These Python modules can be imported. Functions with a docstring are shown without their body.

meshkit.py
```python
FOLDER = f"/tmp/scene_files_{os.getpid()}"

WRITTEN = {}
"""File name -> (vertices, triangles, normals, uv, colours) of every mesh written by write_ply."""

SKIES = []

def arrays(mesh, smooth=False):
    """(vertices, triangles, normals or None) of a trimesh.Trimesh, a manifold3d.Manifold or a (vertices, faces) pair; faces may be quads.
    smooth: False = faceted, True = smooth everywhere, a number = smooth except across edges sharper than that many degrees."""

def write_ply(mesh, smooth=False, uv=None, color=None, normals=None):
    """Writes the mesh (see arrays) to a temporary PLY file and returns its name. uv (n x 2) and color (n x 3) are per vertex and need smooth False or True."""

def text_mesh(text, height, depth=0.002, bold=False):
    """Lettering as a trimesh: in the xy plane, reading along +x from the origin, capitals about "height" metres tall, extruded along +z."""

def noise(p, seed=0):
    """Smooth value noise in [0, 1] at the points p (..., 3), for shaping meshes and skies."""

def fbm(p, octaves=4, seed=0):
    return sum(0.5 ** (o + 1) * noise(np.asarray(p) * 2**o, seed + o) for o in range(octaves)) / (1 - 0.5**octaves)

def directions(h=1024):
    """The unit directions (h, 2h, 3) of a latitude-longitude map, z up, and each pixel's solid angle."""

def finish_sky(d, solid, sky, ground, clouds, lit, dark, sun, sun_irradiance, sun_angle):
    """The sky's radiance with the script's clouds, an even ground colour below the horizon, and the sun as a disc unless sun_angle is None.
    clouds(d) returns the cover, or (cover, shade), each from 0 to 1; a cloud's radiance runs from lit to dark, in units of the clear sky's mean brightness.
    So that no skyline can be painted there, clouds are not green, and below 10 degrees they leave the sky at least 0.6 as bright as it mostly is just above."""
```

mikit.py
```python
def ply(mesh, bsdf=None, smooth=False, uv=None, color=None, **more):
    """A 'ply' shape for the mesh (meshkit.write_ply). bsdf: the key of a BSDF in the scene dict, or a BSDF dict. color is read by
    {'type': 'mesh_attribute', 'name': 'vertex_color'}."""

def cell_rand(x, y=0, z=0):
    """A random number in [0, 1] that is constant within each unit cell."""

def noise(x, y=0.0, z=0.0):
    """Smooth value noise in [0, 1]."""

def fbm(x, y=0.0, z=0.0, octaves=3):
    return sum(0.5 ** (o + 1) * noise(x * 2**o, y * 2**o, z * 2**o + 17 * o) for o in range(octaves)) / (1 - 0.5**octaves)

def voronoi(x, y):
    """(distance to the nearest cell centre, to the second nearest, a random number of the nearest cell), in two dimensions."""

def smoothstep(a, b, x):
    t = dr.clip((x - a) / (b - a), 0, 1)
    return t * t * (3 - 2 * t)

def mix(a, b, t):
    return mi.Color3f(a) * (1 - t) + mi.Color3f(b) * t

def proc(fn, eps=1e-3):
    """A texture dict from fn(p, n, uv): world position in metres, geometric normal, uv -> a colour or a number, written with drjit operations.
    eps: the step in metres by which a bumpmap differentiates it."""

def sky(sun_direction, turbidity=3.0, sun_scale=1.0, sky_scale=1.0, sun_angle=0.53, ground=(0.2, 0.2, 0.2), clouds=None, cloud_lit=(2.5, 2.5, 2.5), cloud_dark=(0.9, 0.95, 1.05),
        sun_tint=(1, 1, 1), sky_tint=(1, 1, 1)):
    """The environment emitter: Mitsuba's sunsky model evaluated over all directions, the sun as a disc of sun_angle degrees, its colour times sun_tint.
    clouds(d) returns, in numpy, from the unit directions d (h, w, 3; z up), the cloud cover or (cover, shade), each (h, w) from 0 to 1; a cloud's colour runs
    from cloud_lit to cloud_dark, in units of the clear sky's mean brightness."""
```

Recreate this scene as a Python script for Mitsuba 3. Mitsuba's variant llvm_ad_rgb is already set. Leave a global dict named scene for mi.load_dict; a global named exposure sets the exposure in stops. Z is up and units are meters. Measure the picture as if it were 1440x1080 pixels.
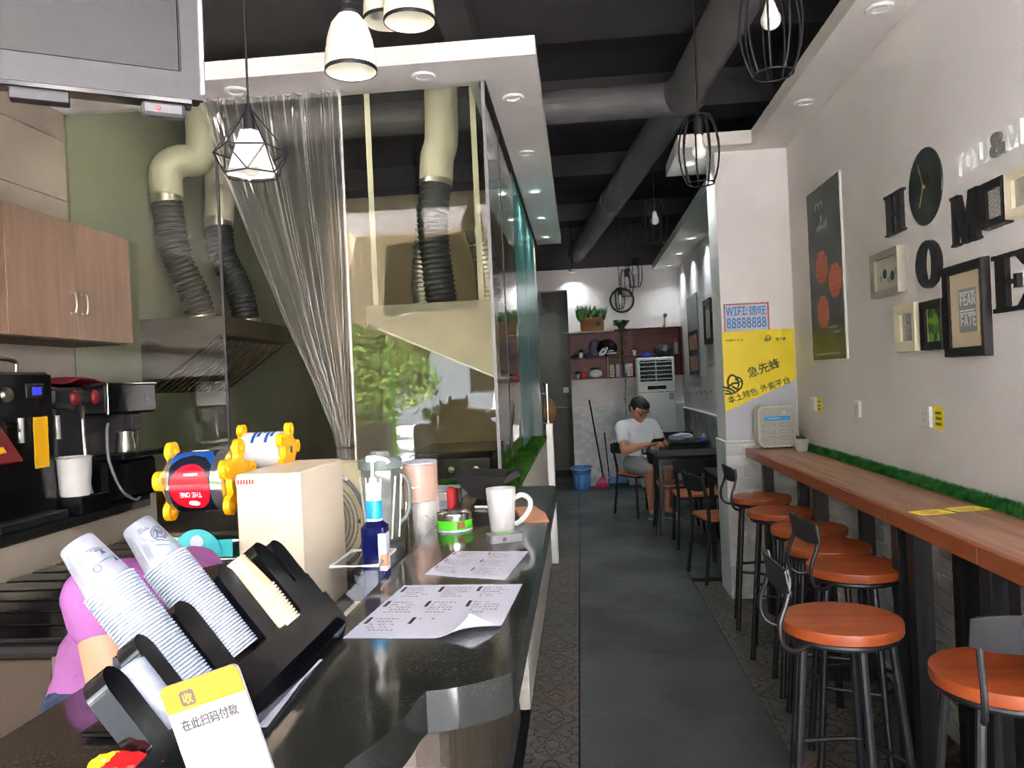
import math, random
import numpy as np, trimesh
import drjit as dr
import mitsuba as mi
import mikit, meshkit
from manifold3d import Manifold, CrossSection
from shapely.geometry import Polygon, MultiPolygon, Point, LineString, box as sbox
from shapely import affinity
from shapely.ops import unary_union

T = mi.ScalarTransform4f
scene, labels = {}, {}
PI = math.pi

# ------------------------------------------------------------------ camera, sky, sun, exposure
EYE = np.array([0.0, 0.0, 1.5])
FWD = np.array([-0.0847, 0.9964, -0.0029])
UP = np.array([0.0452, 0.0067, 0.999])
scene['camera'] = {'type': 'perspective', 'fov': 2 * math.degrees(math.atan(720 / 1120.)), 'fov_axis': 'x', 'near_clip': 0.05, 'far_clip': 500.,
                   'to_world': T().look_at(origin=EYE.tolist(), target=(EYE + FWD).tolist(), up=UP.tolist())}
def haze(d):
    return 0.72 + 0.28 * meshkit.fbm(d * 2.5, 4, 3), 0.25 * meshkit.fbm(d * 3.0 + 7, 3, 5)
scene['sky'] = mikit.sky((0.25, 0.62, 1.0), turbidity=3.0, sun_scale=1.5, sky_scale=1.0, ground=(0.35, 0.34, 0.32), clouds=haze, cloud_lit=(1.60, 1.74, 2.08), cloud_dark=(1.30, 1.42, 1.70), sun_tint=(.92, 1.05, 1.42))
exposure = 5.8
KITCHEN = .75       # tube lamp of the kitchen
LAMP = 0.037          # strength of the ceiling spots at the back of the room
GLYPHS = {
    '德': '+31,24 31,32 97,32 97,24 65,24 71,11 65,8 63,8 56,24|+32,69 32,77 59,77 60,86 69,85 70,77 96,77 96,69 68,69 66,66 67,64 93,63 93,37 37,36 36,63 56,64 57,68|-76,45 84,44 84,56 76,56|-60,45 68,44 68,56 60,56|-44,45 52,44 52,56 44,56|+80,14 81,18 87,19 95,6 97,-2 89,-4|+46,18 54,18 56,0 73,0 75,10 82,7 80,-5 76,-8 49,-7 46,-4|+2,30 25,63 34,61 26,46 26,0 29,1 36,18 43,16 41,6 34,-6 27,-2 26,-9 16,-8 16,30 9,24 6,24|+3,60 3,64 23,85 32,82 21,67 8,55',
    '旺': '+34,-4 35,4 62,5 62,34 41,35 42,43 62,43 62,68 39,69 39,78 95,78 95,69 71,68 71,43 93,43 93,34 71,34 71,5 97,4 97,-5|+7,78 37,78 37,10 16,10 15,2 7,2|-17,40 16,19 28,19 28,40|-17,69 16,49 28,49 28,69',
    '急': '+87,-5 76,19 84,21 90,13 96,-2|+4,57 26,76 32,86 41,84 40,78 67,78 71,75 71,72 65,62 83,62 83,24 50,24 62,10 62,7 55,3 40,20 42,24 15,24 14,31 72,32 73,39 18,39 18,47 72,47 73,54 16,54 9,51|-26,63 52,62 57,69 33,70|+25,18 35,18 35,1 66,1 69,12 71,12 78,9 77,-1 75,-5 69,-8 30,-7 25,-1|+3,-2 14,19 22,16 12,-6',
    '先': '+4,-4 5,-1 15,2 24,10 31,29 30,33 5,33 5,42 45,43 44,61 26,61 17,45 9,49 18,64 24,83 33,81 31,70 45,70 45,85 54,86 55,70 88,70 88,61 55,61 55,43 95,42 95,33 68,32 68,1 85,1 87,5 87,15 90,16 96,13 95,-1 91,-7 65,-8 59,-4 57,33 41,33 36,11 26,-2 11,-10',
    '蜂': '+3,6 19,9 19,27 15,28 14,23 6,23 6,66 19,66 19,84 27,84 27,66 40,66 41,62 52,72 60,86 68,83 66,77 85,77 89,75 86,66 76,53 98,44 98,41 91,36 91,29 73,29 74,25 88,25 90,18 74,17 73,13 96,12 96,4 73,4 73,-8 64,-9 62,4 44,4 43,-3 36,-5 34,2 4,-3|-75,44 73,37 86,38|-61,69 68,59 76,68|-69,47 67,45 70,46|-51,38 63,37 63,44 61,44|-27,11 33,11 30,22 35,24 38,23 42,12 63,12 62,17 47,17 47,24 62,25 63,29 46,29 45,36 40,36 40,28 27,28|-46,54 40,56 41,44 60,53 54,61|-28,58 27,37 32,36 33,57|-14,37 19,37 18,58 14,57',
    '本': '+3,13 21,30 34,52 33,54 6,54 6,64 45,64 45,85 55,85 55,64 95,63 94,54 65,53 78,31 97,15 92,7 89,7 79,16 77,9 56,9 55,-9 45,-9 45,9 22,9 21,16 11,7 8,7|-55,20 75,20 66,31 56,50|-25,20 45,19 45,51 36,35',
    '土': '+4,4 45,4 45,44 11,44 11,53 45,53 45,85 55,85 55,53 90,52 89,44 55,44 55,5 96,4 96,-5 4,-5',
    '特': '+3,42 9,78 17,77 16,66 20,65 20,85 29,85 29,66 39,65 40,55 63,55 63,66 44,66 44,75 63,75 64,86 72,86 72,75 92,75 92,66 72,65 72,55 97,55 97,46 85,45 85,35 96,35 96,26 85,26 85,-1 81,-8 64,-10 60,-2 61,0 75,0 75,26 52,26 65,9 58,3 45,19 45,22 50,26 40,26 38,29 29,25 29,-9 21,-10 20,22 6,18 4,23 4,28 20,32 20,56 14,55 10,38|-30,55 29,36 39,38 40,35 75,35 75,46 38,46 38,56',
    '色': '+3,50 25,70 35,86 43,83 42,77 68,77 72,74 72,71 62,57 87,57 87,19 78,19 76,24 26,24 25,6 31,1 81,1 86,4 88,17 91,17 97,15 96,3 93,-3 83,-8 30,-8 20,-5 16,2 16,46 7,43|-56,34 78,33 78,48 56,48|-26,58 48,57 57,67 35,68|-25,34 46,33 46,48 25,48',
    '外': '+60,-9 60,85 70,85 70,55 87,43 97,33 97,30 89,25 75,41 70,43 70,-9|+3,-2 23,14 31,27 16,39 9,34 3,39 15,59 22,85 29,85 31,84 29,70 53,69 48,40 37,16 20,-3 10,-9|-19,47 36,36 42,61 25,61',
    '卖': '+53,6 56,13 61,13 90,2 96,-3 92,-9 89,-9|+5,18 6,26 28,26 13,34 16,40 21,40 36,33 35,26 48,26 50,33 51,50 32,50 47,42 45,36 40,35 24,43 25,50 7,50 8,59 45,60 44,66 14,66 14,75 44,75 46,85 55,85 56,75 88,74 88,66 55,66 56,59 89,59 94,57 83,36 75,39 80,50 61,50 58,27 94,26 95,17 56,17 51,9 41,0 24,-7 9,-9 6,-1 28,4 40,11 43,16',
    '平': '+4,26 4,35 6,36 45,37 45,69 10,69 9,77 11,79 90,78 90,69 55,69 55,36 94,36 96,35 96,26 55,26 55,-9 45,-9 45,26|+64,40 74,66 83,65 84,61 74,41 72,39|+17,61 19,65 26,65 34,41 25,40',
    '台': '+9,49 43,86 50,81 27,53 71,55 59,68 60,71 67,74 85,56 92,47 93,42 87,38 79,46 12,42|+17,35 83,35 83,-9 73,-9 72,-4 28,-4 26,-9 17,-9|-28,26 27,5 73,5 73,26',
    '在': '+4,28 21,45 30,61 6,62 6,69 34,69 39,84 47,83 44,69 94,69 94,62 38,61 27,41 27,-8 19,-8 19,30 9,22|+33,1 60,1 60,30 37,30 37,37 60,37 60,57 67,57 67,37 90,37 90,30 67,30 67,2 94,1 94,-6 33,-6',
    '此': '+58,84 66,84 66,48 86,62 93,57 84,49 66,39 66,5 68,2 88,3 90,20 97,17 95,1 89,-5 65,-5 59,-1|+4,0 13,4 13,64 20,64 20,5 31,5 31,84 39,84 39,53 53,53 53,46 39,45 39,8 53,9 54,2 9,-7 6,-7',
    '扫': '+41,6 83,7 83,35 44,36 44,43 83,43 83,68 42,68 42,75 90,75 90,-8 83,-8 82,-1 41,-1|+6,24 4,32 20,36 20,58 5,58 5,65 20,65 20,84 27,84 27,65 40,65 40,58 27,58 27,38 40,40 41,33 27,30 27,-4 24,-7 10,-8 8,-3 8,-1 20,0 20,27',
    '码': '+44,72 44,79 85,79 82,41 94,40 94,33 89,0 82,-8 67,-8 65,-1 80,-1 84,12 86,33 46,34 49,66 56,65 54,40 74,40 78,72|+41,13 41,20 79,20 79,13|+3,31 11,47 17,69 16,72 5,72 5,79 39,79 39,72 24,72 19,51 20,48 36,48 36,4 19,4 18,-4 12,-4 12,30 6,25|-19,41 18,12 29,11 30,40',
    '付': '+35,54 35,62 75,62 75,83 83,83 83,62 95,62 95,54 83,53 83,-2 79,-7 56,-9 53,-2 75,0 75,54|+41,40 45,43 49,42 61,23 61,18 54,17|+4,42 20,63 29,84 36,82 26,59 26,-8 19,-8 19,46 10,36',
    '款': '+49,-4 63,17 67,31 68,52 75,52 75,34 79,20 87,6 96,-3 92,-8 88,-6 78,6 72,19 64,2 55,-8|+9,46 50,46 56,62 60,84 67,83 64,66 95,65 88,39 82,40 85,59 62,59 55,39 49,42 48,40 9,40|+4,25 4,31 52,31 52,25 32,25 32,-3 27,-8 17,-8 15,-3 25,0 25,25|+5,69 5,75 24,75 25,84 32,84 32,75 51,75 51,69 32,68 32,60 49,60 49,54 7,54 7,60 25,60 25,67|+44,4 38,20 44,21 51,7 50,5|+4,1 12,21 17,21 18,17 10,-1',
    '收': '+6,16 10,24 10,73 17,73 18,22 32,28 32,83 40,83 41,41 51,57 57,84 65,83 61,65 96,65 96,58 88,58 83,35 75,18 84,6 96,-1 92,-8 84,-4 71,10 51,-7 47,-8 45,-6 43,-2 55,5 66,18 54,45 47,34 40,39 39,-9 32,-8 32,19 10,10|-59,57 62,42 70,26 77,41 80,58',
    '钱': '+45,-6 42,0 67,13 62,35 43,33 43,39 61,42 60,55 45,54 45,60 60,63 59,85 66,85 67,64 91,67 91,60 68,57 67,52 69,43 93,48 94,41 71,37 69,34 74,18 88,34 94,33 90,24 76,9 82,0 87,-1 90,3 90,10 92,10 96,7 95,-1 89,-8 78,-6 69,5 49,-6|+70,78 73,82 77,82 87,76 88,72 84,69|+4,58 18,84 25,82 22,73 40,73 40,66 18,66 11,57 12,55 39,54 39,48 28,47 28,34 41,34 41,27 28,27 28,8 41,14 42,7 21,-7 16,-3 21,5 21,27 6,27 6,34 21,34 21,47 11,48 11,55 7,53',
    '零': '+4,26 37,37 51,46 57,43 58,48 83,48 83,43 58,43 56,40 77,32 97,28 93,22 89,22 48,36 12,22 7,22|+17,22 49,22 43,29 49,33 56,26 55,22 80,22 83,17 74,9 61,3 71,-3 69,-9 67,-9 29,7 31,10 36,10 52,5 65,11 69,16 17,16|+8,69 46,69 45,75 13,75 14,81 86,81 86,75 54,75 53,70 92,69 92,51 86,51 84,64 54,64 53,48 46,48 46,64 16,64 14,51 8,51|+58,58 81,58 81,54 59,53|+17,48 41,48 41,43 17,43|+19,58 41,58 41,53 20,53',
    '食': '+4,53 32,67 49,85 55,83 55,78 69,67 97,56 93,49 78,53 78,24 83,24 87,20 72,8 88,-4 82,-8 44,15 51,19 64,12 75,21 30,21 29,2 53,6 53,-1 21,-8 19,-1 22,5 22,52 8,48|-31,58 47,57 43,65 50,67 55,57 71,58 50,74|-29,43 70,42 71,50 30,51|-30,36 30,27 71,28 70,36',
}

# ------------------------------------------------------------------ helpers: meshes
def srgb(*c):
    x = np.array(c, float) / 255
    return np.where(x <= 0.04045, x / 12.92, ((x + 0.055) / 1.055) ** 2.4).tolist()

def V(*a):
    return np.array(a, float)

def cat(*ms):
    out = []
    for m in ms:
        out.extend(m if isinstance(m, (list, tuple)) else [m])
    return trimesh.util.concatenate(out) if len(out) > 1 else out[0]

def hull(pts):
    return trimesh.convex.convex_hull(np.asarray(pts, float))

def box(x0, x1, y0, y1, z0, z1, b=0.0):
    """An upright box, its edges chamfered by b."""
    if b <= 0:
        m = trimesh.creation.box((x1 - x0, y1 - y0, z1 - z0))
        m.apply_translation(((x0 + x1) / 2, (y0 + y1) / 2, (z0 + z1) / 2))
        return m
    s = np.array([[sx, sy, sz] for sx in (-1, 1) for sy in (-1, 1) for sz in (-1, 1)], float)
    h = np.array([x1 - x0, y1 - y0, z1 - z0]) / 2
    p = [s * (h - b * np.array(k)) for k in ((0, 1, 1), (1, 0, 1), (1, 1, 0))]
    m = hull(np.vstack(p))
    m.apply_translation(((x0 + x1) / 2, (y0 + y1) / 2, (z0 + z1) / 2))
    return m

def cbox(c, s, b=0.0):
    return box(c[0] - s[0] / 2, c[0] + s[0] / 2, c[1] - s[1] / 2, c[1] + s[1] / 2, c[2] - s[2] / 2, c[2] + s[2] / 2, b)

def frame(d):
    d = np.asarray(d, float) / np.linalg.norm(d)
    a = np.cross(d, [0, 0, 1.0] if abs(d[2]) < 0.9 else [1.0, 0, 0])
    a /= np.linalg.norm(a)
    return a, np.cross(d, a), d

def sweep(points, radii, n=8, closed=False, ellip=None):
    """A round tube along a polyline, with end caps."""
    p = np.asarray(points, float)
    k = len(p)
    r = np.broadcast_to(np.asarray(radii, float), (k,))
    t = (np.roll(p, -1, 0) - np.roll(p, 1, 0)) if closed else np.gradient(p, axis=0)
    t = t / np.linalg.norm(t, axis=1, keepdims=True)
    a = frame(t[0])[0]
    ang = np.arange(n) * 2 * PI / n
    vs = []
    for i in range(k):
        a = a - t[i] * (a @ t[i]); a /= np.linalg.norm(a)
        b = np.cross(t[i], a)
        e = ellip or 1.0
        vs.append(p[i] + r[i] * (np.cos(ang)[:, None] * a + e * np.sin(ang)[:, None] * b))
    v = np.vstack(vs)
    f = []
    for i in range(k if closed else k - 1):
        i2 = (i + 1) % k
        for j in range(n):
            q = [i * n + j, i * n + (j + 1) % n, i2 * n + (j + 1) % n, i2 * n + j]
            f += [[q[0], q[1], q[2]], [q[0], q[2], q[3]]]
    if not closed:
        c0, c1 = len(v), len(v) + 1
        v = np.vstack([v, p[:1], p[-1:]])
        for j in range(n):
            f += [[c0, (j + 1) % n, j], [c1, (k - 1) * n + j, (k - 1) * n + (j + 1) % n]]
    return trimesh.Trimesh(v, f, process=False)

def rod(p0, p1, r, r1=None, n=10):
    return sweep([p0, p1], [r, r if r1 is None else r1], n)

def bar(p0, p1, w, h, up=(0, 0, 1), b=0.0):
    """A square bar from p0 to p1: width w across, height h along up."""
    p0, p1 = np.asarray(p0, float), np.asarray(p1, float)
    d = p1 - p0; L = np.linalg.norm(d); d /= L
    u = np.asarray(up, float); u = u - d * (u @ d); u /= np.linalg.norm(u)
    s = np.cross(d, u)
    m = box(-w / 2, w / 2, 0, L, -h / 2, h / 2, b)
    M = np.eye(4); M[:3, 0], M[:3, 1], M[:3, 2], M[:3, 3] = s, d, u, p0
    m.apply_transform(M)
    return m

def lathe(profile, n=32, cx=0, cy=0, z=0):
    """Turns (radius, height) pairs about the upright axis."""
    pr = np.asarray(profile, float)
    ang = np.arange(n) * 2 * PI / n
    v = np.stack([pr[:, None, 0] * np.cos(ang), pr[:, None, 0] * np.sin(ang), np.broadcast_to(pr[:, None, 1], (len(pr), n))], -1).reshape(-1, 3)
    f = []
    for i in range(len(pr) - 1):
        for j in range(n):
            q = [i * n + j, i * n + (j + 1) % n, (i + 1) * n + (j + 1) % n, (i + 1) * n + j]
            if pr[i, 0] > 1e-7: f.append([q[0], q[1], q[2]] if pr[i + 1, 0] > 1e-7 else [q[0], q[1], q[2]])
            if pr[i + 1, 0] > 1e-7: f.append([q[0], q[2], q[3]])
    m = trimesh.Trimesh(v + [cx, cy, z], f, process=False)
    return m

def extrude(poly, d):
    gs = [g for g in getattr(poly, 'geoms', [poly]) if g.area > 1e-12]
    return cat([trimesh.creation.extrude_polygon(g, d, engine='earcut') for g in gs])

def basis(origin, x, y, z=None):
    """4x4: local x, y (and z) axes and origin."""
    x, y = np.asarray(x, float), np.asarray(y, float)
    x = x / np.linalg.norm(x); y = y / np.linalg.norm(y)
    z = np.cross(x, y) if z is None else np.asarray(z, float)
    M = np.eye(4); M[:3, 0], M[:3, 1], M[:3, 2], M[:3, 3] = x, y, z, origin
    return M

def xf(m, M):
    m = m.copy(); m.apply_transform(M); return m

def mv(m, x=0, y=0, z=0):
    m = m.copy(); m.apply_translation((x, y, z)); return m

def rotz(deg, at=(0, 0, 0)):
    return trimesh.transformations.rotation_matrix(math.radians(deg), [0, 0, 1], at)

def rot(deg, ax, at=(0, 0, 0)):
    return trimesh.transformations.rotation_matrix(math.radians(deg), ax, at)

def trans(x, y, z):
    return trimesh.transformations.translation_matrix((x, y, z))

def ellipsoid(c, r, sub=3):
    m = trimesh.creation.icosphere(subdivisions=sub)
    m.apply_scale(r); m.apply_translation(c); return m

def rrect(w, h, r, cx=0, cy=0, n=6):
    return sbox(cx - w / 2 + r, cy - h / 2 + r, cx + w / 2 - r, cy + h / 2 - r).buffer(r, quad_segs=n)

def bez(p, n=16):
    p = [np.asarray(q, float) for q in p]
    out = []
    for t in np.linspace(0, 1, n):
        q = list(p)
        while len(q) > 1: q = [a * (1 - t) + b * t for a, b in zip(q[:-1], q[1:])]
        out.append(q[0])
    return np.array(out)

def cspline(pts, n=8):
    """A Catmull-Rom curve through the points."""
    P = np.asarray(pts, float)
    P = np.vstack([2 * P[0] - P[1], P, 2 * P[-1] - P[-2]])
    out = []
    for i in range(1, len(P) - 2):
        for t in np.linspace(0, 1, n, endpoint=False):
            a, b, c, d = P[i - 1:i + 3]
            out.append(0.5 * (2 * b + (c - a) * t + (2 * a - 5 * b + 4 * c - d) * t * t + (3 * b - 3 * c + d - a) * t ** 3))
    out.append(P[-2])
    return np.array(out)

def glyph_poly(ch):
    parts = []
    for ring in GLYPHS[ch].split('|'):
        parts.append((ring[0], Polygon([tuple(map(float, q.split(','))) for q in ring[1:].split(' ')]).buffer(0)))
    return unary_union([p for s, p in parts if s == '+']).difference(unary_union([p for s, p in parts if s == '-']))

def cjk(text, h, depth=0.0008, fat=0.0):
    """Chinese lettering in the xy plane, from the origin along +x, characters about h tall."""
    out, x = [], 0.0
    for ch in text:
        if ch in GLYPHS:
            out.append(extrude(affinity.translate(affinity.scale(glyph_poly(ch).buffer(fat), h / 90, h / 90, origin=(0, 0)), x, 0.1 * h), depth))
            x += h * 1.1
        elif ch == '·':
            out.append(mv(extrude(sbox(0, 0, .14 * h, .14 * h), depth), x + .1 * h, .38 * h)); x += .4 * h
        else:
            x += .5 * h
    return cat(out)

def latin(text, h, depth=0.0008, bold=False):
    return meshkit.text_mesh(text, h, depth, bold)

def blob(joints, bones, length=0.03, taubin=12):
    """One continuous body: hulls of spheres at the joints of each bone, joined, refined and smoothed."""
    sph = {k: Manifold.sphere(r, 20).translate(list(map(float, c))) for k, (c, r) in joints.items()}
    M = Manifold.batch_boolean([Manifold.batch_hull([sph[k] for k in b]) for b in bones], __import__('manifold3d').OpType.Add)
    M = M.refine_to_length(length)
    mm = M.to_mesh()
    m = trimesh.Trimesh(mm.vert_properties[:, :3], mm.tri_verts, process=True)
    trimesh.smoothing.filter_taubin(m, iterations=taubin)
    return m

# ------------------------------------------------------------------ helpers: scene entries
def free(base):
    if base not in scene and base not in labels: return base
    i = 1
    while f'{base}_{i:03d}' in scene or f'{base}_{i:03d}' in labels: i += 1
    return f'{base}_{i:03d}'

def thing(name, label, category, group=None):
    k = free(name)
    labels[k] = {'label': label, 'category': category}
    if group: labels[k]['group'] = group
    return k

def put(key, mesh, mat, smooth=30, M=None, **kw):
    d = mikit.ply(mesh, mat, smooth=smooth, **kw)
    if M is not None: d['to_world'] = T(np.asarray(M, float))
    scene[key] = d
    return key

def part(parent, name, mesh, mat, label=None, smooth=30, kind=None, **kw):
    if kind is None and name in ('print', 'lettering', 'slots', 'emblem', 'banner_print', 'grid', 'border'): kind = 'stuff'
    k = free(f'{parent}__{name}')
    put(k, mesh, mat, smooth, **kw)
    if label or kind:
        labels[k] = {}
        if label: labels[k]['label'] = label
        if kind: labels[k]['kind'] = kind
    return k

def solo(name, mesh, mat, label, category, group=None, smooth=30, kind=None, **kw):
    k = thing(name, label, category, group)
    if kind: labels[k]['kind'] = kind
    put(k, mesh, mat, smooth, **kw)
    return k

def struct(name, mesh, mat, label, smooth=30, **kw):
    labels[name] = {'label': label, 'category': name.split('_')[0], 'kind': 'structure'}
    if mesh is not None: put(name, mesh, mat, smooth, **kw)
    return name

def dup(src, label, M, group=None, cat_=None):
    """A copy of a thing and of its parts under the next number; M moves the source's own coordinates."""
    base = src.rsplit('_', 1)[0] if src[-3:].isdigit() else src
    k = thing(base, label, cat_ or labels[src]['category'], group or labels[src].get('group'))
    for q in [q for q in scene if q == src or q.startswith(src + '__')]:
        d = dict(scene[q])
        old = np.array(d['to_world'].matrix, float) if 'to_world' in d else np.eye(4)
        d['to_world'] = T(np.asarray(M, float) @ old)
        scene[k + q[len(src):]] = d
        if q != src and q in labels: labels[k + q[len(src):]] = dict(labels[q])
    return k

# ------------------------------------------------------------------ materials
def mat(name, color, rough=0.5, metallic=0.0, spec=0.5, **kw):
    col = color if isinstance(color, dict) else {'type': 'rgb', 'value': srgb(*color)}
    scene[name] = {'type': 'twosided', 'bsdf': {'type': 'principled', 'base_color': col, 'roughness': rough, 'metallic': metallic, 'specular': spec, **kw}}
    return name

def matte(name, color):
    col = color if isinstance(color, dict) else {'type': 'rgb', 'value': srgb(*color)}
    scene[name] = {'type': 'twosided', 'bsdf': {'type': 'diffuse', 'reflectance': col}}
    return name

def bumped(name, bump, scale, color, rough=0.5, **kw):
    col = color if isinstance(color, dict) else {'type': 'rgb', 'value': srgb(*color)}
    scene[name] = {'type': 'twosided', 'bsdf': {'type': 'bumpmap', 'arbitrary': bump, 'scale': scale,
                   'bsdf': {'type': 'principled', 'base_color': col, 'roughness': rough, **kw}}}
    return name

def glow(rgb, k):
    return {'type': 'area', 'radiance': {'type': 'rgb', 'value': [float(x) * k for x in rgb]}}

C3 = lambda *c: mi.Color3f(*srgb(*c))
def wood(dark, light, ax=1, s=(6., 60., 60.), k=1.0):
    d, l = srgb(*dark), srgb(*light)
    def fn(p, n, uv):
        q = [p.x, p.y, p.z]
        a = [q[i] * (3.0 if i == ax else 45.0) for i in range(3)]
        g = mikit.fbm(a[0], a[1], a[2], 3)
        b = [q[i] * (1.2 if i == ax else 9.0) for i in range(3)]
        g2 = mikit.noise(b[0], b[1], b[2])
        return mikit.mix(d, l, dr.clip(0.75 * g + 0.35 * g2, 0, 1))
    return mikit.proc(fn)

def mottled(c0, c1, s=3.0, oct_=4, lo=.3, hi=.7):
    a, b = srgb(*c0), srgb(*c1)
    def fn(p, n, uv):
        return mikit.mix(a, b, mikit.smoothstep(lo, hi, mikit.fbm(p.x * s, p.y * s, p.z * s, oct_)))
    return mikit.proc(fn)

matte('white_paint', mottled((222, 216, 214), (230, 225, 223), 1.4, 3))
matte('soffit_white', (224, 219, 214))
mat('trim_white', (225, 224, 221), 0.35)
matte('black_paint', mottled((62, 61, 63), (74, 72, 73), 2.0, 3))
mat('duct_paint', mottled((80, 79, 80), (92, 90, 90), 2.5, 3), 0.6)
matte('grey_wall', mottled((118, 118, 113), (130, 130, 124), 2.0, 4))
matte('white_brick', mottled((206, 208, 210), (226, 226, 226), 14, 3))
matte('brick_mortar', (204, 206, 208))
matte('grey_cement', mottled((150, 152, 148), (182, 182, 176), 8, 4))
mat('wall_tile', mottled((144, 133, 117), (164, 153, 137), 1.6, 5), 0.28)
matte('tile_joint', (124, 116, 104))
matte('kitchen_tan', mottled((188, 168, 138), (202, 182, 150), .8, 3))
matte('kitchen_green', mottled((118, 122, 106), (140, 142, 124), .7, 3))
def floor_fn(p, n, uv):
    g = mikit.fbm(p.x * 2.2, p.y * 2.2, 0, 5)
    h = mikit.cell_rand(dr.floor((p.x + .068) / .82), dr.floor((p.y - 3.55) / .8), 5)
    return mikit.mix(srgb(55, 58, 57), srgb(78, 82, 80), mikit.smoothstep(.25, .75, g) * .8 + .2 * h)
mat('floor_tile', mikit.proc(floor_fn), mikit.proc(lambda p, n, uv: .34 + .16 * mikit.fbm(p.x * 5, p.y * 5, 0, 3)), spec=.45)
matte('floor_joint', (40, 42, 41))
def pattern_fn(p, n, uv):
    u, v = uv.x - .5, uv.y - .5
    kind = mikit.cell_rand(dr.floor(p.x / .2205), dr.floor(p.y / .2425), 9)
    r = dr.sqrt(u * u + v * v)
    a = dr.atan2(v, u)
    k = dr.select(kind < .5, mi.Float(8), mi.Float(4))
    pet = .33 + .08 * dr.cos(a * k)
    w = .5 + .5 * dr.cos(a * k)
    line = dr.minimum(dr.abs(r - pet), dr.abs(r - (.13 + .07 * w)))
    corner = dr.sqrt(dr.square(dr.abs(u) - .5) + dr.square(dr.abs(v) - .5))
    line = dr.minimum(line, dr.abs(corner - .17 - .03 * dr.cos(8 * dr.atan2(dr.abs(v) - .5, dr.abs(u) - .5))))
    line = dr.minimum(line, dr.abs(dr.abs(u) + dr.abs(v) - .5) + .008)
    m = 1 - mikit.smoothstep(.012, .03, line)
    wear = mikit.fbm(p.x * 9, p.y * 9, 3, 4)
    base = mikit.mix(srgb(78, 75, 69), srgb(98, 94, 87), wear)
    base = dr.select((kind > .92), mikit.mix(srgb(104, 80, 68), srgb(96, 88, 78), wear), base)
    dark = mikit.mix(srgb(44, 42, 40), srgb(60, 55, 50), wear)
    return mikit.mix(base, dark, m * mikit.smoothstep(.15, .5, wear))
mat('patterned_tile', mikit.proc(pattern_fn), 0.5, spec=.35)

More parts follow.
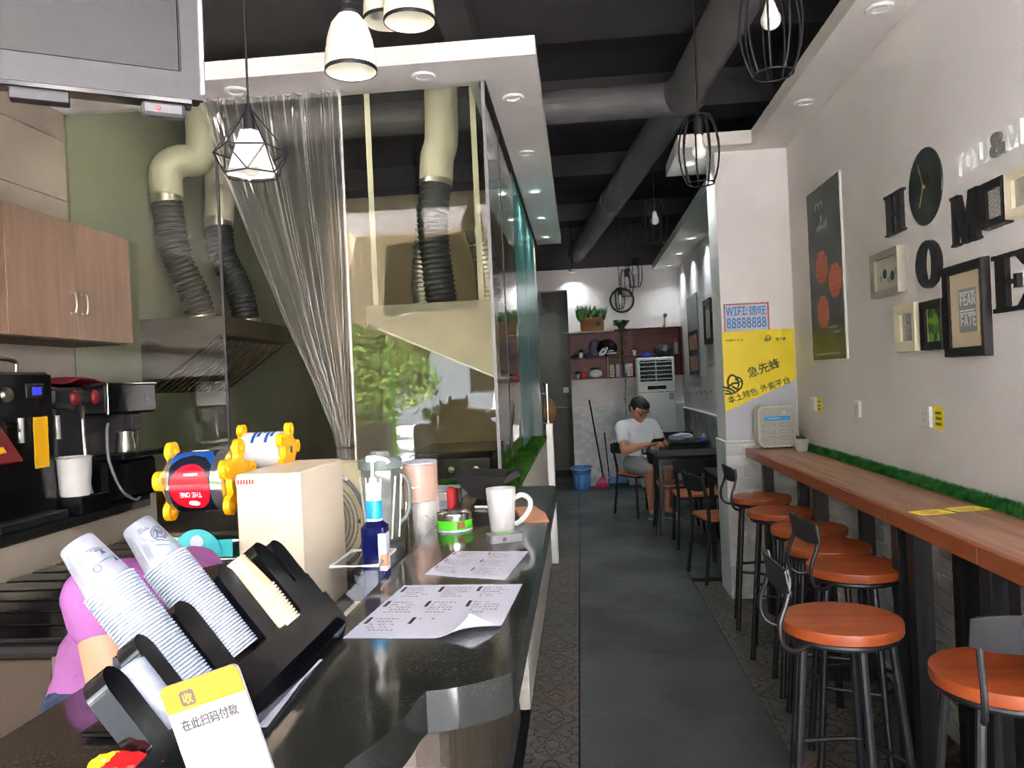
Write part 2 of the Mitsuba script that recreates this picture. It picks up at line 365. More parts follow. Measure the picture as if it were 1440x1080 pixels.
mat('black_granite', mikit.proc(lambda p, n, uv: mikit.mix(srgb(28, 30, 28), srgb(60, 59, 52), mikit.smoothstep(.62, .82, mikit.noise(p.x * 420, p.y * 420, p.z * 420)) * mikit.smoothstep(.35, .7, mikit.fbm(p.x * 8, p.y * 8, p.z * 8, 2)))), 0.09, spec=.55)
mat('bar_wood_top', wood((120, 78, 58), (168, 120, 94), 1), 0.33)
mat('bar_wood_edge', wood((120, 58, 32), (158, 84, 48), 1), 0.35)
mat('seat_wood', wood((126, 54, 26), (168, 82, 42), 0), 0.36)
mat('chair_wood', wood((150, 76, 40), (190, 106, 62), 0), 0.4)
mat('black_metal', (26, 26, 29), 0.38, spec=.6)
mat('black_matte', (22, 22, 24), 0.65)
mat('table_black', (18, 18, 19), 0.6, spec=.3)
mat('veneer', wood((54, 48, 42), (82, 74, 65), 2), 0.5)
mat('pale_plank', wood((150, 146, 136), (190, 186, 176), 2), 0.55)
mat('cabinet_laminate', wood((126, 100, 80), (154, 125, 104), 2), 0.42)
mat('cabinet_dark', (70, 58, 48), 0.5)
mat('shelf_wood', wood((78, 34, 32), (108, 52, 46), 0), 0.5)
mat('steel', (176, 172, 162), 0.28, 1.0)
mat('hood_steel', mottled((112, 105, 91), (134, 126, 109), 2, 3), 0.4, 0.6)
mat('dark_steel', (72, 68, 64), 0.32, 0.9)
mat('chrome', (215, 215, 215), 0.1, 1.0)
mat('black_gloss', (14, 14, 16), 0.12, spec=.6)
mat('black_acrylic', (7, 8, 12), 0.08, spec=.5)
mat('black_plastic', (24, 24, 26), 0.45)
mat('grey_plastic', (120, 120, 122), 0.4)
mat('mid_plastic', (70, 70, 72), 0.4)
mat('white_plastic', (224, 223, 218), 0.35)
mat('white_ceramic', (180, 180, 180), 0.12, spec=.6)
mat('pvc_white', (176, 170, 150), 0.4)
mat('hood_dark', mottled((84, 78, 68), (102, 95, 82), 2, 3), 0.4, 0.6)
mat('flex_black', (40, 42, 42), 0.5)
mat('foil', (190, 186, 176), 0.25, 0.9)
mat('cream_box', (206, 193, 170), 0.45)
mat('milk_glass', (232, 228, 208), 0.22, spec=.5)
mat('lamp_white', (238, 236, 232), 0.3)
mat('paper_white', (186, 188, 200), 0.6)
mat('ink_dark', (52, 48, 50), 0.7)
mat('ink_brown', (74, 62, 58), 0.7)
mat('ink_red', (158, 66, 70), 0.7)
mat('yellow', (228, 172, 14), 0.5)
mat('sign_white', (140, 138, 140), 0.5)
mat('sign_yellow', (164, 106, 4), .5)
mat('cup_white', (150, 156, 170), .5)
mat('yellow_wheel', (238, 170, 14), 0.35)
mat('poster_yellow', (236, 210, 24), 0.5)
mat('blue_ink', (40, 132, 196), 0.6)
mat('red_ink', (206, 52, 56), 0.6)
mat('label_blue', (28, 150, 214), 0.35)
mat('soap_blue', (12, 18, 66), 0.12, spec=.6)
mat('green_tin', (84, 196, 44), 0.3)
mat('teal_cloth', mottled((70, 124, 120), (86, 142, 136), 3, 3), 0.7)
mat('cup_teal', (64, 178, 182), 0.4)
mat('kraft', (196, 142, 108), 0.6)
mat('sack_brown', mottled((128, 84, 50), (150, 102, 64), 12, 3), 0.8)
mat('rose_beige', (206, 176, 158), 0.35)
mat('fan_cream', (206, 198, 160), 0.45)
mat('ac_white', (206, 210, 208), 0.35)
mat('bucket_blue', (84, 138, 204), 0.45)
mat('pink_plastic', (214, 66, 122), 0.45)
mat('green_dark_plastic', (30, 70, 66), 0.5)
mat('skin', (190, 132, 106), 0.5)
mat('skin_arm', (206, 146, 116), 0.5)
mat('hair_black', (20, 17, 17), 0.5)
matte('tee_white', (226, 228, 234))
matte('tee_purple', mottled((150, 92, 150), (168, 108, 166), 5, 3))
matte('denim', mottled((56, 66, 90), (72, 84, 108), 60, 2))
matte('shorts_dark', (32, 34, 40))
matte('shorts_grey', (150, 150, 146))
mat('shoe_green', (72, 128, 112), 0.6)
matte('turf_green', mottled((34, 74, 26), (66, 110, 44), 25, 2))
matte('turf_bar', mottled((30, 80, 36), (58, 118, 58), 25, 2))
scene['leaf'] = {'type': 'twosided', 'bsdf': {'type': 'principled', 'base_color': mottled((30, 66, 34), (74, 116, 60), 20, 2), 'roughness': 0.5}}
scene['leaf_pale'] = {'type': 'twosided', 'bsdf': {'type': 'principled', 'base_color': {'type': 'rgb', 'value': srgb(126, 150, 112)}, 'roughness': 0.5}}
scene['tree_leaf'] = {'type': 'principledthin', 'base_color': mottled((74, 106, 44), (122, 146, 74), 2.5, 3), 'roughness': 0.6, 'diff_trans': 0.8}
matte('bark', (92, 76, 60))
scene['clear_glass'] = {'type': 'thindielectric', 'int_ior': 1.5}
scene['partition_glass'] = {'type': 'thindielectric', 'int_ior': 1.56, 'specular_transmittance': {'type': 'rgb', 'value': [.80, .84, .76]}}
scene['jar_film'] = {'type': 'blendbsdf', 'weight': .30, 'a': {'type': 'thindielectric', 'int_ior': 1.5, 'specular_transmittance': {'type': 'rgb', 'value': [.80, .84, .83]}}, 'b': {'type': 'principledthin', 'base_color': {'type': 'rgb', 'value': [.40, .44, .43]}, 'roughness': .3, 'diff_trans': .8}}
scene['smoke_glass'] = {'type': 'thindielectric', 'int_ior': 1.5, 'specular_transmittance': {'type': 'rgb', 'value': [.66, .70, .70]}}
scene['curtain_film'] = {'type': 'blendbsdf', 'weight': mikit.proc(lambda p, n, uv: .05 + .30 * mikit.smoothstep(.55, .85, mikit.fbm(uv.x * 70, uv.y * 2.5, 0, 3))),
    'a': {'type': 'thindielectric', 'int_ior': 1.5},
    'b': {'type': 'principledthin', 'base_color': {'type': 'rgb', 'value': [.92, .91, .86]}, 'roughness': .3, 'diff_trans': .8}}
scene['cup_film'] = {'type': 'blendbsdf', 'weight': .26,
    'a': {'type': 'thindielectric', 'int_ior': 1.5},
    'b': {'type': 'principledthin', 'base_color': {'type': 'rgb', 'value': [.62, .68, .78]}, 'roughness': .15, 'diff_trans': .7}}

# ------------------------------------------------------------------ the setting
XR, XL, YB, YK = 1.416, -2.53, 11.1, 8.0
YS = -0.6                      # the open shop front

def pieces(parent, name, proto, mats, places, rng=None):
    """Alike pieces (tiles, bricks, planks) of a surface: one entry each, sharing a mesh."""
    ds = [mikit.ply(proto, m, smooth=False) for m in mats]
    uvd = None
    for i, M in enumerate(places):
        k = f'{parent}__{name}' + (f'_{i:03d}' if i else '')
        scene[k] = {**ds[i % len(ds) if rng is None else rng.randrange(len(ds))], 'to_world': T(np.asarray(M, float))}

def tmesh(w, d, h, g=0.003):
    return box(g / 2, w - g / 2, g / 2, d - g / 2, -h, 0, min(.002, h / 3))

struct('floor', box(XL - .1, XR + .1, YS, 12.5, -.12, -.012), 'floor_joint', 'dark grey tiled floor of the shop with narrow joints')
pl = [trans(x, 3.55 - 5 * .8 + .8 * k, 0) for k in range(16) for x in (-.068,)] + [trans(.752, y, 0) for y in [5.95 + .8 * k for k in range(7)]]
pl += [trans(-.888, 6.75 + .8 * k, 0) for k in range(7)]
g = tmesh(.82, .8, .012)
pieces('floor', 'tile', g, ['floor_tile'], pl)
def pat_mesh():
    m = tmesh(.2205, .2425, .012, .003)
    uv = np.stack([m.vertices[:, 0] / .2205, m.vertices[:, 1] / .2425], 1)
    return m, uv
pm, puv = pat_mesh()
pd = mikit.ply(pm, 'patterned_tile', smooth=False, uv=puv)
n = 0
for ix, iy in [(-2, k) for k in range(4, 35)] + [(c, k) for k in range(5, 24) for c in (4, 5, 6)]:
    x0 = ix * .2205 + (.0 if ix < 0 else -.13)
    if ix < 0: x0 = -.29
    else: x0 = .752 + (ix - 4) * .2205
    scene['floor__patterned_tile' + (f'_{n:03d}' if n else '')] = {**pd, 'to_world': T().translate([x0, iy * .2425, 0])}
    n += 1

# right wall: white above, relief bricks under the bar, a grey dado behind the pillar
struct('wall_right', box(XR, XR + .2, YS, YB + .2, 0, 3.0), 'white_paint', 'long white right-hand wall with framed pictures over the bar')
part('wall_right', 'upper_band', box(XR + .001, XR + .2, YS, YB + .2, 3.0, 3.7), 'black_paint')
part('wall_right', 'brick_backing', box(XR - .004, XR, 1.1, 5.36, 0, .95), 'brick_mortar')
bw, bh = .222, .073
bm = box(.004, bw - .004, -.013, 0, .004, bh - .004, .006)
Mr = basis((XR - .003, 0, 0), (0, 1, 0), (1, 0, 0), (0, 0, 1))
pl = [trans(XR - .003, 1.12 + bw * c + (bw / 2 if r % 2 else 0), bh * r) @ basis((0, 0, 0), (0, 1, 0), (1, 0, 0), (0, 0, 1)) for r in range(13) for c in range(19) if 1.12 + bw * (c + 1) + (bw / 2 if r % 2 else 0) < 5.36]
bmr = box(.002, bw - .002, -.008, .002, .002, bh - .002, .005)
pieces('wall_right', 'brick', bmr, ['white_brick'], pl)
part('wall_right', 'dado', box(XR - .012, XR, 5.72, YB, 0, 1.04), 'grey_cement')
part('wall_right', 'dado_rail', box(XR - .024, XR, 5.72, YB, 1.03, 1.055, .006), 'trim_white')

# back wall with an opening to a grey recess on its left
struct('wall_back', cat(box(-.12, XR + .2, YB, YB + .2, 0, 3.02), box(-1.25, -.12, YB, YB + .2, 2.74, 3.02)), 'white_paint', 'white back wall with the red shelf and the wheel')
part('wall_back', 'upper_band', box(-1.25, XR + .2, YB - .01, YB + .2, 3.02, 3.7), 'black_paint')
part('wall_back', 'dado', box(-.12, XR, YB - .012, YB, 0, 1.10), 'brick_mortar')
part('wall_back', 'dado_rail', box(-.12, XR, YB - .022, YB, 1.09, 1.11, .005), 'trim_white')
bmb = box(.0012, bw - .0012, -.004, .002, .0012, bh - .0012, .002)
pl = [trans(-.118 + bw * c + (bw / 2 if r % 2 else 0), YB - .012, bh * r) for r in range(1, 15) for c in range(7) if bw * (c + 1) + (bw / 2 if r % 2 else 0) < 1.53]
pieces('wall_back', 'brick', bmb, ['white_brick'], pl)
struct('wall_recess', box(-1.3, .1, 12.4, 12.6, 0, 3.7), 'grey_wall', 'plain grey wall of the recess behind the doorway')
part('wall_recess', 'rail', box(-1.3, .1, 12.385, 12.4, 1.06, 1.075), 'grey_cement')
part('wall_recess', 'skirting', box(-1.3, .1, 12.38, 12.4, 0, .09, .004), 'black_matte')
struct('wall_recess_side', box(-.12, .06, YB + .2, 12.45, 0, 3.7), 'grey_wall', 'right side wall of the recess')
struct('wall_rear_left', box(-1.45, -1.25, YK + .2, 12.6, 0, 3.7), 'grey_wall', 'grey side wall behind the kitchen')

# pillar
PX, PY0, PY1 = .95, 5.36, 5.70
struct('wall_pillar', box(PX, XR, PY0, PY1, 0, 2.95), 'white_paint', 'white square pillar with the yellow poster at the end of the bar')
part('wall_pillar', 'cladding', box(PX - .012, XR, PY0 - .010, PY1 + .012, 0, 1.03), 'brick_mortar')
part('wall_pillar', 'ledge', box(PX - .016, XR, PY0 - .014, PY1 + .016, 1.03, 1.042, .004), 'trim_white')
pl = [trans(PX - .008 + bw * c + (bw / 2 if r % 2 else 0), PY0 - .010, bh * r) for r in range(14) for c in range(2) if bw * (c + 1) + (bw / 2 if r % 2 else 0) <= .47]
pieces('wall_pillar', 'brick', bmb, ['white_brick'], pl)
half = box(.0012, bw / 2 - .0012, -.004, .002, .0012, bh - .0012, .002)
for r in range(14):
    part('wall_pillar', 'half_brick', half, 'white_brick', smooth=False, M=trans(PX - .008 + (0 if r % 2 else 2 * bw - .0), PY0 - .010, bh * r)) if r % 2 else None

# left wall with large stone tiles
struct('wall_left', box(XL - .2, XL, YS, YK + .2, 0, 3.7), 'tile_joint', 'left wall covered with large beige stone tiles')
tw, th = .60, .30
tl = box(.0015, tw - .0015, 0, .008, .0015, th - .0015, .0015)
pl = [trans(XL, y, z) @ basis((0, 0, 0), (0, 1, 0), (1, 0, 0), (0, 0, 1)) for z in [.105 + th * r for r in range(10)] for y in [.81 + tw * c for c in range(5)]]
pieces('wall_left', 'tile', tl, ['wall_tile'], pl)
part('wall_left', 'kitchen_plaster', box(XL, XL + .008, 3.83, YK, 0, 3.6), 'kitchen_green')
struct('wall_kitchen_back', box(XL - .2, -.40, YK, YK + .2, 0, 3.7), 'kitchen_tan', 'tan back wall of the glazed kitchen')

# low kitchen wall under the glass: whitewashed planks outside, synthetic turf on top
struct('wall_kitchen_low', cat(box(-.42, -.30, 3.62, 6.55, 0, 1.02), box(-1.08, -.42, 3.62, 3.86, 0, 1.02), box(XL, -1.74, 3.70, 3.86, 0, 1.02)), 'pale_plank', 'low wall of whitewashed planks under the kitchen glass')
plank = box(.002, .118, -.010, .004, 0, 1.02, .002)
pieces('wall_kitchen_low', 'plank', plank, ['pale_plank'], [trans(-.30, 3.62 + .12 * k, 0) @ basis((0, 0, 0), (0, 1, 0), (-1, 0, 0), (0, 0, 1)) for k in range(24)])
struct('trim_1', box(-.292, -.236, 6.50, 6.60, 0, 1.14, .004), 'trim_white', 'white end post of the low kitchen wall')

# ceiling: black painted slab with beams, round ducts, and white dropped soffits
struct('ceiling', box(XL - .2, XR + .2, YS, 12.6, 3.6, 3.75), 'black_paint', 'black painted ceiling above the shop')
for y0, y1, z in [(YS, 4.40, 3.35), (5.62, 5.95, 3.35), (7.5, 7.8, 3.4), (9.6, 9.9, 3.4)]:
    part('ceiling', 'beam', box(XL, XR, y0, y1, z, 3.62), 'black_paint')
part('ceiling', 'cross_beam', box(-.60, -.45, 1.5, 4.40, 3.24, 3.36), 'black_paint')
def soffit(poly, key):
    m = mv(extrude(poly, .085), z=2.95)
    part('ceiling', key, m, 'soffit_white', 'white dropped soffit with recessed lights', smooth=False)
soffit(Polygon([(XL, 3.545), (-.13, 3.545), (-.13, 8.52), (-.47, 8.52), (-.47, 3.86), (XL, 3.86)]), 'soffit')
soffit(Polygon([(1.16, YS), (XR, YS), (XR, YB), (1.07, YB), (1.07, 5.93), (.70, 5.93), (.70, 5.20), (1.16, 5.20)]), 'soffit')
def duct(key, pts, r, label):
    k = thing(key, label, 'duct')
    return k
d = thing('ventilation_duct', 'long dark grey round duct running under the black ceiling', 'duct')
part(d, 'pipe', rod((1.08, .6, 3.28), (.725, 5.05, 3.24), .115, n=28), 'duct_paint')
part(d, 'pipe', rod((.735, 5.0, 3.25), (.04, 11.05, 3.22), .118, n=28), 'duct_paint')
part(d, 'branch_pipe', rod((.72, 5.12, 3.24), (-2.4, 5.10, 3.24), .105, n=28), 'duct_paint')
part(d, 'elbow', ellipsoid((.735, 5.06, 3.245), (.14, .16, .125)), 'duct_paint')
for q in ((.90, 2.85, 3.262), (.40, 7.9, 3.235)):
    part(d, 'collar', rod(np.array(q) - [-.0014, .02, 0], np.array(q) + [-.0014, .02, 0], .124, n=28), 'duct_paint')

# kitchen glazing
def pane(a, b, z0, z1):
    """A sheet of glass standing on the line a-b."""
    v = [[*a, z0], [*b, z0], [*b, z1], [*a, z1]]
    return trimesh.Trimesh(v, [[0, 1, 2], [0, 2, 3]], process=False)
GY, GX = 3.81, -.40
struct('window_1', pane((XL, GY), (-1.74, GY), 1.03, 2.95), 'partition_glass', 'left glass pane of the kitchen front behind the wall cabinet', smooth=False)
struct('window_2', pane((-1.10, GY), (GX, GY), 1.03, 2.95), 'partition_glass', 'tall right glass pane of the kitchen front reflecting the street', smooth=False)
struct('window_3', pane((GX, GY), (GX, 4.50), 1.03, 2.93), 'partition_glass', 'first side pane of the kitchen glass beside the aisle', smooth=False)
mat('teal_film', mottled((72, 126, 120), (84, 138, 132), 2, 3), .22, spec=.6, clearcoat=.6, clearcoat_gloss=.9)
struct('window_4', pane((GX, 4.505), (GX, 5.40), 1.03, 2.93), 'partition_glass', 'second clear side pane of the kitchen glass over the turf', smooth=False)
struct('window_5', box(GX - .006, GX, 5.405, 6.5, 1.03, 2.93), 'teal_film', 'side pane of the kitchen covered with teal film', smooth=False)
struct('door_1', box(GX - .006, GX, 6.52, 8.40, .01, 2.93), 'teal_film', 'tall door with teal film at the far end of the kitchen side', smooth=False)
part('window_1', 'edge', box(-1.745, -1.733, GY - .006, GY + .006, 1.03, 2.95), 'mid_plastic')
part('window_2', 'edge', box(-1.108, -1.098, GY - .006, GY + .006, 1.03, 2.95), 'trim_white')
part('window_2', 'corner_strip', box(GX - .008, GX + .008, GY - .008, GY + .008, 1.03, 2.95), 'grey_plastic')
part('window_2', 'sill', box(-1.10, GX, GY - .02, GY + .02, 1.02, 1.05), 'black_matte')
part('window_3', 'top_channel', box(GX - .015, GX + .015, GY, 8.40, 2.925, 2.95), 'black_matte')
part('window_3', 'joint', box(GX - .004, GX + .004, 4.498, 4.507, 1.03, 2.93), 'black_matte')
hd = part('door_1', 'handle', sweep([(GX + .055, 8.30, .93), (GX + .055, 8.30, 1.46)], .014, 12), 'chrome', 'chrome bar handle')
for z in (1.05, 1.36):
    part('door_1', 'handle_mount', rod((GX, 8.30, z), (GX + .055, 8.30, z), .009), 'chrome')

# the street outside the open front
struct('ground', box(-40, 40, -45, YS, -.14, -.02), matte('street_paving', mottled((206, 202, 196), (218, 214, 208), .5, 4)), 'sunlit paving in front of the shop')
labels['ground']['category'] = 'ground'
struct('ceiling_canopy', box(XL - .2, XR + .2, -2.30, YS, 3.42, 3.60), 'soffit_white', 'flat canopy over the open shop front')

# ------------------------------------------------------------------ the bar along the right wall
bar_t = thing('bar_counter', 'long reddish brown wooden bar on black steel frames along the white right wall', 'bar counter')
for y0, y1 in ((1.30, 2.245), (2.25, 2.895), (2.90, 5.27)):
    part(bar_t, 'board', box(1.068, XR - .002, y0, y1, .955, 1.0, .003), 'bar_wood_top')
    part(bar_t, 'edge_strip', box(1.048, 1.067, y0, y1, .945, .9995, .003), 'bar_wood_edge')
def bar_frame(y, x1=1.37):
    k = part(bar_t, 'frame', box(1.10, x1, y - .03, y + .03, .925, .953, .002), 'black_metal')
    part(k, 'foot_bar', box(1.10, x1, y - .03, y + .03, .0, .055, .002), 'black_metal')
    for x in (1.10, x1 - .06):
        part(k, 'leg', box(x, x + .06, y - .03, y + .03, .05, .93, .002), 'black_metal')
for y in (5.03, 3.95, 2.97, 2.83, 2.32, 2.17): bar_frame(y)
part(bar_t, 'brace', rod((1.34, 2.80, .12), (1.34, 2.20, .85), .009), 'black_metal')

def grass(x0, x1, y0, y1, z, h, n, seed, lean=.5):
    """Short synthetic grass on a rectangle: one blade is one triangle pair."""
    r = np.random.default_rng(seed)
    p = np.stack([r.uniform(x0, x1, n), r.uniform(y0, y1, n), np.full(n, z)], 1)
    a = r.uniform(0, 2 * PI, n); w = r.uniform(.0012, .0022, n); hh = h * r.uniform(.6, 1.1, n)
    side = np.stack([np.cos(a), np.sin(a), 0 * a], 1) * w[:, None]
    b = r.uniform(0, 2 * PI, n); l = hh * lean * r.uniform(.1, 1, n)
    tip = p + np.stack([np.cos(b) * l, np.sin(b) * l, hh], 1)
    tip[:, 0] = np.clip(tip[:, 0], x0 - .01, x1); 
    v = np.stack([p - side, p + side, tip], 1).reshape(-1, 3)
    f = np.arange(3 * n).reshape(-1, 3)
    return trimesh.Trimesh(v, f, process=False)
t = thing('grass_strip', 'strip of green synthetic grass laid along the wall on the bar top', 'artificial grass')
part(t, 'backing', box(1.352, XR - .003, 1.32, 5.10, 1.0005, 1.006), 'turf_bar')
part(t, 'blades', grass(1.350, XR - .004, 1.32, 5.10, 1.004, .034, 26000, 11), 'turf_bar', kind='stuff', smooth=False)
t = thing('grass_mat', 'dark green synthetic grass covering the low wall under the kitchen glass', 'artificial grass')
part(t, 'backing', cat(box(-.425, -.288, 3.60, 6.49, 1.021, 1.028), box(-.80, -.425, 3.60, 3.785, 1.021, 1.028)), 'turf_green')
part(t, 'blades', cat(grass(-.425, -.286, 3.60, 6.48, 1.026, .026, 34000, 12), grass(-.80, -.425, 3.60, 3.78, 1.026, .026, 6000, 13)), 'turf_green', kind='stuff', smooth=False)

# stickers on the bar
def flat(poly, z=.0006):
    return extrude(poly, z)
def hexsticker(w, h, dx, dy):
    return affinity.scale(Polygon([(.5, .0), (.25, .5), (-.25, .5), (-.5, 0), (-.25, -.5), (.25, -.5)]), w, h)
for i, (x, y) in enumerate(((1.150, 2.765), (1.285, 2.81))):
    k = thing('bar_sticker', ['worn yellow order sticker on the bar top near its front edge', 'yellow order sticker on the bar top next to the grass strip'][i], 'sticker', 'stickers on the bar top')
    M = basis((x, y, 1.0003), (1, .28, 0), (-.28, 1, 0))
    part(k, 'film', xf(flat(rrect(.125, .085, .012)), M), 'poster_yellow', smooth=False)
    part(k, 'print', xf(cat([mv(extrude(sbox(-.045, yy, .045 - .02 * (j % 2), yy + .008), .0004), z=.0006) for j, yy in enumerate((-.025, -.008, .012))]), M), 'kraft', smooth=False)

# ------------------------------------------------------------------ bar stools
def make_stool():
    s = thing('bar_stool', '', 'bar stool', 'round bar stools along the bar')
    seat = lathe([(0, .727), (.160, .727), (.1695, .729), (.171, .733), (.171, .755), (.1695, .7595), (.166, .761), (0, .761)], 48)
    part(s, 'seat', seat, 'seat_wood', 'round reddish wooden seat', smooth=40)
    part(s, 'seat_ring', cat(sweep([(.150 * math.cos(a), .150 * math.sin(a), .716) for a in np.linspace(0, 2 * PI, 40, endpoint=False)], .010, 8, closed=True), lathe([(.05, .718), (.15, .718), (.15, .7265), (.05, .7265), (.05, .718)], 24)), 'black_metal')
    for k in range(5):
        a = math.radians(-83 + 72 * k)
        c, sn = math.cos(a), math.sin(a)
        part(s, 'leg', cat(sweep([(.135 * c, .135 * sn, .715), (.205 * c, .205 * sn, .01)], [.0125, .0125], 10), rod((.2045 * c, .2045 * sn, 0), (.2035 * c, .2035 * sn, .018), .0145)), 'black_metal')
    pts = []
    for k in range(5):
        a0, a1 = math.radians(-83 + 72 * k), math.radians(-83 + 72 * (k + 1))
        for t_ in (0.06, .3, .5, .7, .94):
            rr = .172 * (1 - .16 * math.sin(PI * t_))
            a = a0 + (a1 - a0) * t_
            pts.append((rr * math.cos(a), rr * math.sin(a), .335))
    part(s, 'footrest', sweep(pts, .008, 8, closed=True), 'black_metal')
    # low back on the -x side: bent flat steel and a curved plate
    for q in (-1, 1):
        c = cspline([(-.118, .10 * q, .712), (-.165, .122 * q, .704), (-.198, .132 * q, .730), (-.203, .134 * q, .785), (-.182, .130 * q, .845), (-.170, .126 * q, .90), (-.176, .126 * q, .938)], 7)
        part(s, 'back_support', sweep(c, .0075, 8), 'black_metal')
    vv, ff = [], []
    ny, nz = 17, 6
    for j in range(nz):
        for i in range(ny):
            y = -.150 + .30 * i / (ny - 1); z = j / (nz - 1)
            x = -.176 - .012 * z + (.016) * (y / .15) ** 2 - .012
            zz = .862 + .088 * z - .012 * (abs(y) / .15) ** 4 * (z - .5) * 2
            vv.append((x, y, zz))
    n1 = len(vv)
    vv += [(x - .005, y, z) for x, y, z in vv]
    for j in range(nz - 1):
        for i in range(ny - 1):
            a, b, c, d = j * ny + i, j * ny + i + 1, (j + 1) * ny + i + 1, (j + 1) * ny + i
            ff += [(a, b, c), (a, c, d), (n1 + a, n1 + c, n1 + b), (n1 + a, n1 + d, n1 + c)]
    edge = [j * ny for j in range(nz)] + [(nz - 1) * ny + i for i in range(1, ny)] + [j * ny + ny - 1 for j in range(nz - 2, -1, -1)] + list(range(ny - 2, 0, -1))
    for a, b in zip(edge, edge[1:] + edge[:1]): ff += [(a, b, n1 + b), (a, n1 + b, n1 + a)]
    mm = trimesh.Trimesh(vv, ff, process=False); mm.fix_normals()
    part(s, 'backrest', mm, 'black_metal', 'low curved black backrest plate')
    return s
SP = [(1.033, 4.799, 3, 'wooden bar stool farthest down the bar, beside the pillar'),
      (1.023, 4.291, -4, 'backless wooden bar stool second from the pillar'),
      (1.035, 3.824, 6, 'backless wooden bar stool third from the pillar'),
      (1.000, 3.428, 5, 'backless wooden bar stool fourth from the pillar'),
      (.990, 3.07, 3, 'wooden bar stool right behind the one pulled out into the aisle'),
      (.735, 2.42, -1, 'wooden bar stool pulled out into the aisle, its whole round seat showing'),
      (.985, 1.985, 86, 'wooden bar stool nearest the camera, cut off by the right edge of the photo')]
proto = make_stool()
own = {q: scene.pop(q) for q in list(scene) if q.startswith(proto + '__')}
plab = {q: labels[q] for q in labels if q.startswith(proto + '__')}
for i, (x, y, a, lab) in enumerate(SP):
    k = proto if i == 0 else thing('bar_stool', lab, 'bar stool', 'round bar stools along the bar')
    labels[k]['label'] = lab
    for q, d in own.items():
        if i in (1, 2, 3) and '__back' in q: continue
        scene[k + q[len(proto):]] = {**d, 'to_world': T(trans(x, y, 0) @ rotz(a))}
        if q in plab: labels[k + q[len(proto):]] = dict(plab[q])

# ------------------------------------------------------------------ things on the right wall
def W(y, z, dx=0.0): return basis((XR - dx, y, z), (0, -1, 0), (0, 0, 1))
def picture(name, label, y0, y1, z0, z1, bw_, frame_mat, mat_mat, depth=.024, inner=None, group='framed pictures on the right wall'):
    """A framed picture from y0 (its left side) to y1, its own x axis along -y."""
    k = thing(name, label, 'picture frame', group)
    w, h = y0 - y1, z1 - z0
    M = W(y0, z0)
    fr = []
    o = [(0, 0), (w, 0), (w, h), (0, h)]
    ii = [(bw_, bw_), (w - bw_, bw_), (w - bw_, h - bw_), (bw_, h - bw_)]
    v, f = [], []
    for (x, y_), (a, b) in zip(o, ii):
        v += [(x, y_, 0), (x + (.003 if x == 0 else -.003), y_ + (.003 if y_ == 0 else -.003), depth), (a, b, depth * .8), (a, b, 0)]
    for j in range(4):
        q, r = 4 * j, 4 * ((j + 1) % 4)
        for s in range(4):
            t_ = (s + 1) % 4
            f += [(q + s, r + s, r + t_), (q + s, r + t_, q + t_)]
    m = trimesh.Trimesh(v, f, process=False); m.fix_normals()
    part(k, 'frame', xf(m, M), frame_mat, smooth=False)
    part(k, 'mat_board', xf(box(bw_, w - bw_, bw_, h - bw_, .002, depth * .45), M), mat_mat, smooth=False)
    if inner: inner(k, M, w, h, depth * .45)
    return k
mat('frame_silver', (170, 162, 148), .35, .4)
mat('frame_cream', (226, 214, 186), .35)
mat('frame_black', (24, 20, 22), .4)
mat('mat_grey', (176, 172, 160), .6); mat('mat_tan', (196, 180, 150), .6)
mat('print_grey', (140, 142, 140), .6); mat('print_pale', (206, 210, 206), .6)
mat('print_green', mottled((120, 156, 60), (30, 80, 52), 30, 2), .6)
def in_pots(k, M, w, h, z):
    rr = random.Random(3)
    out = [mv(extrude(Point(w * (.25 + .13 * i), h * (.42 + .1 * math.sin(i * 2.1))).buffer(.016 + .006 * (i % 2)), .0006), z=z) for i in range(5)]
    part(k, 'print', xf(cat(out[::2]), M), 'print_grey', smooth=False)
    part(k, 'print', xf(cat(out[1::2]), M), 'green_dark_plastic', smooth=False)
def in_rings(k, M, w, h, z):
    part(k, 'print', xf(mv(extrude(sbox(w * .30, h * .18, w * .70, h * .84), .0006), z=z), M), 'mat_grey', smooth=False)
    part(k, 'print', xf(cat([mv(extrude(Point(w * .5, h * c).buffer(.022).difference(Point(w * .5, h * c).buffer(.017)), .0005), z=z + .0006) for c in (.35, .52, .68)]), M), 'print_grey', smooth=False)
def in_green(k, M, w, h, z):
    part(k, 'print', xf(mv(extrude(sbox(w * .22, h * .14, w * .78, h * .86), .0006), z=z), M), 'print_green', smooth=False)
def in_fate(k, M, w, h, z):
    part(k, 'print', xf(mv(extrude(sbox(w * .32, h * .26, w * .74, h * .72), .0006), z=z), M), 'print_grey', smooth=False)
    L = [(latin('FEAR', .032, .0005, True), .36, .545), (latin('FATE', .032, .0005, True), .36, .325)]
    part(k, 'lettering', xf(cat([mv(affinity_fit(m, w * .37), w * fx, h * fy, z + .0006) for m, fx, fy in L] + [mv(extrude(sbox(0, 0, w * .37, .006), .0005), w * .345, h * fy, z + .0006) for fy in (.45, .48, .67)]), M), 'print_pale', smooth=False)
def affinity_fit(m, width):
    m = m.copy(); s = width / (m.bounds[1][0] - m.bounds[0][0]); m.apply_transform(np.diag([s, 1.25, 1, 1.0])); m.apply_translation((-m.bounds[0][0], 0, 0)); return m
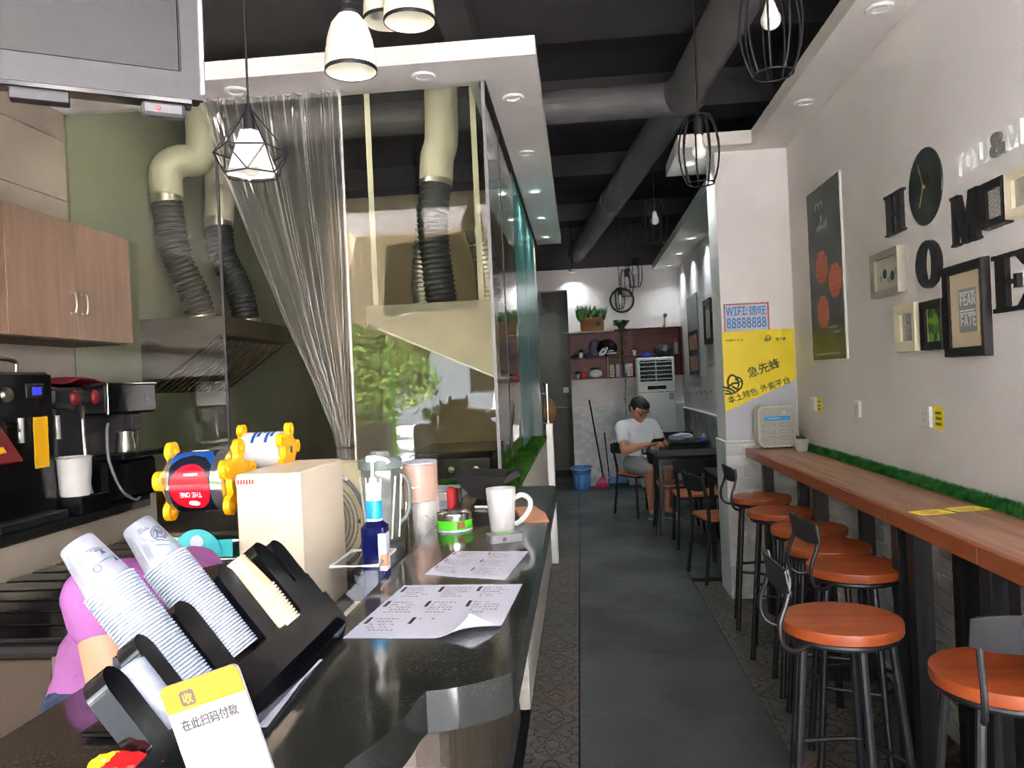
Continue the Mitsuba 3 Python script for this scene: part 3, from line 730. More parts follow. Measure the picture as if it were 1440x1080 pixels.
def in_lattice(k, M, w, h, z):
    part(k, 'print', xf(cat([mv(extrude(LineString([(w * .2, h * (.1 + .1 * i)), (w * .8, h * (.3 + .1 * i))]).buffer(.0015).intersection(sbox(w * .2, h * .15, w * .8, h * .85)), .0005), z=z) for i in range(-1, 7)] +
                          [mv(extrude(LineString([(w * .8, h * (.1 + .1 * i)), (w * .2, h * (.3 + .1 * i))]).buffer(.0015).intersection(sbox(w * .2, h * .15, w * .8, h * .85)), .0005), z=z + .0002) for i in range(-1, 7)]), M), 'print_grey', smooth=False)
picture('picture_frame', 'silver framed picture of small potted plants left of the letter O', 3.865, 3.54, 1.807, 2.012, .032, 'frame_silver', 'mat_grey', .04, in_pots)
picture('picture_frame', 'small cream framed picture below the silver frame', 3.62, 3.405, 1.549, 1.755, .045, 'frame_cream', 'mat_grey', .035, in_rings)
picture('picture_frame', 'small black framed green leaf picture between the cream frame and the tall frame', 3.372, 3.172, 1.548, 1.748, .034, 'frame_black', 'mat_tan', .03, in_green)
picture('picture_frame', 'tall black framed print reading FEAR and FATE on beige board', 3.165, 2.857, 1.515, 1.857, .036, 'frame_black', 'mat_tan', .028, in_fate)
picture('picture_frame', 'black framed picture with a pale lattice right of the letter M', 2.852, 2.697, 1.94, 2.098, .030, 'frame_black', 'mat_grey', .03, in_lattice)
picture('picture_frame', 'cream framed picture at the right edge of the photo beside the lattice picture', 2.684, 2.53, 1.944, 2.094, .030, 'frame_cream', 'mat_grey', .035, None)

def letter(ch, label, y0, y1, z0, z1, mtl, depth=.018, name='wall_letter', group='letters spelling HOME on the right wall'):
    w, h = y0 - y1, z1 - z0
    s, q = .30 * w, .055 * h
    if ch == 'H':
        P = unary_union([sbox(.10 * w, 0, .38 * w, h), sbox(.62 * w, 0, .90 * w, h), sbox(.3 * w, .45 * h, .7 * w, .55 * h), sbox(0, 0, .46 * w, q), sbox(.54 * w, 0, w, q), sbox(0, h - q, .46 * w, h), sbox(.54 * w, h - q, w, h)])
    elif ch == 'O':
        E_ = lambda a, b: affinity.scale(Point(w / 2, h / 2).buffer(1, quad_segs=16), a, b)
        P = E_(w / 2, h / 2).difference(E_(w * .19, h * .40))
    elif ch == 'M':
        P = unary_union([sbox(.06 * w, 0, .17 * w, h), sbox(.72 * w, 0, .95 * w, h), Polygon([(.06 * w, h), (.32 * w, h), (.60 * w, .05 * h), (.46 * w, 0), (.42 * w, 0)]), Polygon([(.95 * w, h), (.70 * w, h), (.44 * w, 0), (.56 * w, 0)]), sbox(0, 0, .26 * w, q), sbox(.64 * w, 0, w, q), sbox(0, h - q, .3 * w, h), sbox(.7 * w, h - q, w, h)])
    else:
        P = unary_union([sbox(.10 * w, 0, .40 * w, h), sbox(0, 0, .95 * w, .075 * h), sbox(0, .925 * h, .95 * w, h), Polygon([(.95 * w, 0), (w, .28 * h), (.90 * w, .28 * h), (.70 * w, .07 * h)]), Polygon([(.95 * w, h), (.97 * w, .74 * h), (.88 * w, .74 * h), (.68 * w, .93 * h)]), sbox(.4 * w, .47 * h, .68 * w, .54 * h), sbox(.62 * w, .38 * h, .72 * w, .62 * h)])
    return solo(name, xf(extrude(P, depth), W(y0, z0)), mtl, label, 'letter', group, smooth=False)
letter('H', 'large black serif letter H left of the round clock', 3.722, 3.518, 2.07, 2.25, 'frame_black')
letter('O', 'large black letter O between the silver frame and the tall frame', 3.415, 3.203, 1.797, 1.987, 'frame_black')
letter('M', 'large black serif letter M right of the round clock', 3.095, 2.892, 1.922, 2.105, 'frame_black')
letter('E', 'large black serif letter E at the right edge below the lattice picture', 2.816, 2.60, 1.655, 1.845, 'frame_black')
mat('letter_white', (232, 230, 228), .35); mat('letter_grey', (122, 120, 116), .4)
def small_letter(ch, label, y0, y1, z0, z1, mtl):
    m = latin(ch, .08, .012, True)
    b = m.bounds
    m.apply_translation((-b[0][0], -b[0][1], 0)); m.apply_transform(np.diag([(y0 - y1) / (b[1][0] - b[0][0]), (z1 - z0) / (b[1][1] - b[0][1]), 1, 1.0]))
    solo('small_wall_letter', xf(m, W(y0, z0)), mtl, label, 'letter', 'small letters over the pictures', smooth=False)
small_letter('Y', 'small white letter Y at the start of the YOU row', 3.066, 2.995, 2.172, 2.25, 'letter_white')
small_letter('O', 'small white letter O in the YOU row', 2.985, 2.90, 2.172, 2.25, 'letter_white')
small_letter('U', 'small white letter U before the grey ampersand', 2.885, 2.815, 2.172, 2.25, 'letter_white')
small_letter('&', 'small grey ampersand between the white letters', 2.806, 2.715, 2.170, 2.252, 'letter_grey')
small_letter('M', 'small white letter M right of the grey ampersand', 2.705, 2.615, 2.172, 2.25, 'letter_white')

k = thing('wall_clock', 'round black record shaped wall clock with gold hands', 'clock')
M = W(3.325, 2.205)
mat('vinyl', (20, 26, 28), .22, spec=.6); mat('gold', (196, 160, 92), .3, .8)
part(k, 'disc', xf(lathe([(0, 0), (.152, 0), (.154, .003), (.152, .006)] + [(r, .0065 if i % 2 else .0055) for i, r in enumerate(np.linspace(.148, .058, 24))] + [(.055, .006), (0, .006)], 64), M), 'vinyl', smooth=20)
part(k, 'centre_label', xf(lathe([(0, .0062), (.050, .0062), (.050, .0070), (0, .0070)], 40), M), 'black_gloss')
def hand(deg, L, w0):
    a = math.radians(deg)
    return xf(bar((0, 0, .012), (L * math.sin(a), L * math.cos(a), .012), w0, .0015), M)
part(k, 'minute_hand', hand(-22, .105, .006), 'gold', 'gold minute hand'); part(k, 'hour_hand', hand(207, .085, .008), 'gold', 'gold hour hand')
part(k, 'hub', xf(lathe([(0, .004), (.008, .004), (.008, .014), (0, .015)], 20), M), 'gold')

# tall poster with three waffles
k = thing('waffle_poster', 'tall dark poster with three hexagonal orange waffles', 'poster')
M = W(4.91, 1.54, .003); w, h = .60, .99
mat('poster_dark', mottled((54, 58, 54), (74, 76, 70), 4, 3), .5); mat('waffle', (196, 104, 68), .6); mat('waffle_dark', (148, 74, 50), .6)
mat('poster_olive', mottled((76, 82, 40), (102, 104, 52), 6, 3), .5)
part(k, 'board', xf(box(0, w, 0, h, 0, .012), M), 'trim_white', smooth=False)
part(k, 'sheet', xf(mv(extrude(sbox(.004, .004, w - .012, h - .004), .0006), z=.012), M), 'poster_dark', smooth=False)
part(k, 'sheet_foot', xf(mv(extrude(sbox(.004, .004, w - .012, h * .17), .0004), z=.0127), M), 'poster_olive', smooth=False)
for cx, cy in ((.24, .53), (.465, .43), (.235, .275)):
    H_ = Polygon([(cx + .105 * a, cy + .092 * b) for a, b in ((.45, 1), (1, .45), (1, -.45), (.45, -1), (-.45, -1), (-1, -.45), (-1, .45), (-.45, 1))])
    q = part(k, 'waffle', xf(mv(extrude(H_, .0006), z=.0128), M), 'waffle', smooth=False)
    grid = unary_union([sbox(cx - .1 + .0333 * i - .006, cy - .1, cx - .1 + .0333 * i + .006, cy + .1) for i in range(7)] ).intersection(unary_union([sbox(cx - .11, cy - .09 + .03 * j - .009, cx + .11, cy - .09 + .03 * j + .009) for j in range(7)])).intersection(H_.buffer(-.006))
    part(q, 'grid', xf(mv(extrude(grid, .0004), z=.0134), M), 'waffle_dark', smooth=False)
mat('poster_ink', (200, 196, 186), .6)
part(k, 'lettering', xf(cat([mv(extrude(sbox(a, b, a + c, b + .012), .0004), z=.0132) for a, b, c in ((.30, .175, .19), (.40, .145, .12), (.08, .030, .42))] + [mv(extrude(sbox(.16 + .03 * i, .865 + .02 * (i % 2), .178 + .03 * i, .90), .0004), z=.0130) for i in range(5)] + [mv(extrude(Point(.27, .80).buffer(.022), .0004), z=.013)] + [mv(extrude(sbox(.17 + .035 * i, .735, .192 + .035 * i, .765 + .008 * (i % 3)), .0004), z=.0130) for i in range(6)]), M), 'print_grey', smooth=False)

# sockets and their stickers
for i, (y, lab) in enumerate(((4.985, 'white wall socket nearest the pillar'), (4.215, 'white wall switch plate in the middle over the bar'), (3.40, 'white double socket at the right over the bar'))):
    k = thing('wall_socket', lab, 'socket', 'socket plates over the bar')
    M = W(y, 1.279)
    part(k, 'plate', xf(box(-.046, .046, -.044, .044, 0, .013, .003), M), 'white_plastic')
    part(k, 'insert', xf(cat(box(-.030, .030, -.030, .030, .012, .0145, .001)), M), 'white_plastic')
    part(k, 'slots', xf(cat([box(a - .002, a + .002, b - .006, b + .006, .0140, .0149) for a, b in ((-.012, .012), (.012, .012), (0, -.012))]), M), 'mid_plastic')
for i, (y, lab) in enumerate(((4.88, 'yellow sticker beside the socket nearest the pillar'), (3.30, 'yellow hexagonal sticker beside the right double socket'))):
    k = thing('wall_sticker', lab, 'sticker', 'yellow stickers over the bar')
    M = W(y, 1.279)
    part(k, 'film', xf(extrude(Polygon([(0, .052), (.042, .036), (.042, -.036), (0, -.052), (-.042, -.036), (-.042, .036)]), .0008), M), 'poster_yellow', smooth=False)
    part(k, 'print', xf(mv(cat([extrude(sbox(-.026 + .013 * j, b, -.017 + .013 * j, b + .010), .0004) for b in (.014, -.008, -.030) for j in range(4)]), z=.0008), M), 'ink_dark', smooth=False)

# ------------------------------------------------------------------ the pillar's posters
PF = PY0
def Pm(x, z, d=0.0): return basis((x, PF - d, z), (1, 0, 0), (0, 0, 1), (0, -1, 0))
k = thing('wifi_sign', 'white wifi sign with blue lettering and a red border on the pillar', 'sign')
M = Pm(.962, 1.765)
part(k, 'sheet', xf(extrude(sbox(0, 0, .30, .185), .0015), M), 'paper_white', smooth=False)
part(k, 'border', xf(mv(extrude(sbox(.006, -.0, .294, .179).difference(sbox(.012, -.01, .288, .173)), .0004), z=.0015), M), 'red_ink', smooth=False)
def fitted(m, x0, y0, w_, h_):
    m = m.copy(); b = m.bounds
    m.apply_translation((-b[0][0], -b[0][1], -b[0][2])); m.apply_transform(np.diag([w_ / (b[1][0] - b[0][0]), h_ / (b[1][1] - b[0][1]), 1, 1.0])); m.apply_translation((x0, y0, 0)); return m
txt = [fitted(latin('WIFI:', .06, .0005, True), .018, .104, .140, .056), fitted(cjk('德旺', .06, .0005), .166, .102, .112, .060), fitted(latin('88888888', .06, .0005, True), .022, .018, .254, .070)]
part(k, 'lettering', xf(mv(cat(txt), z=.0015), M), 'blue_ink', smooth=False)
k = thing('delivery_poster', 'yellow and white poster with a bee emblem and slanted black lettering on the pillar', 'poster')
M = Pm(.948, 1.045)
part(k, 'sheet', xf(extrude(sbox(0, 0, .462, .72), .0010), M), 'paper_white', smooth=False)
yl = Polygon([(0, .19), (0, .72), (.462, .72), (.462, .385)])
part(k, 'yellow_field', xf(mv(extrude(yl, .0004), z=.0010), M), 'poster_yellow', smooth=False)
def slant(m, x, y, a=17, z=.0014):
    return mv(xf(m, rot(a, (0, 0, 1))), x, y, z)
big = [slant(cjk('急先蜂', .066, .0005), .165, .405), slant(cjk('本土特色·外卖平台', .046, .0005), .028, .242)]
small = [mv(cjk('急先蜂', .020, .0004), .345, .645, .0014), mv(cjk('本土特色·外卖平台', .013, .0004), .02, .655, .0014)]
part(k, 'lettering', xf(cat(big + small), M), 'ink_dark', smooth=False)
def bee(s):
    c = lambda pts, r: LineString(cspline([(x * s, y * s) for x, y in pts], 6)).buffer(r * s)
    body = [c([(0, .1), (.3, 0), (.75, .1), (.95, .3), (1.0, .55), (.85, .75), (.72, .66)], .045), c([(.25, .3), (.3, .7), (.55, .95), (.78, .75), (.80, .4), (.72, .25)], .05), c([(.33, .45), (.55, .5), (.78, .45)], .05), c([(.0, .45), (.25, .30), (.45, .1)], .05), c([(-.05, .28), (.15, .2), (.3, .03)], .045), c([(.45, .35), (.6, .2), (.75, .1)], .05), c([(.9, .48), (.93, .50)], .035)]
    return unary_union(body)
part(k, 'emblem', xf(cat(slant(extrude(bee(.125), .0005), .010, .30, 14), mv(extrude(bee(.042), .0004), .275, .645, .0014)), M), 'ink_brown', smooth=False)

# power bank cabinet and potted plant on the far end of the bar
k = thing('charger_cabinet', 'rounded grey cabinet with six slots standing at the far end of the bar', 'charging cabinet')
M = basis((1.235, 5.17, 1.004), (1, .06, 0), (0, 0, 1), (.06, -1, 0))
mat('cab_grey', (186, 184, 176), .4); mat('cab_face', (170, 168, 160), .5); mat('cab_slot', (140, 138, 132), .5)
R = affinity.translate(rrect(.25, .265, .045), 0, .1375)
body = xf(cat(mv(extrude(R, .085), z=-.085), mv(extrude(R.difference(affinity.translate(rrect(.222, .237, .034), 0, .1375)), .008), z=0)), M)
part(k, 'body', body, 'cab_grey')
part(k, 'face', xf(mv(extrude(affinity.translate(rrect(.222, .237, .034), 0, .1375), .002), z=0), M), 'cab_face')
for r in range(3):
    for c in (-1, 1):
        part(k, 'slot', xf(mv(extrude(rrect(.082, .022, .010).difference(rrect(.076, .016, .008)), .0015), .052 * c, .062 + .042 * r, .002), M), 'cab_slot')
part(k, 'banner', xf(mv(extrude(rrect(.165, .026, .012), .0008), 0, .188, .002), M), 'label_blue')
part(k, 'banner_print', xf(mv(cat(extrude(rrect(.08, .008, .004), .0006), mv(extrude(rrect(.022, .022, .003), .0006), .062, .034)), -.02, .188, .0029), M), 'paper_white')
for x in (-.07, .07): part(k, 'foot', xf(box(x - .02, x + .02, -.004, .006, -.075, -.01), M), 'black_plastic')

def leaves(n, r, h, seed, size=(.03, .06), up=.7, c=(0, 0, 0), spread=1.0):
    """A tuft of pointed leaves growing from a centre."""
    rr = random.Random(seed); out_v, out_f = [], []
    for i in range(n):
        a = rr.uniform(0, 2 * PI); el = rr.uniform(up - .5, up + .5)
        L = rr.uniform(*size); wd = L * rr.uniform(.22, .34)
        d = V(math.cos(a) * math.cos(el), math.sin(a) * math.cos(el), math.sin(el))
        s = V(-math.sin(a), math.cos(a), 0)
        b = V(*c) + V(rr.uniform(-r, r) * spread, rr.uniform(-r, r) * spread, rr.uniform(0, h))
        nrm = np.cross(d, s)
        p = [b, b + d * L * .45 + s * wd + nrm * L * .05, b + d * L * .45 - s * wd + nrm * L * .05, b + d * L - V(0, 0, L * .18)]
        o = len(out_v); out_v += p; out_f += [(o, o + 1, o + 2), (o + 1, o + 3, o + 2)]
    return trimesh.Trimesh(out_v, out_f, process=False)
k = thing('potted_plant', 'small succulent in a white pot in front of the grey charging cabinet', 'potted plant')
part(k, 'pot', lathe([(0, 0), (.028, 0), (.032, .004), (.043, .072), (.043, .078), (.038, .078), (.036, .070), (0, .066)], 32, 1.315, 4.93, 1.0), 'white_ceramic')
part(k, 'foliage', leaves(60, .022, .012, 5, (.02, .035), .6, (1.315, 4.93, 1.07)), 'leaf', smooth=False)

# ------------------------------------------------------------------ back of the room: tables and chairs
def make_chair(label):
    s = thing('dining_chair', label, 'chair')
    seat = mv(extrude(unary_union([rrect(.40, .40, .05)]), .018), z=.442)
    part(s, 'seat', seat, 'chair_wood', 'reddish wooden seat board')
    part(s, 'seat_frame', box(-.185, .185, -.185, .185, .420, .442, .003), 'black_metal')
    for sx in (-1, 1):
        part(s, 'leg', rod((.175 * sx, .165, .425), (.20 * sx, .205, 0), .014), 'black_metal')
        part(s, 'rear_leg', sweep(cspline([(.21 * sx, -.235, 0), (.185 * sx, -.19, .43), (.195 * sx, -.205, .60), (.21 * sx, -.235, .77)], 6), .014, 10), 'black_metal')
    vv, ff = [], []
    nx, nz = 15, 5
    for off in (0, 1):
        for j in range(nz):
            for i in range(nx):
                x = -.225 + .45 * i / (nx - 1); z = .655 + .12 * j / (nz - 1)
                y = -.222 - .02 * (j / (nz - 1)) - .045 * (1 - (x / .225) ** 2) - (.012 if off else 0)
                e = (abs(x) / .225) ** 6
                vv.append((x, y, z + (.015 * e if j == 0 else -.015 * e if j == nz - 1 else 0)))
    n1 = nx * nz
    for j in range(nz - 1):
        for i in range(nx - 1):
            a, b, c, d = j * nx + i, j * nx + i + 1, (j + 1) * nx + i + 1, (j + 1) * nx + i
            ff += [(a, b, c), (a, c, d), (n1 + a, n1 + c, n1 + b), (n1 + a, n1 + d, n1 + c)]
    edge = list(range(nx)) + [(j + 1) * nx - 1 for j in range(1, nz)] + [(nz - 1) * nx + i for i in range(nx - 2, -1, -1)] + [j * nx for j in range(nz - 2, 0, -1)]
    for a, b in zip(edge, edge[1:] + edge[:1]): ff += [(a, b, n1 + b), (a, n1 + b, n1 + a)]
    m = trimesh.Trimesh(vv, ff, process=False); m.fix_normals()
    part(s, 'backrest', m, 'black_matte', 'wide curved black backrest')
    return s
CH = [(1.025, 5.965, -80, 'wooden seated chair with black back nearest the camera, just behind the pillar'),
      (.985, 7.12, 0, 'chair with its wide black back turned to the camera, second behind the pillar'),
      (.905, 7.80, -90, 'chair pushed in from the aisle side of the table in front of the seated man'),
      (.62, 8.71, -150.6, 'chair that the man in the white shirt sits on'),
      (1.16, 9.88, 180, 'chair at the far side of the last table near the air conditioner')]
cproto = make_chair('')
own = {q: scene.pop(q) for q in list(scene) if q.startswith(cproto + '__')}
plab = {q: labels[q] for q in labels if q.startswith(cproto + '__')}
for i, (x, y, a, lab) in enumerate(CH):
    k = cproto if i == 0 else thing('dining_chair', lab, 'chair')
    labels[k].update(label=lab, group='dining chairs behind the pillar')
    for q, d in own.items():
        scene[k + q[len(cproto):]] = {**d, 'to_world': T(trans(x, y, 0) @ rotz(a))}
        if q in plab: labels[k + q[len(cproto):]] = dict(plab[q])

for (x0, x1, y0, y1), lab in (((.95, 1.395, 5.80, 6.45), 'black dining table directly behind the pillar with a small box on it'), ((.665, 1.385, 7.48, 8.10), 'black dining table in front of the seated man'), ((.86, 1.395, 8.90, 9.50), 'black dining table farthest back along the right wall')):
    k = thing('dining_table', lab, 'table', 'black tables along the rear right wall')
    part(k, 'tabletop', box(x0, x1, y0, y1, .715, .745, .004), 'table_black')
    part(k, 'apron', cat(box(x0 + .03, x1 - .03, y0 + .03, y0 + .05, .655, .714), box(x0 + .03, x1 - .03, y1 - .05, y1 - .03, .655, .714), box(x0 + .03, x0 + .05, y0 + .051, y1 - .051, .655, .714), box(x1 - .05, x1 - .03, y0 + .051, y1 - .051, .655, .714)), 'black_metal', kind='stuff')
    for x in (x0 + .05, x1 - .05):
        for y in (y0 + .05, y1 - .05):
            part(k, 'leg', box(x - .018, x + .018, y - .018, y + .018, 0, .655, .002), 'black_metal')
k = thing('snack_box', 'small blue and orange box on the table behind the pillar', 'box')
part(k, 'body', box(.975, 1.10, 5.86, 5.94, .746, .806, .003), 'blue_ink'); part(k, 'band', box(.974, 1.101, 5.859, 5.941, .748, .776, .002), 'pink_plastic')
part(k, 'print', cat([box(.985 + .025 * i, 1.0 + .025 * i, 5.8575, 5.86, .756, .770) for i in range(4)]), 'paper_white', kind='stuff')
def crumple(c, r, seed, amp=.35, freq=2.2, sub=4):
    m = trimesh.creation.icosphere(subdivisions=sub)
    v = np.array(m.vertices)
    d = meshkit.fbm(v * freq + seed * 3.7, 4, seed) - .5
    v = v * (1 + amp * 2 * d)[:, None] * np.asarray(r)
    m = trimesh.Trimesh(v, m.faces, process=False)
    m.apply_translation((c[0], c[1], c[2] - v[:, 2].min()))
    return m
solo('plastic_bag', crumple((1.10, 8.98, .746), (.13, .06, .045), 3), 'paper_white', 'crumpled white bag on the farthest black table', 'bag', smooth=20)
k = thing('tissue_pack', 'bright blue tissue pack on the farthest table by the right wall', 'tissue pack')
part(k, 'pack', box(1.30, 1.385, 8.92, 8.98, .746, .80, .01), 'bucket_blue'); part(k, 'tissue', hull([(1.32, 8.94, .798), (1.36, 8.96, .798), (1.33, 8.955, .83), (1.355, 8.945, .826), (1.34, 8.96, .835)]), 'paper_white')

# ------------------------------------------------------------------ the red shelf and what is on it
SB, SF = YB - .005, 10.905
k = thing('wall_shelf', 'reddish brown open wall shelf on the back wall with plants and caps', 'shelf')
part(k, 'back_panel', box(-.12, 1.39, SB - .012, SB, 1.49, 2.135, .001), 'shelf_wood')
part(k, 'side_board', box(-.138, -.12, SF, SB, 1.49, 2.12, .002), 'shelf_wood'); part(k, 'side_board', box(1.39, 1.408, SF, SB, 1.49, 2.135, .002), 'shelf_wood')
part(k, 'top_board', box(-.19, .50, SF - .015, SB, 2.12, 2.138, .003), 'pale_plank', 'pale top board'); part(k, 'top_board', box(.50, 1.408, SF + .04, SB, 2.135, 2.15, .002), 'shelf_wood')
part(k, 'shelf_board', box(-.12, .60, SF, SB - .013, 1.768, 1.782, .002), 'shelf_wood'); part(k, 'bottom_board', box(-.138, .75, SF, SB - .013, 1.485, 1.50, .002), 'shelf_wood')
part(k, 'partition', box(.385, .399, SF, SB - .013, 1.50, 1.768, .002), 'pale_plank', 'pale upright board'); part(k, 'partition', box(.60, .612, SF, SB - .013, 1.50, 2.12, .002), 'shelf_wood'); part(k, 'shelf_board', box(.612, 1.39, SF + .06, SB - .013, 1.768, 1.782, .002), 'shelf_wood')
k = thing('planter_sack', 'brown sack full of dark green upright leaves on top of the red shelf', 'potted plant')
part(k, 'sack', xf(lathe([(0, 0), (.135, 0), (.150, .02), (.158, .09), (.150, .15), (.160, .175), (.150, .18), (.140, .16), (0, .155)], 28), trans(.205, 10.985, 2.139) @ np.diag([1.05, .58, 1, 1])), 'sack_brown')
part(k, 'seal', xf(lathe([(0, 0), (.034, 0), (.034, .002), (0, .002)], 24), basis((.285, 10.892, 2.24), (1, 0, 0), (0, 0, 1))), 'cabinet_dark')
def blades(n, cx, cy, z, rx, ry, h, seed, w=.018):
    rr = random.Random(seed); vs, fs = [], []
    for i in range(n):
        x, y = cx + rr.uniform(-rx, rx), cy + rr.uniform(-ry, ry)
        a = rr.uniform(0, PI); L = h * rr.uniform(.55, 1.1); t0 = (x - cx) / max(rx, 1e-6) * .05 + rr.uniform(-.03, .03); t1 = rr.uniform(-.03, .03)
        s = V(math.cos(a), math.sin(a), 0) * w
        o = len(vs)
        vs += [V(x, y, z) - s * .6, V(x, y, z) + s * .6, V(x + t0 * .5, y + t1 * .5, z + L * .55) - s, V(x + t0 * .5, y + t1 * .5, z + L * .55) + s, V(x + t0, y + t1, z + L)]
        fs += [(o, o + 1, o + 3), (o, o + 3, o + 2), (o + 2, o + 3, o + 4)]
    return trimesh.Trimesh(vs, fs, process=False)
part(k, 'foliage', cat(blades(60, .13, 10.985, 2.28, .10, .06, .22, 4), blades(40, .31, 10.985, 2.29, .07, .05, .17, 5)), 'leaf', kind='stuff', smooth=False)
k = thing('hanging_plant', 'leafy green plant on the red shelf top with a long vine hanging down', 'potted plant')
part(k, 'pot', lathe([(0, 0), (.040, 0), (.055, .07), (.050, .072), (0, .06)], 20, .60, 10.99, 2.151), 'black_plastic')
part(k, 'foliage', leaves(130, .075, .05, 8, (.05, .10), .5, (.60, 10.98, 2.19)), 'leaf', kind='stuff', smooth=False)
vine = cspline([(.59, 10.94, 2.21), (.60, 10.87, 2.16), (.615, 10.88, 1.95), (.60, 10.885, 1.72), (.625, 10.88, 1.5), (.605, 10.885, 1.2), (.61, 10.885, .98)], 10)
part(k, 'vine', sweep(vine, .004, 5), 'leaf')
rr = random.Random(2)
part(k, 'vine_leaves', cat([leaves(2 if p[2] > 1.5 else 1, .03 if p[2] > 1.5 else .015, .03, i, (.04, .075), -.2, p) for i, p in enumerate(vine) if p[2] > 1.6 or i % 3 == 0]), 'leaf', kind='stuff', smooth=False)
solo('plant_sprig', cat(rod((1.185, 11.03, 2.151), (1.20, 11.03, 2.30), .003), leaves(3, .004, .02, 4, (.07, .10), .8, (1.20, 11.03, 2.27)), lathe([(0, 0), (.02, 0), (.02, .02), (0, .02)], 12, 1.185, 11.03, 2.151)), 'leaf', 'single leafy sprig standing at the right on the red shelf top', 'plant', smooth=False)
def small_pot(x, z, lab, h=.07, r=.033, tuft=30, y=10.94):
    q = thing('potted_plant', lab, 'potted plant')
    part(q, 'pot', lathe([(0, 0), (r * .75, 0), (r, h * .9), (r, h), (r * .88, h), (0, h * .85)], 20, x, y, z), 'white_ceramic')
    part(q, 'foliage', leaves(tuft, .02, .02, int(x * 100) % 17, (.03, .06), .9, (x, y, z + h * .9)), 'leaf', kind='stuff', smooth=False)
small_pot(.03, 1.782, 'little white pot with a plant on the upper left shelf before a blue cap')
small_pot(.755, 1.782, 'little white pot right of the hanging vine on the red shelf', .07, .034, 26, 11.0)
small_pot(-.03, 1.50, 'little pale pot with a plant at the left end of the bottom shelf', .06, .038)
def cap(x, y, z, r, a, m, lab, print_=None):
    q = thing('cap', lab, 'cap')
    dome = [(r * math.cos(t), r * .78 * math.sin(t)) for t in np.linspace(0, PI / 2, 10)]
    part(q, 'crown', lathe([(r * .97, 0)] + dome[:-1] + [(0, r * .78)], 28, x, y, z + .004), m)
    br = extrude(affinity.scale(Point(0, 0).buffer(1), r * .75, r * .85).difference(sbox(-1, -1, 1, 0)), .005)
    part(q, 'brim', xf(br, trans(x, y, z + .004) @ rotz(a) @ trans(0, r * .75, 0)), m)
    part(q, 'button', ellipsoid((x, y, z + .004 + r * .78), (.009, .009, .006), 2), m)
    return q
mat('cap_blue', (34, 52, 110), .7); mat('cap_royal', (24, 36, 140), .7); mat('cap_black', (20, 20, 22), .6); mat('cap_purple', (92, 76, 104), .7)
cap(-.045, 11.02, 1.782, .062, 180, 'cap_blue', 'blue cap at the left end of the upper shelf')
cap(.135, 10.99, 1.782, .072, 200, 'cap_blue', 'blue cap lying between the little white pot and the helmet')
cap(.91, 10.78, 1.736, .085, 150, 'cap_royal', 'royal blue cap lying on top of the air conditioner')
k = thing('helmet', 'black riding helmet with white graphics on the upper shelf', 'helmet')
hp = [(.128 * math.cos(t), .115 + .125 * math.sin(t)) for t in np.linspace(-.9, PI / 2, 18)]
part(k, 'shell', xf(lathe(hp[:-1] + [(0, .24)], 36), trans(.395, 10.985, 1.7835) @ np.diag([1.05, .62, 1, 1])), 'cap_black')
part(k, 'visor', xf(lathe([(.131 * math.cos(t), .115 + .128 * math.sin(t)) for t in np.linspace(-.25, .35, 6)], 36), trans(.395, 10.983, 1.7835) @ np.diag([1.05, .625, 1, 1])), 'black_gloss')
gm = cat([mv(extrude(P_, .004), 0, 0) for P_ in (LineString(cspline([(-.10, .05), (-.06, .10), (-.02, .09), (-.05, .04), (-.10, .03)], 5)).buffer(.016), LineString([(.0, .04), (.11, .045)]).buffer(.013), LineString([(.02, .075), (.08, .078)]).buffer(.009))])
part(k, 'graphics', xf(gm, basis((.395, 10.897, 1.7825), (1, 0, 0), (0, 0, 1))), 'paper_white', kind='stuff')
k = thing('helmet', 'dull purple helmet half hidden behind the black one', 'helmet')
part(k, 'shell', xf(lathe(hp[:-1] + [(0, .24)], 30), trans(.235, 11.03, 1.7835) @ np.diag([.70, .35, 1.02, 1])), 'cap_purple')
k = thing('shoulder_bag', 'black bag lying on top of the air conditioner at the right', 'bag')
part(k, 'body', xf(crumple((0, 0, 0), (.12, .07, .085), 6, .18, 1.5), trans(1.12, 10.74, 1.736)), 'cap_black')
part(k, 'badge', xf(lathe([(0, 0), (.032, 0), (.032, .004), (0, .004)], 20), basis((1.14, 10.655, 1.84), (1, 0, 0), (0, 0, 1))), 'grey_plastic')
k = thing('thermos', 'pale slim flask standing upright at the right end of the red shelf', 'flask')
part(k, 'body', lathe([(0, 0), (.03, 0), (.032, .01), (.032, .15), (.02, .17), (0, .17)], 20, 1.33, 11.03, 1.782), 'grey_plastic'); part(k, 'lid', lathe([(0, 0), (.02, 0), (.018, .04), (0, .042)], 20, 1.33, 11.03, 1.952), 'pink_plastic')
for i, (x, m, lab) in enumerate(((.445, 'fan_cream', 'pale yellow carton first of the four in the small shelf'), (.530, 'paper_white', 'white carton second of the four in the small shelf'), (.605 + .04, 'paper_white', 'white carton with dark print third of the four in the small shelf'), (.70, 'rose_beige', 'pink carton last of the four in the small shelf'))):
    q = thing('drink_carton', lab, 'carton', 'four cartons on the bottom shelf')
    part(q, 'body', cat(box(x - .026, x + .026, 10.92, 10.98, 1.5005, 1.645, .003), hull([(x - .024, 10.922, 1.645), (x + .024, 10.922, 1.645), (x - .024, 10.978, 1.645), (x + .024, 10.978, 1.645), (x - .024, 10.95, 1.675), (x + .024, 10.95, 1.675)])), m)
    part(q, 'print', cat([box(x - .016 + .004 * (j % 2), x + .012, 10.9185, 10.9205, 1.53 + .028 * j, 1.543 + .028 * j) for j in range(4)]), 'ink_brown' if i != 1 else 'print_grey', kind='stuff')
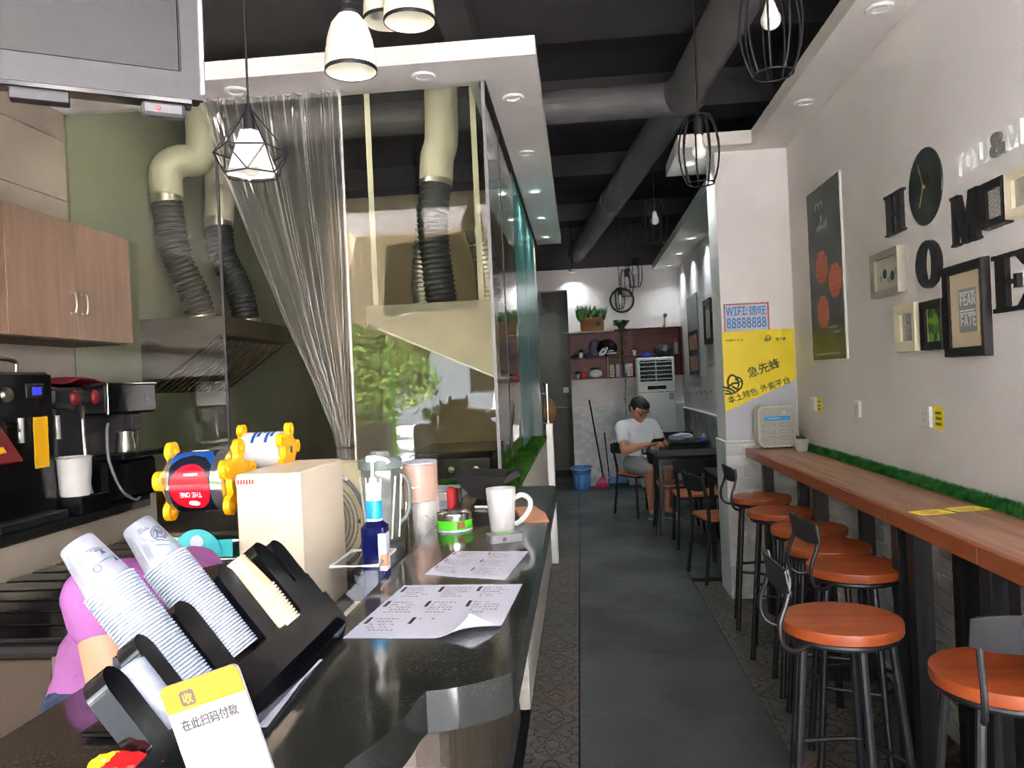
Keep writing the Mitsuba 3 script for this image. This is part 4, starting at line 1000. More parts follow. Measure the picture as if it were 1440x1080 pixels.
solo('snack_bag', crumple((.06, 10.95, 1.5005), (.045, .03, .045), 9, .25), 'red_ink', 'red snack bag on the bottom shelf', 'bag', smooth=20)
k = thing('snack_bag', 'white and green bag lying on the bottom shelf', 'bag')
part(k, 'bag', crumple((.225, 10.965, 1.5005), (.085, .035, .055), 12, .22), 'print_pale', smooth=20); part(k, 'foliage', leaves(30, .06, .03, 21, (.03, .05), .7, (.225, 10.96, 1.60)), 'leaf', kind='stuff', smooth=False)

# ------------------------------------------------------------------ air conditioner
k = thing('air_conditioner', 'tall white floor standing air conditioner under the red shelf', 'air conditioner')
ax0, ax1, af = .757, 1.243, 10.55
part(k, 'cabinet', box(ax0, ax1, af, 10.89, .03, 1.735, .012), 'ac_white'); part(k, 'plinth', box(ax0 + .01, ax1 - .01, af + .01, 10.88, 0, .03, .003), 'mid_plastic')
part(k, 'grille_recess', box(ax0 + .035, ax1 - .035, af - .004, af + .002, 1.42, 1.695, .001), 'black_matte')
for i in range(5):
    z = 1.45 + .055 * i
    part(k, 'louvre', xf(box(ax0 + .04, ax1 - .04, -.012, .012, -.003, .003, .001), trans(0, af - .010, z) @ rot(-28, (1, 0, 0))), 'ac_white')
part(k, 'grille_post', box((ax0 + ax1) / 2 - .006, (ax0 + ax1) / 2 + .006, af - .014, af - .002, 1.42, 1.695, .001), 'ac_white')
part(k, 'grille_frame', mv(xf(extrude(sbox(ax0 + .022, 1.405, ax1 - .022, 1.71).difference(sbox(ax0 + .036, 1.42, ax1 - .036, 1.695)), .014), basis((0, 0, 0), (1, 0, 0), (0, 0, 1))), y=af), 'ac_white', smooth=False)
part(k, 'display', box(.885, 1.125, af - .004, af + .002, 1.315, 1.362, .001), 'black_gloss'); part(k, 'seam', box(ax0 + .01, ax1 - .01, af - .001, af + .003, 1.275, 1.281), 'mid_plastic')
part(k, 'energy_label', box(1.155, 1.225, af - .0015, af + .001, 1.17, 1.27), 'paper_white'); part(k, 'label_bands', cat([box(1.16, 1.22, af - .0025, af - .001, 1.18 + .022 * i, 1.19 + .022 * i) for i in range(4)]), 'mid_plastic', kind='stuff')
part(k, 'badge', box(1.02, 1.05, af - .002, af + .001, .80, .812), 'mid_plastic')

# bicycle wheel on the wall
k = thing('bicycle_wheel', 'black bicycle wheel hung as decoration on the back wall', 'wheel')
wc = V(.63, 11.075, 2.55)
ring = lambda r, y=0: [(wc[0] + r * math.cos(a), wc[1] + y, wc[2] + r * math.sin(a)) for a in np.linspace(0, 2 * PI, 48, endpoint=False)]
part(k, 'tyre', sweep(ring(.160), .014, 10, closed=True), 'black_matte'); part(k, 'rim', sweep(ring(.143), .006, 8, closed=True), 'steel')
part(k, 'hub', rod(wc - [0, .02, 0], wc + [0, .02, 0], .014), 'steel')
for i in range(20):
    a = 2 * PI * i / 20
    part(k, 'spoke', rod(wc + [.012 * math.cos(a + .8), .008 * (-1) ** i, .012 * math.sin(a + .8)], wc + [.14 * math.cos(a), 0, .14 * math.sin(a)], .0012, n=5), 'steel')

# bucket, broom and dustpan
k = thing('bucket', 'blue plastic bucket on the floor by the back wall', 'bucket')
part(k, 'body', lathe([(0, .006), (.096, .006), (.098, 0), (.104, 0), (.108, .05), (.112, .052), (.114, .10), (.118, .102), (.128, .28), (.146, .285), (.148, .31), (.140, .312), (.134, .290), (.100, .012), (0, .012)], 40, -.03, 10.83, 0), 'bucket_blue')
part(k, 'handle', sweep(cspline([(-.176, 10.83, .295), (-.165, 10.74, .29), (-.03, 10.675, .275), (.105, 10.74, .29), (.116, 10.83, .295)], 8), .004, 6), 'white_plastic')
k = thing('broom', 'pink broom leaning on the back wall with a dark handle', 'broom')
part(k, 'handle', rod((.255, 10.86, .19), (.12, 11.06, 1.20), .011), 'black_metal'); part(k, 'socket', rod((.262, 10.845, .12), (.253, 10.86, .21), .02, .015), 'pink_plastic')
part(k, 'head', hull([(.16, 10.80, .07), (.31, 10.80, .07), (.16, 10.86, .07), (.31, 10.86, .07), (.22, 10.82, .14), (.29, 10.82, .14), (.22, 10.86, .14), (.29, 10.86, .14)]), 'pink_plastic')
rr = random.Random(6)
part(k, 'bristles', cat([rod((.165 + .0095 * i, 10.815 + .012 * (i % 4), .075), (.15 + .0115 * i, 10.80 + .018 * (i % 4), 0), .005, n=5) for i in range(16)]), 'pink_plastic', kind='stuff')
k = thing('dustpan', 'dark green dustpan with a thin upright pole beside the pink broom', 'dustpan')
part(k, 'pan', cat(box(.33, .60, 10.78, 10.98, 0, .006), box(.33, .338, 10.78, 10.98, 0, .09), box(.592, .60, 10.78, 10.98, 0, .09), box(.33, .60, 10.972, 10.98, 0, .11)), 'green_dark_plastic', kind='stuff')
part(k, 'liner', box(.34, .59, 10.955, 10.968, .05, .14, .003), 'bucket_blue'); part(k, 'pole', rod((.345, 10.96, .09), (.31, 11.06, .74), .008), 'black_metal')
solo('light_switch', cat(box(-.26, -.175, 12.388, 12.399, 1.29, 1.375, .002), box(-.235, -.20, 12.384, 12.39, 1.31, 1.355, .002)), 'white_plastic', 'white light switch on the grey recess wall', 'switch', kind=None)
k = thing('handbag', 'brown leather bag hanging at the end of the glass door behind the bar handle', 'bag')
part(k, 'body', xf(ellipsoid((0, 0, 0), (.075, .045, .135)), trans(-.335, 8.47, 1.17)), 'sack_brown'); part(k, 'strap', sweep(cspline([(-.36, 8.47, 1.28), (-.372, 8.44, 1.40), (-.386, 8.415, 1.47), (-.36, 8.46, 1.42), (-.31, 8.47, 1.28)], 6), .006, 6), 'cabinet_dark')
part('door_1', 'door_closer', cat(hull([(-.385, 8.28, 2.18), (-.33, 8.28, 2.18), (-.385, 8.34, 2.18), (-.33, 8.34, 2.18), (-.385, 8.28, 2.42), (-.37, 8.28, 2.42), (-.385, 8.34, 2.42), (-.37, 8.34, 2.42)])), 'black_matte')

# pictures, hooks on the rear right wall
picture('picture_frame', 'narrow white matted picture in a black frame on the rear right wall behind the pillar', 8.93, 8.47, 1.81, 2.29, .06, 'frame_black', 'mat_grey', .03, None, 'pictures on the rear right wall')
k = thing('tall_poster', 'tall narrow grey and black poster on the rear right wall', 'poster')
M = W(10.32, 1.47, .001)
part(k, 'board', xf(box(0, .85, 0, .98, .001, .014), M), 'grey_plastic', smooth=False)
part(k, 'print', xf(mv(extrude(sbox(.04, .02, .83, .55), .0006), z=.0141), M), 'frame_black', smooth=False)
part(k, 'print', xf(mv(cat([extrude(sbox(.15 + .16 * i, .06 + .26 * j, .25 + .16 * i, .24 + .26 * j), .0006) for i in range(4) for j in range(2)]), z=.0148), M), 'kraft', smooth=False, kind='stuff')
for i, y in enumerate((8.75, 9.15, 9.55, 9.95)):
    solo('coat_hook', cat(xf(box(-.012, .012, -.02, .02, 0, .006, .001), W(y, 1.29)), sweep(cspline([(XR - .004, y, 1.30), (XR - .035, y, 1.28), (XR - .045, y, 1.255), (XR - .05, y, 1.275)], 5), .004, 6)), 'steel', ['small metal coat hook nearest the camera on the rear right wall', 'second small coat hook from the camera on the rear right wall', 'third small coat hook from the camera on the rear right wall', 'small coat hook nearest the back wall on the rear right wall'][i], 'hook', 'coat hooks on the rear right wall')

# ------------------------------------------------------------------ inside the kitchen
def xz_prism(pts, y0, y1):
    return xf(extrude(Polygon(pts), y1 - y0), basis((0, y1, 0), (1, 0, 0), (0, 0, 1), (0, -1, 0)))
def hood(label, s, xw, xl, y0, y1, m_='hood_steel'):
    k = thing('range_hood', label, 'range hood', 'range hoods in the kitchen')
    part(k, 'canopy', cat(xz_prism([(xw, 1.50), (xw, 1.52), (xl, 1.86), (xl, 1.955), (xw, 1.955)], y0, y0 + .012), xz_prism([(xw, 1.50), (xw, 1.52), (xl, 1.86), (xl, 1.955), (xw, 1.955)], y1 - .012, y1),
                          box(min(xw, xl), max(xw, xl), y0, y1, 1.945, 1.957), box(xl - .006, xl + .006, y0, y1, 1.845, 1.957)), m_, kind='stuff', smooth=False)
    d = V(xl - xw, 0, .34); d /= np.linalg.norm(d)
    n_ = V(-d[2], 0, d[0]) * s
    L = math.hypot(xl - xw, .34)
    part(k, 'filter_back', bar((xw, (y0 + y1) / 2, 1.53) , (xl, (y0 + y1) / 2, 1.86), y1 - y0 - .03, .004, up=(0, 0, 1)), 'dark_steel')
    m = int((y1 - y0 - .06) / .075)
    for i in range(m):
        y = y0 + .06 + .075 * i
        p0, p1 = V(xw, y, 1.515) + d * .04, V(xw, y, 1.515) + d * (L - .05)
        part(k, 'baffle', bar(p0, p1, .038, .012, up=(0, 0, 1)), 'steel')
    return k
hood('steel range hood on the left kitchen wall with slanted filters', 1, XL + .008, -2.03, 4.42, 5.50, 'hood_dark')
hood('pale steel range hood behind the right glass pane hung on two rods', -1, -.43, -1.16, 4.35, 5.60)
for i, x in enumerate((-1.145, -.535)):
    solo('hanger_rod', cat(box(x - .016, x + .016, 4.50, 4.506, 1.955, 3.36), box(x - .016, x - .010, 4.50, 4.532, 1.955, 3.36)), 'pvc_white', ['pale angle iron rod holding the pale hood near the curtain', 'pale angle iron rod holding the pale hood near the glass corner'][i], 'rod', smooth=False)
def flexduct(label, pts, r, m='flex_black', pvc=None):
    k = thing('exhaust_duct', label, 'duct', 'exhaust ducts in the kitchen')
    c = cspline(pts, 16)
    d = np.r_[0, np.cumsum(np.linalg.norm(np.diff(c, axis=0), axis=1))]
    n_ = int(d[-1] / .0075)
    s = np.linspace(0, d[-1], n_)
    cc = np.stack([np.interp(s, d, c[:, j]) for j in range(3)], 1)
    part(k, 'hose', sweep(cc, r * (1 + .05 * np.where(np.arange(n_) % 4 < 2, 1, -1)), 22), m, smooth=60)
    for e, q in ((0, cc[0]), (-1, cc[-1])):
        dn = (cc[1] - cc[0]) if e == 0 else (cc[-1] - cc[-2]); dn /= np.linalg.norm(dn)
        part(k, 'clamp_tape', sweep([q - dn * .03, q + dn * .035], [r * 1.09] * 2, 24), 'foil', 'shiny foil tape')
    if pvc is not None:
        part(k, 'elbow_pipe', sweep(cspline(pvc, 8), r * 1.12, 24), 'pvc_white', 'white plastic elbow pipe')
    return k
flexduct('black ribbed hose rising from the left hood near the cabinet to a white elbow', [(-2.30, 4.72, 1.96), (-2.32, 4.70, 2.10), (-2.40, 4.63, 2.40), (-2.42, 4.60, 2.70)], .085, pvc=[(-2.42, 4.60, 2.70), (-2.42, 4.61, 2.86), (-2.36, 4.66, 2.93), (-2.28, 4.72, 2.95), (-2.25, 4.74, 3.05), (-2.25, 4.74, 3.30)])
flexduct('second black ribbed hose half hidden behind the plastic curtain', [(-2.22, 5.22, 1.96), (-2.26, 5.21, 2.2), (-2.36, 5.20, 2.45), (-2.38, 5.2, 2.66)], .085, pvc=[(-2.38, 5.2, 2.66), (-2.38, 5.24, 2.82), (-2.41, 5.3, 2.93), (-2.42, 5.34, 3.3)])
flexduct('dark ribbed hose behind the right glass pane', [(-.80, 4.75, 1.96), (-.82, 4.72, 2.2), (-.83, 4.70, 2.45), (-.80, 4.72, 2.72)], .090, pvc=[(-.80, 4.72, 2.72), (-.79, 4.73, 2.86), (-.76, 4.74, 2.98), (-.75, 4.74, 3.3)])
flexduct('shiny foil hose left of the dark one behind the right pane', [(-.98, 5.15, 1.96), (-.99, 5.15, 2.2), (-.95, 5.12, 2.45), (-.93, 5.12, 2.62)], .075, 'foil')
flexduct('shiny foil hose right of the dark one behind the right pane', [(-.56, 5.1, 1.96), (-.56, 5.1, 2.2), (-.60, 5.05, 2.45)], .075, 'foil')
k = thing('kitchen_counter', 'steel kitchen worktop along the back of the glazed kitchen', 'worktop')
part(k, 'top', box(-1.05, -.46, 4.35, 7.6, .82, .86, .004), 'steel'); part(k, 'body', box(-1.0, -.48, 4.40, 7.55, .05, .82, .004), 'dark_steel'); part(k, 'plinth', box(-.96, -.50, 4.45, 7.5, 0, .05), 'black_matte')
k = thing('kitchen_stove', 'low dark stove behind the glass under the pale hood', 'stove')
part(k, 'body', box(-.98, -.50, 4.45, 5.15, .861, 1.12, .006), 'black_gloss'); part(k, 'panel', box(-.96, -.52, 4.442, 4.452, .95, 1.08, .002), 'black_plastic')
for x in (-.88, -.74, -.60): part(k, 'knob', xf(lathe([(0, 0), (.022, 0), (.018, .022), (0, .024)], 18), basis((x, 4.442, 1.02), (1, 0, 0), (0, 0, 1))), 'steel')
k = thing('kitchen_table', 'steel kitchen table under the left hood', 'worktop')
part(k, 'top', box(-2.5, -2.0, 4.3, 6.5, .80, .84, .003), 'steel')
for x in (-2.46, -2.04):
    for y in (4.36, 6.44): part(k, 'leg', box(x - .02, x + .02, y - .02, y + .02, 0, .80), 'steel')

# frosted teal panes at the far end of the kitchen side (film on the glass) are given below; clear plastic door curtain
vv, uv, ff = [], [], []
NU, NV = 340, 60
rr = np.random.default_rng(7)
ph = np.cumsum(rr.uniform(.6, 1.5, NU)); ph = ph / ph[-1] * 2 * PI * 10
lk = np.array([0, .12, .28, .45, .62, .78, .92, 1.0]); lx = np.array([-1.80, -1.73, -1.62, -1.50, -1.385, -1.27, -1.185, -1.165])
for j in range(NV):
    v_ = j / (NV - 1)
    xl = np.interp(v_, lk, lx); xr = np.interp(v_, [0, .5, .9, 1], [-1.09, -1.095, -1.115, -1.12])
    for i in range(NU):
        u_ = i / (NU - 1)
        ue = u_ ** (1.0 + .5 * v_)
        am = (.022 + .012 * math.sin(9 * u_)) * (1 - .25 * v_)
        sag = -.05 * math.sin(PI * v_) * (1 - u_)
        vv.append((xl + (xr - xl) * ue + .010 * math.sin(ph[i] * .5), 3.775 + am * math.sin(ph[i] + 1.2 * v_ * math.sin(3 * u_)) + sag, 2.945 - (2.945 - 1.15) * (v_ + .02 * (1 - u_) * math.sin(PI * v_))))
        uv.append((u_, v_))
for j in range(NV - 1):
    for i in range(NU - 1):
        a = j * NU + i
        ff += [(a, a + 1, a + NU + 1), (a, a + NU + 1, a + NU)]
cm = trimesh.Trimesh(vv, ff, process=False)
k = thing('plastic_curtain', 'clear wrinkled plastic curtain gathered to the right in the kitchen doorway', 'curtain')
part(k, 'film', cm, 'curtain_film', smooth=True, uv=np.array(uv))
part(k, 'rail', rod((-1.84, 3.79, 2.948), (-1.08, 3.79, 2.948), .006), 'steel')
part(k, 'tie', sweep([(-1.14 + .035 * math.cos(a), 3.775 + .05 * math.sin(a), 1.22) for a in np.linspace(0, 2 * PI, 24, endpoint=False)], .006, 6, closed=True), 'mid_plastic')

# ------------------------------------------------------------------ left side: wall cabinet, coffee machines, drainer
k = thing('wall_cabinet', 'pale wood wall cabinet with bow handles at the upper left', 'cabinet')
part(k, 'carcass', box(XL + .009, -2.215, 1.62, 3.775, 1.775, 2.29, .002), 'cabinet_laminate')
part(k, 'underside', box(XL + .02, -2.22, 1.63, 3.765, 1.768, 1.775), 'cabinet_dark')
for i, (a, b, hy) in enumerate(((3.347, 3.777, 3.385), (2.913, 3.343, 3.305), (2.479, 2.909, 2.52), (2.045, 2.475, 2.43), (1.62, 2.041, 1.66))):
    d = part(k, 'door', box(-2.214, -2.195, a, b, 1.773, 2.292, .002), 'cabinet_laminate')
    part(d, 'handle', sweep(cspline([(-2.195, hy, 1.885), (-2.175, hy, 1.89), (-2.168, hy, 1.93), (-2.175, hy, 1.97), (-2.195, hy, 1.975)], 6), .005, 8), 'steel', 'curved metal bow handle')
    part(d, 'rosette', cat([xf(lathe([(0, 0), (.008, 0), (.006, .004), (0, .004)], 12), basis((-2.195, hy, z), (0, 1, 0), (0, 0, 1))) for z in (1.886, 1.974)]), 'steel', kind='stuff')
k = thing('back_counter', 'back counter along the left wall under the coffee machines', 'counter')
part(k, 'body', box(XL + .01, -1.985, 1.2, 3.69, 0, 1.015, .002), 'wall_tile'); part(k, 'top', box(XL + .01, -1.965, 1.18, 3.695, 1.016, 1.05, .004), 'black_granite')
k = thing('drainer_counter', 'low dark slatted drainer beside the person in purple', 'worktop')
part(k, 'top', box(-1.96, -1.27, 1.88, 3.55, .872, .892, .002), 'black_matte'); 
for i in range(13): part(k, 'slat', box(-1.955, -1.275, 1.90 + .125 * i, 2.005 + .125 * i, .892, .906, .003), 'black_gloss')
part(k, 'body', box(-1.955, -1.275, 1.90, 3.54, 0, .872, .003), 'dark_steel'); part(k, 'door', box(-1.94, -1.345, 1.885, 1.90, .05, .855, .004), 'cabinet_dark', 'brownish door panel'); part(k, 'door_frame', box(-1.345, -1.325, 1.878, 1.90, .03, .868, .003), 'steel'); part(k, 'post', box(-1.318, -1.278, 1.872, 1.90, .0, .868, .008), 'dark_steel'); part(k, 'corner_cap', box(-1.322, -1.274, 1.868, 1.90, .84, .872, .006), 'steel')

k = thing('water_boiler', 'steel brewing machine with a blue display and a top rail', 'coffee machine')
part(k, 'body', box(-2.46, -2.07, 2.55, 2.96, 1.052, 1.62, .010), 'dark_steel'); part(k, 'front', box(-2.069, -2.055, 2.56, 2.95, 1.06, 1.61, .004), 'black_gloss')
part(k, 'base', box(-2.44, -2.0, 2.57, 2.94, 1.051, 1.085, .004), 'black_plastic')
part(k, 'dial', xf(lathe([(0, 0), (.028, 0), (.024, .012), (0, .014)], 24), basis((-2.055, 2.70, 1.535), (0, -1, 0), (0, 0, 1), (1, 0, 0)) @ np.eye(4)), 'steel')
part(k, 'display', box(-2.056, -2.050, 2.80, 2.90, 1.52, 1.575, .002), 'black_plastic')
d = mikit.ply(box(-2.051, -2.048, 2.83, 2.88, 1.532, 1.562), 'black_plastic'); d['emitter'] = glow((.05, .06, .9), .018); scene[k + '__display_digits'] = d
part(k, 'top_rail', sweep(cspline([(-2.10, 2.58, 1.618), (-2.10, 2.58, 1.655), (-2.10, 2.62, 1.665), (-2.10, 2.80, 1.665), (-2.10, 2.82, 1.62)], 6), .008, 8), 'steel')
for y in (2.70, 2.90):
    t_ = part(k, 'tap', cat(rod((-2.055, y, 1.44), (-2.0, y, 1.44), .012), rod((-2.005, y, 1.45), (-2.005, y, 1.36), .013)), 'chrome')
part(k, 'tag', box(-2.003, -2.0, 2.76, 2.84, 1.26, 1.45, .001), 'yellow', 'hanging yellow tag')
k = thing('keypad_dispenser', 'black dispenser with a red keypad of yellow buttons at the left edge', 'dispenser')
part(k, 'body', box(-2.10, -1.985, 2.28, 2.50, 1.052, 1.33, .006), 'black_plastic')
Mk = basis((-1.98, 2.48, 1.38), (0, 1, 0), (.55, 0, -.835), None)
mat('keypad_red', (104, 22, 26), .45)
part(k, 'keypad', xf(box(-.20, .13, -.09, .09, -.012, .0, .004), Mk @ np.diag([1, -1, -1, 1])), 'keypad_red')
part(k, 'buttons', xf(cat([box(-.15 + .062 * i, -.118 + .062 * i, -.055 + .045 * j, -.030 + .045 * j, 0, .006, .002) for i in range(4) for j in range(3)]), Mk @ np.diag([1, -1, -1, 1])), 'yellow', kind='stuff')
part(k, 'support', box(-2.06, -2.0, 2.36, 2.52, 1.33, 1.37, .004), 'black_plastic')
part(k, 'cap', lathe([(0, 0), (.035, 0), (.035, .03), (.03, .045), (0, .047)], 24, -1.955, 2.42, 1.28), 'yellow_wheel')
part(k, 'bottle', lathe([(0, 0), (.045, 0), (.048, .01), (.048, .19), (.035, .225), (0, .23)], 24, -1.955, 2.42, 1.052), 'black_plastic')
part(k, 'label', box(-1.984, -1.982, 2.44, 2.485, 1.14, 1.17, .0005), 'yellow'); 
k = thing('espresso_machine', 'black espresso machine with a screen head and red cloth on top', 'coffee machine')
part(k, 'body', box(-2.46, -2.10, 3.02, 3.62, 1.052, 1.56, .014), 'black_plastic'); part(k, 'base', box(-2.46, -2.01, 3.20, 3.62, 1.052, 1.235, .02), 'black_gloss')
part(k, 'drip_tray', box(-2.12, -1.975, 3.28, 3.64, 1.236, 1.262, .006), 'black_gloss')
hdm = part(k, 'screen_head', box(-2.12, -2.0, 3.22, 3.62, 1.435, 1.575, .012), 'black_gloss'); part(hdm, 'trim', sweep([(-1.999, 3.225, 1.44), (-1.999, 3.225, 1.57), (-1.999, 3.615, 1.572)], .004, 6), 'chrome')
part(hdm, 'emblem', xf(lathe([(.012, 0), (.016, 0), (.016, .002), (.012, .002), (.012, 0)], 24), basis((-1.999, 3.53, 1.505), (0, -1, 0), (0, 0, 1), (1, 0, 0))), 'grey_plastic')
part(k, 'spout', cat(box(-2.06, -2.02, 3.44, 3.52, 1.36, 1.436, .006), rod((-2.04, 3.46, 1.33), (-2.04, 3.46, 1.37), .012)), 'black_plastic', kind='stuff')
part(k, 'steam_wand', sweep(cspline([(-2.03, 3.10, 1.48), (-2.02, 3.08, 1.40), (-2.01, 3.08, 1.2), (-2.0, 3.09, 1.12)], 6), .007, 8), 'chrome')
part(k, 'filter_holder', cat(rod((-2.08, 3.0, 1.49), (-1.99, 3.0, 1.47), .016), rod((-2.0, 3.02, 1.50), (-2.0, 3.08, 1.50), .018)), 'black_plastic', kind='stuff')
for y in (2.985, 3.115): part(k, 'knob', ellipsoid((-1.985, y, 1.515), (.016, .024, .030), 2), 'keypad_red', 'round red knob')
k = thing('red_cloth', 'dark red folded cloth lying on the espresso machine', 'cloth')
nx_, ny_ = 14, 26
gx, gy = np.meshgrid(np.linspace(-2.42, -2.12, nx_), np.linspace(3.02, 3.60, ny_), indexing='ij')
gz = 1.564 + .028 * meshkit.fbm(np.stack([gx * 9, gy * 9, gx * 0], -1), 3, 2) + .03 * np.exp(-((gy - 3.25) / .09) ** 2)
def sheet(gx, gy, gz, th):
    a, b = gx.shape
    top = np.stack([gx, gy, gz], -1).reshape(-1, 3); bot = top - [0, 0, th]
    f = []
    for i in range(a - 1):
        for j in range(b - 1):
            q = [i * b + j, (i + 1) * b + j, (i + 1) * b + j + 1, i * b + j + 1]
            f += [(q[0], q[1], q[2]), (q[0], q[2], q[3]), (q[0] + a * b, q[2] + a * b, q[1] + a * b), (q[0] + a * b, q[3] + a * b, q[2] + a * b)]
    e = [i * b for i in range(a)] + [(a - 1) * b + j for j in range(1, b)] + [i * b + b - 1 for i in range(a - 2, -1, -1)] + list(range(b - 2, 0, -1))
    for p, q in zip(e, e[1:] + e[:1]): f += [(p, p + a * b, q + a * b), (p, q + a * b, q)]
    m = trimesh.Trimesh(np.vstack([top, bot]), f, process=False); m.fix_normals(); return m
mat('cloth_red', (110, 24, 38), .8)
part(k, 'fabric', sheet(gx, gy, gz, .006), 'cloth_red', smooth=40)
k = thing('milk_pitcher', 'steel milk pitcher standing on the espresso drip tray', 'pitcher')
part(k, 'body', lathe([(0, 0), (.040, 0), (.043, .006), (.042, .03), (.035, .075), (.036, .092), (.034, .092), (.033, .076), (.040, .03), (.04, .008), (0, .006)], 32, -2.035, 3.40, 1.263), 'steel')
part(k, 'handle', sweep(cspline([(-2.03, 3.435, 1.345), (-2.025, 3.475, 1.34), (-2.025, 3.475, 1.30), (-2.03, 3.44, 1.285)], 6), .005, 6), 'steel')
k = thing('measuring_jug', 'frosted plastic jug on the back counter below the steam wand', 'jug')
mat('frosted_plastic', (196, 196, 190), .5)
part(k, 'body', lathe([(0, 0), (.052, 0), (.055, .006), (.064, .15), (.068, .155), (.064, .157), (.052, .01), (0, .008)], 32, -1.995 - .03, 3.02, 1.125), 'frosted_plastic')
part(k, 'handle', sweep(cspline([(-2.025, 3.08, 1.27), (-2.025, 3.12, 1.26), (-2.025, 3.12, 1.19), (-2.025, 3.08, 1.17)], 6), .006, 6), 'frosted_plastic')
part('back_counter', 'riser', box(-2.09, -1.965, 2.97, 3.16, 1.051, 1.124, .004), 'black_gloss')
solo('water_hose', sweep(cspline([(-2.0, 3.22, 1.40), (-1.975, 3.17, 1.36), (-1.965, 3.16, 1.25), (-1.955, 3.22, 1.12), (-1.955, 3.32, 1.062), (-1.99, 3.42, 1.058)], 10), .006, 8), 'grey_plastic', 'thin grey hose looping down from the espresso machine', 'hose')

# ------------------------------------------------------------------ service counter
GT = 1.05
k = thing('service_counter', 'black speckled granite counter with a rounded end running along the aisle', 'counter')
end = [(-.12, 1.27), (-.122, 1.243), (-.127, 1.226), (-.149, 1.203), (-.18, 1.182), (-.213, 1.165), (-.246, 1.156), (-.252, 1.13), (-.256, 1.08), (-.264, 1.035), (-.283, .978), (-.303, .923), (-.322, .84), (-.345, .76), (-.40, .70), (-.60, .67), (-.80, .66)]
end = [(-.12, 1.27)] + [tuple(q) for q in cspline([(x, y) for x, y in end[:7]], 6)[1:]] + [tuple(q) for q in cspline(end[6:14], 6)[1:]] + end[14:]
top = Polygon([(-.135, 3.40), (-.12, 3.36)] + end + [(-.80, 1.30), (-.72, 1.44), (-.47, 1.46), (-.47, 3.40)])
part(k, 'top', mv(extrude(top, .062), z=GT - .062), 'black_granite', smooth=30)
part(k, 'back_lip', box(-.485, -.470, 1.47, 3.40, .945, 1.049, .002), 'black_granite')
bodyP = Polygon([(-.335, 3.55)] + [(-.335, 1.60), (-.30, 1.45), (-.25, 1.33), (-.235, 1.26), (-.24, 1.21), (-.27, 1.175), (-.30, 1.16), (-.31, 1.05), (-.36, .93), (-.46, .80), (-.60, .745), (-.74, .735), (-.74, .76), (-.60, .77), (-.47, .83), (-.385, .95), (-.36, 1.2), (-.36, 1.7), (-.40, 3.55)])
part(k, 'front_panel', mv(extrude(bodyP, GT - .063)), 'veneer', 'grey brown wood grain front', smooth=False)
part(k, 'skirting', mv(extrude(LineString([(-.332, 3.5), (-.332, 1.60), (-.297, 1.45), (-.247, 1.33), (-.232, 1.26)]).buffer(.006), .08)), 'mid_plastic', smooth=False)
k = thing('work_counter', 'lower steel work counter behind the granite counter', 'worktop')
part(k, 'top', box(-1.08, -.487, 1.74, 3.55, .915, .945, .003), 'dark_steel'); part(k, 'body', box(-1.04, -.50, 1.80, 3.52, .08, .915, .003), 'black_plastic'); part(k, 'plinth', box(-.94, -.52, 1.84, 3.48, 0, .08), 'black_matte')
WT = .946

# menus
mat('ink_soft', (132, 128, 132), .7)
def menu(name, label, c4, z, ink, curl=0, seed=1, lines=(3, 3)):
    """A printed sheet lying on the counter: corners far left, far right, near right, near left."""
    k = thing(name, label, 'menu', 'menu sheets on the granite counter')
    A, B, C_, D = [V(*p) for p in c4]
    nx_, ny_ = 30, 30
    def P_(u, v): return (A * (1 - u) + B * u) * (1 - v) + (D * (1 - u) + C_ * u) * v
    def Z_(u, v):
        zz = z + .0016 * meshkit.fbm(V(u * 3, v * 3, seed), 2, seed) + .004 * max(0, .10 - u) / .1 * 0
        if curl:
            t_ = max(0, (u - .60) / .40) * max(0, (v - .80) / .20)
            zz += curl * t_ ** 1.4
        return float(zz)
    gx = np.zeros((nx_, ny_)); gy = gx.copy(); gz = gx.copy()
    for i in range(nx_):
        for j in range(ny_):
            u, v = i / (nx_ - 1), j / (ny_ - 1)
            p = P_(u, v)
            if curl:
                t_ = max(0, (u - .60) / .40) * max(0, (v - .80) / .20)
                p = p + V(-.05, .05) * t_ ** 1.6
            gx[i, j], gy[i, j] = p; gz[i, j] = Z_(u, v)
    part(k, 'paper', sheet(gx, gy, gz, .0012), 'paper_white', smooth=40)
    def quad(u0, u1, v0, v1, dz=.0006):
        pts = [(u0, v0), (u1, v0), (u1, v1), (u0, v1)]
        up = [np.r_[P_(*q), Z_(*q) + dz] for q in pts]
        return hull(up + [q - [0, 0, .0003] for q in up])
    rr = random.Random(seed)
    heads, rows = [], []
    for cx in range(lines[0]):
        for cy in range(lines[1]):
            u, v = .03 + cx * .94 / lines[0], .05 + cy * .93 / lines[1]
            if curl and u > .55 and v > .55: continue
            heads.append(quad(u, u + .026, v, v + .11))
            for r_ in range(5):
                w_ = (.94 / lines[0] - .06) * rr.uniform(.5, .92)
                n_ = max(2, int(w_ / .03))
                vv_ = v + .02 + r_ * .046
                if curl and u + .05 + w_ > .55 and vv_ > .7: continue
                for q in range(n_):
                    if rr.random() < .85: rows.append(quad(u + .05 + q * .03, u + .070 + q * .03, vv_, vv_ + .014))
    part(k, 'heading', cat(heads), ink, 'dark heading bars', kind='stuff', smooth=False)
    part(k, 'print', cat(rows), 'print_grey' if ink == 'ink_red' else 'ink_soft', smooth=False)
    return k
menu('menu_sheet', 'white menu sheet with a curled corner nearest on the granite counter', [(-.415, 1.765), (-.146, 1.753), (-.168, 1.385), (-.446, 1.405)], GT + .0016, 'ink_dark', .030, 1)
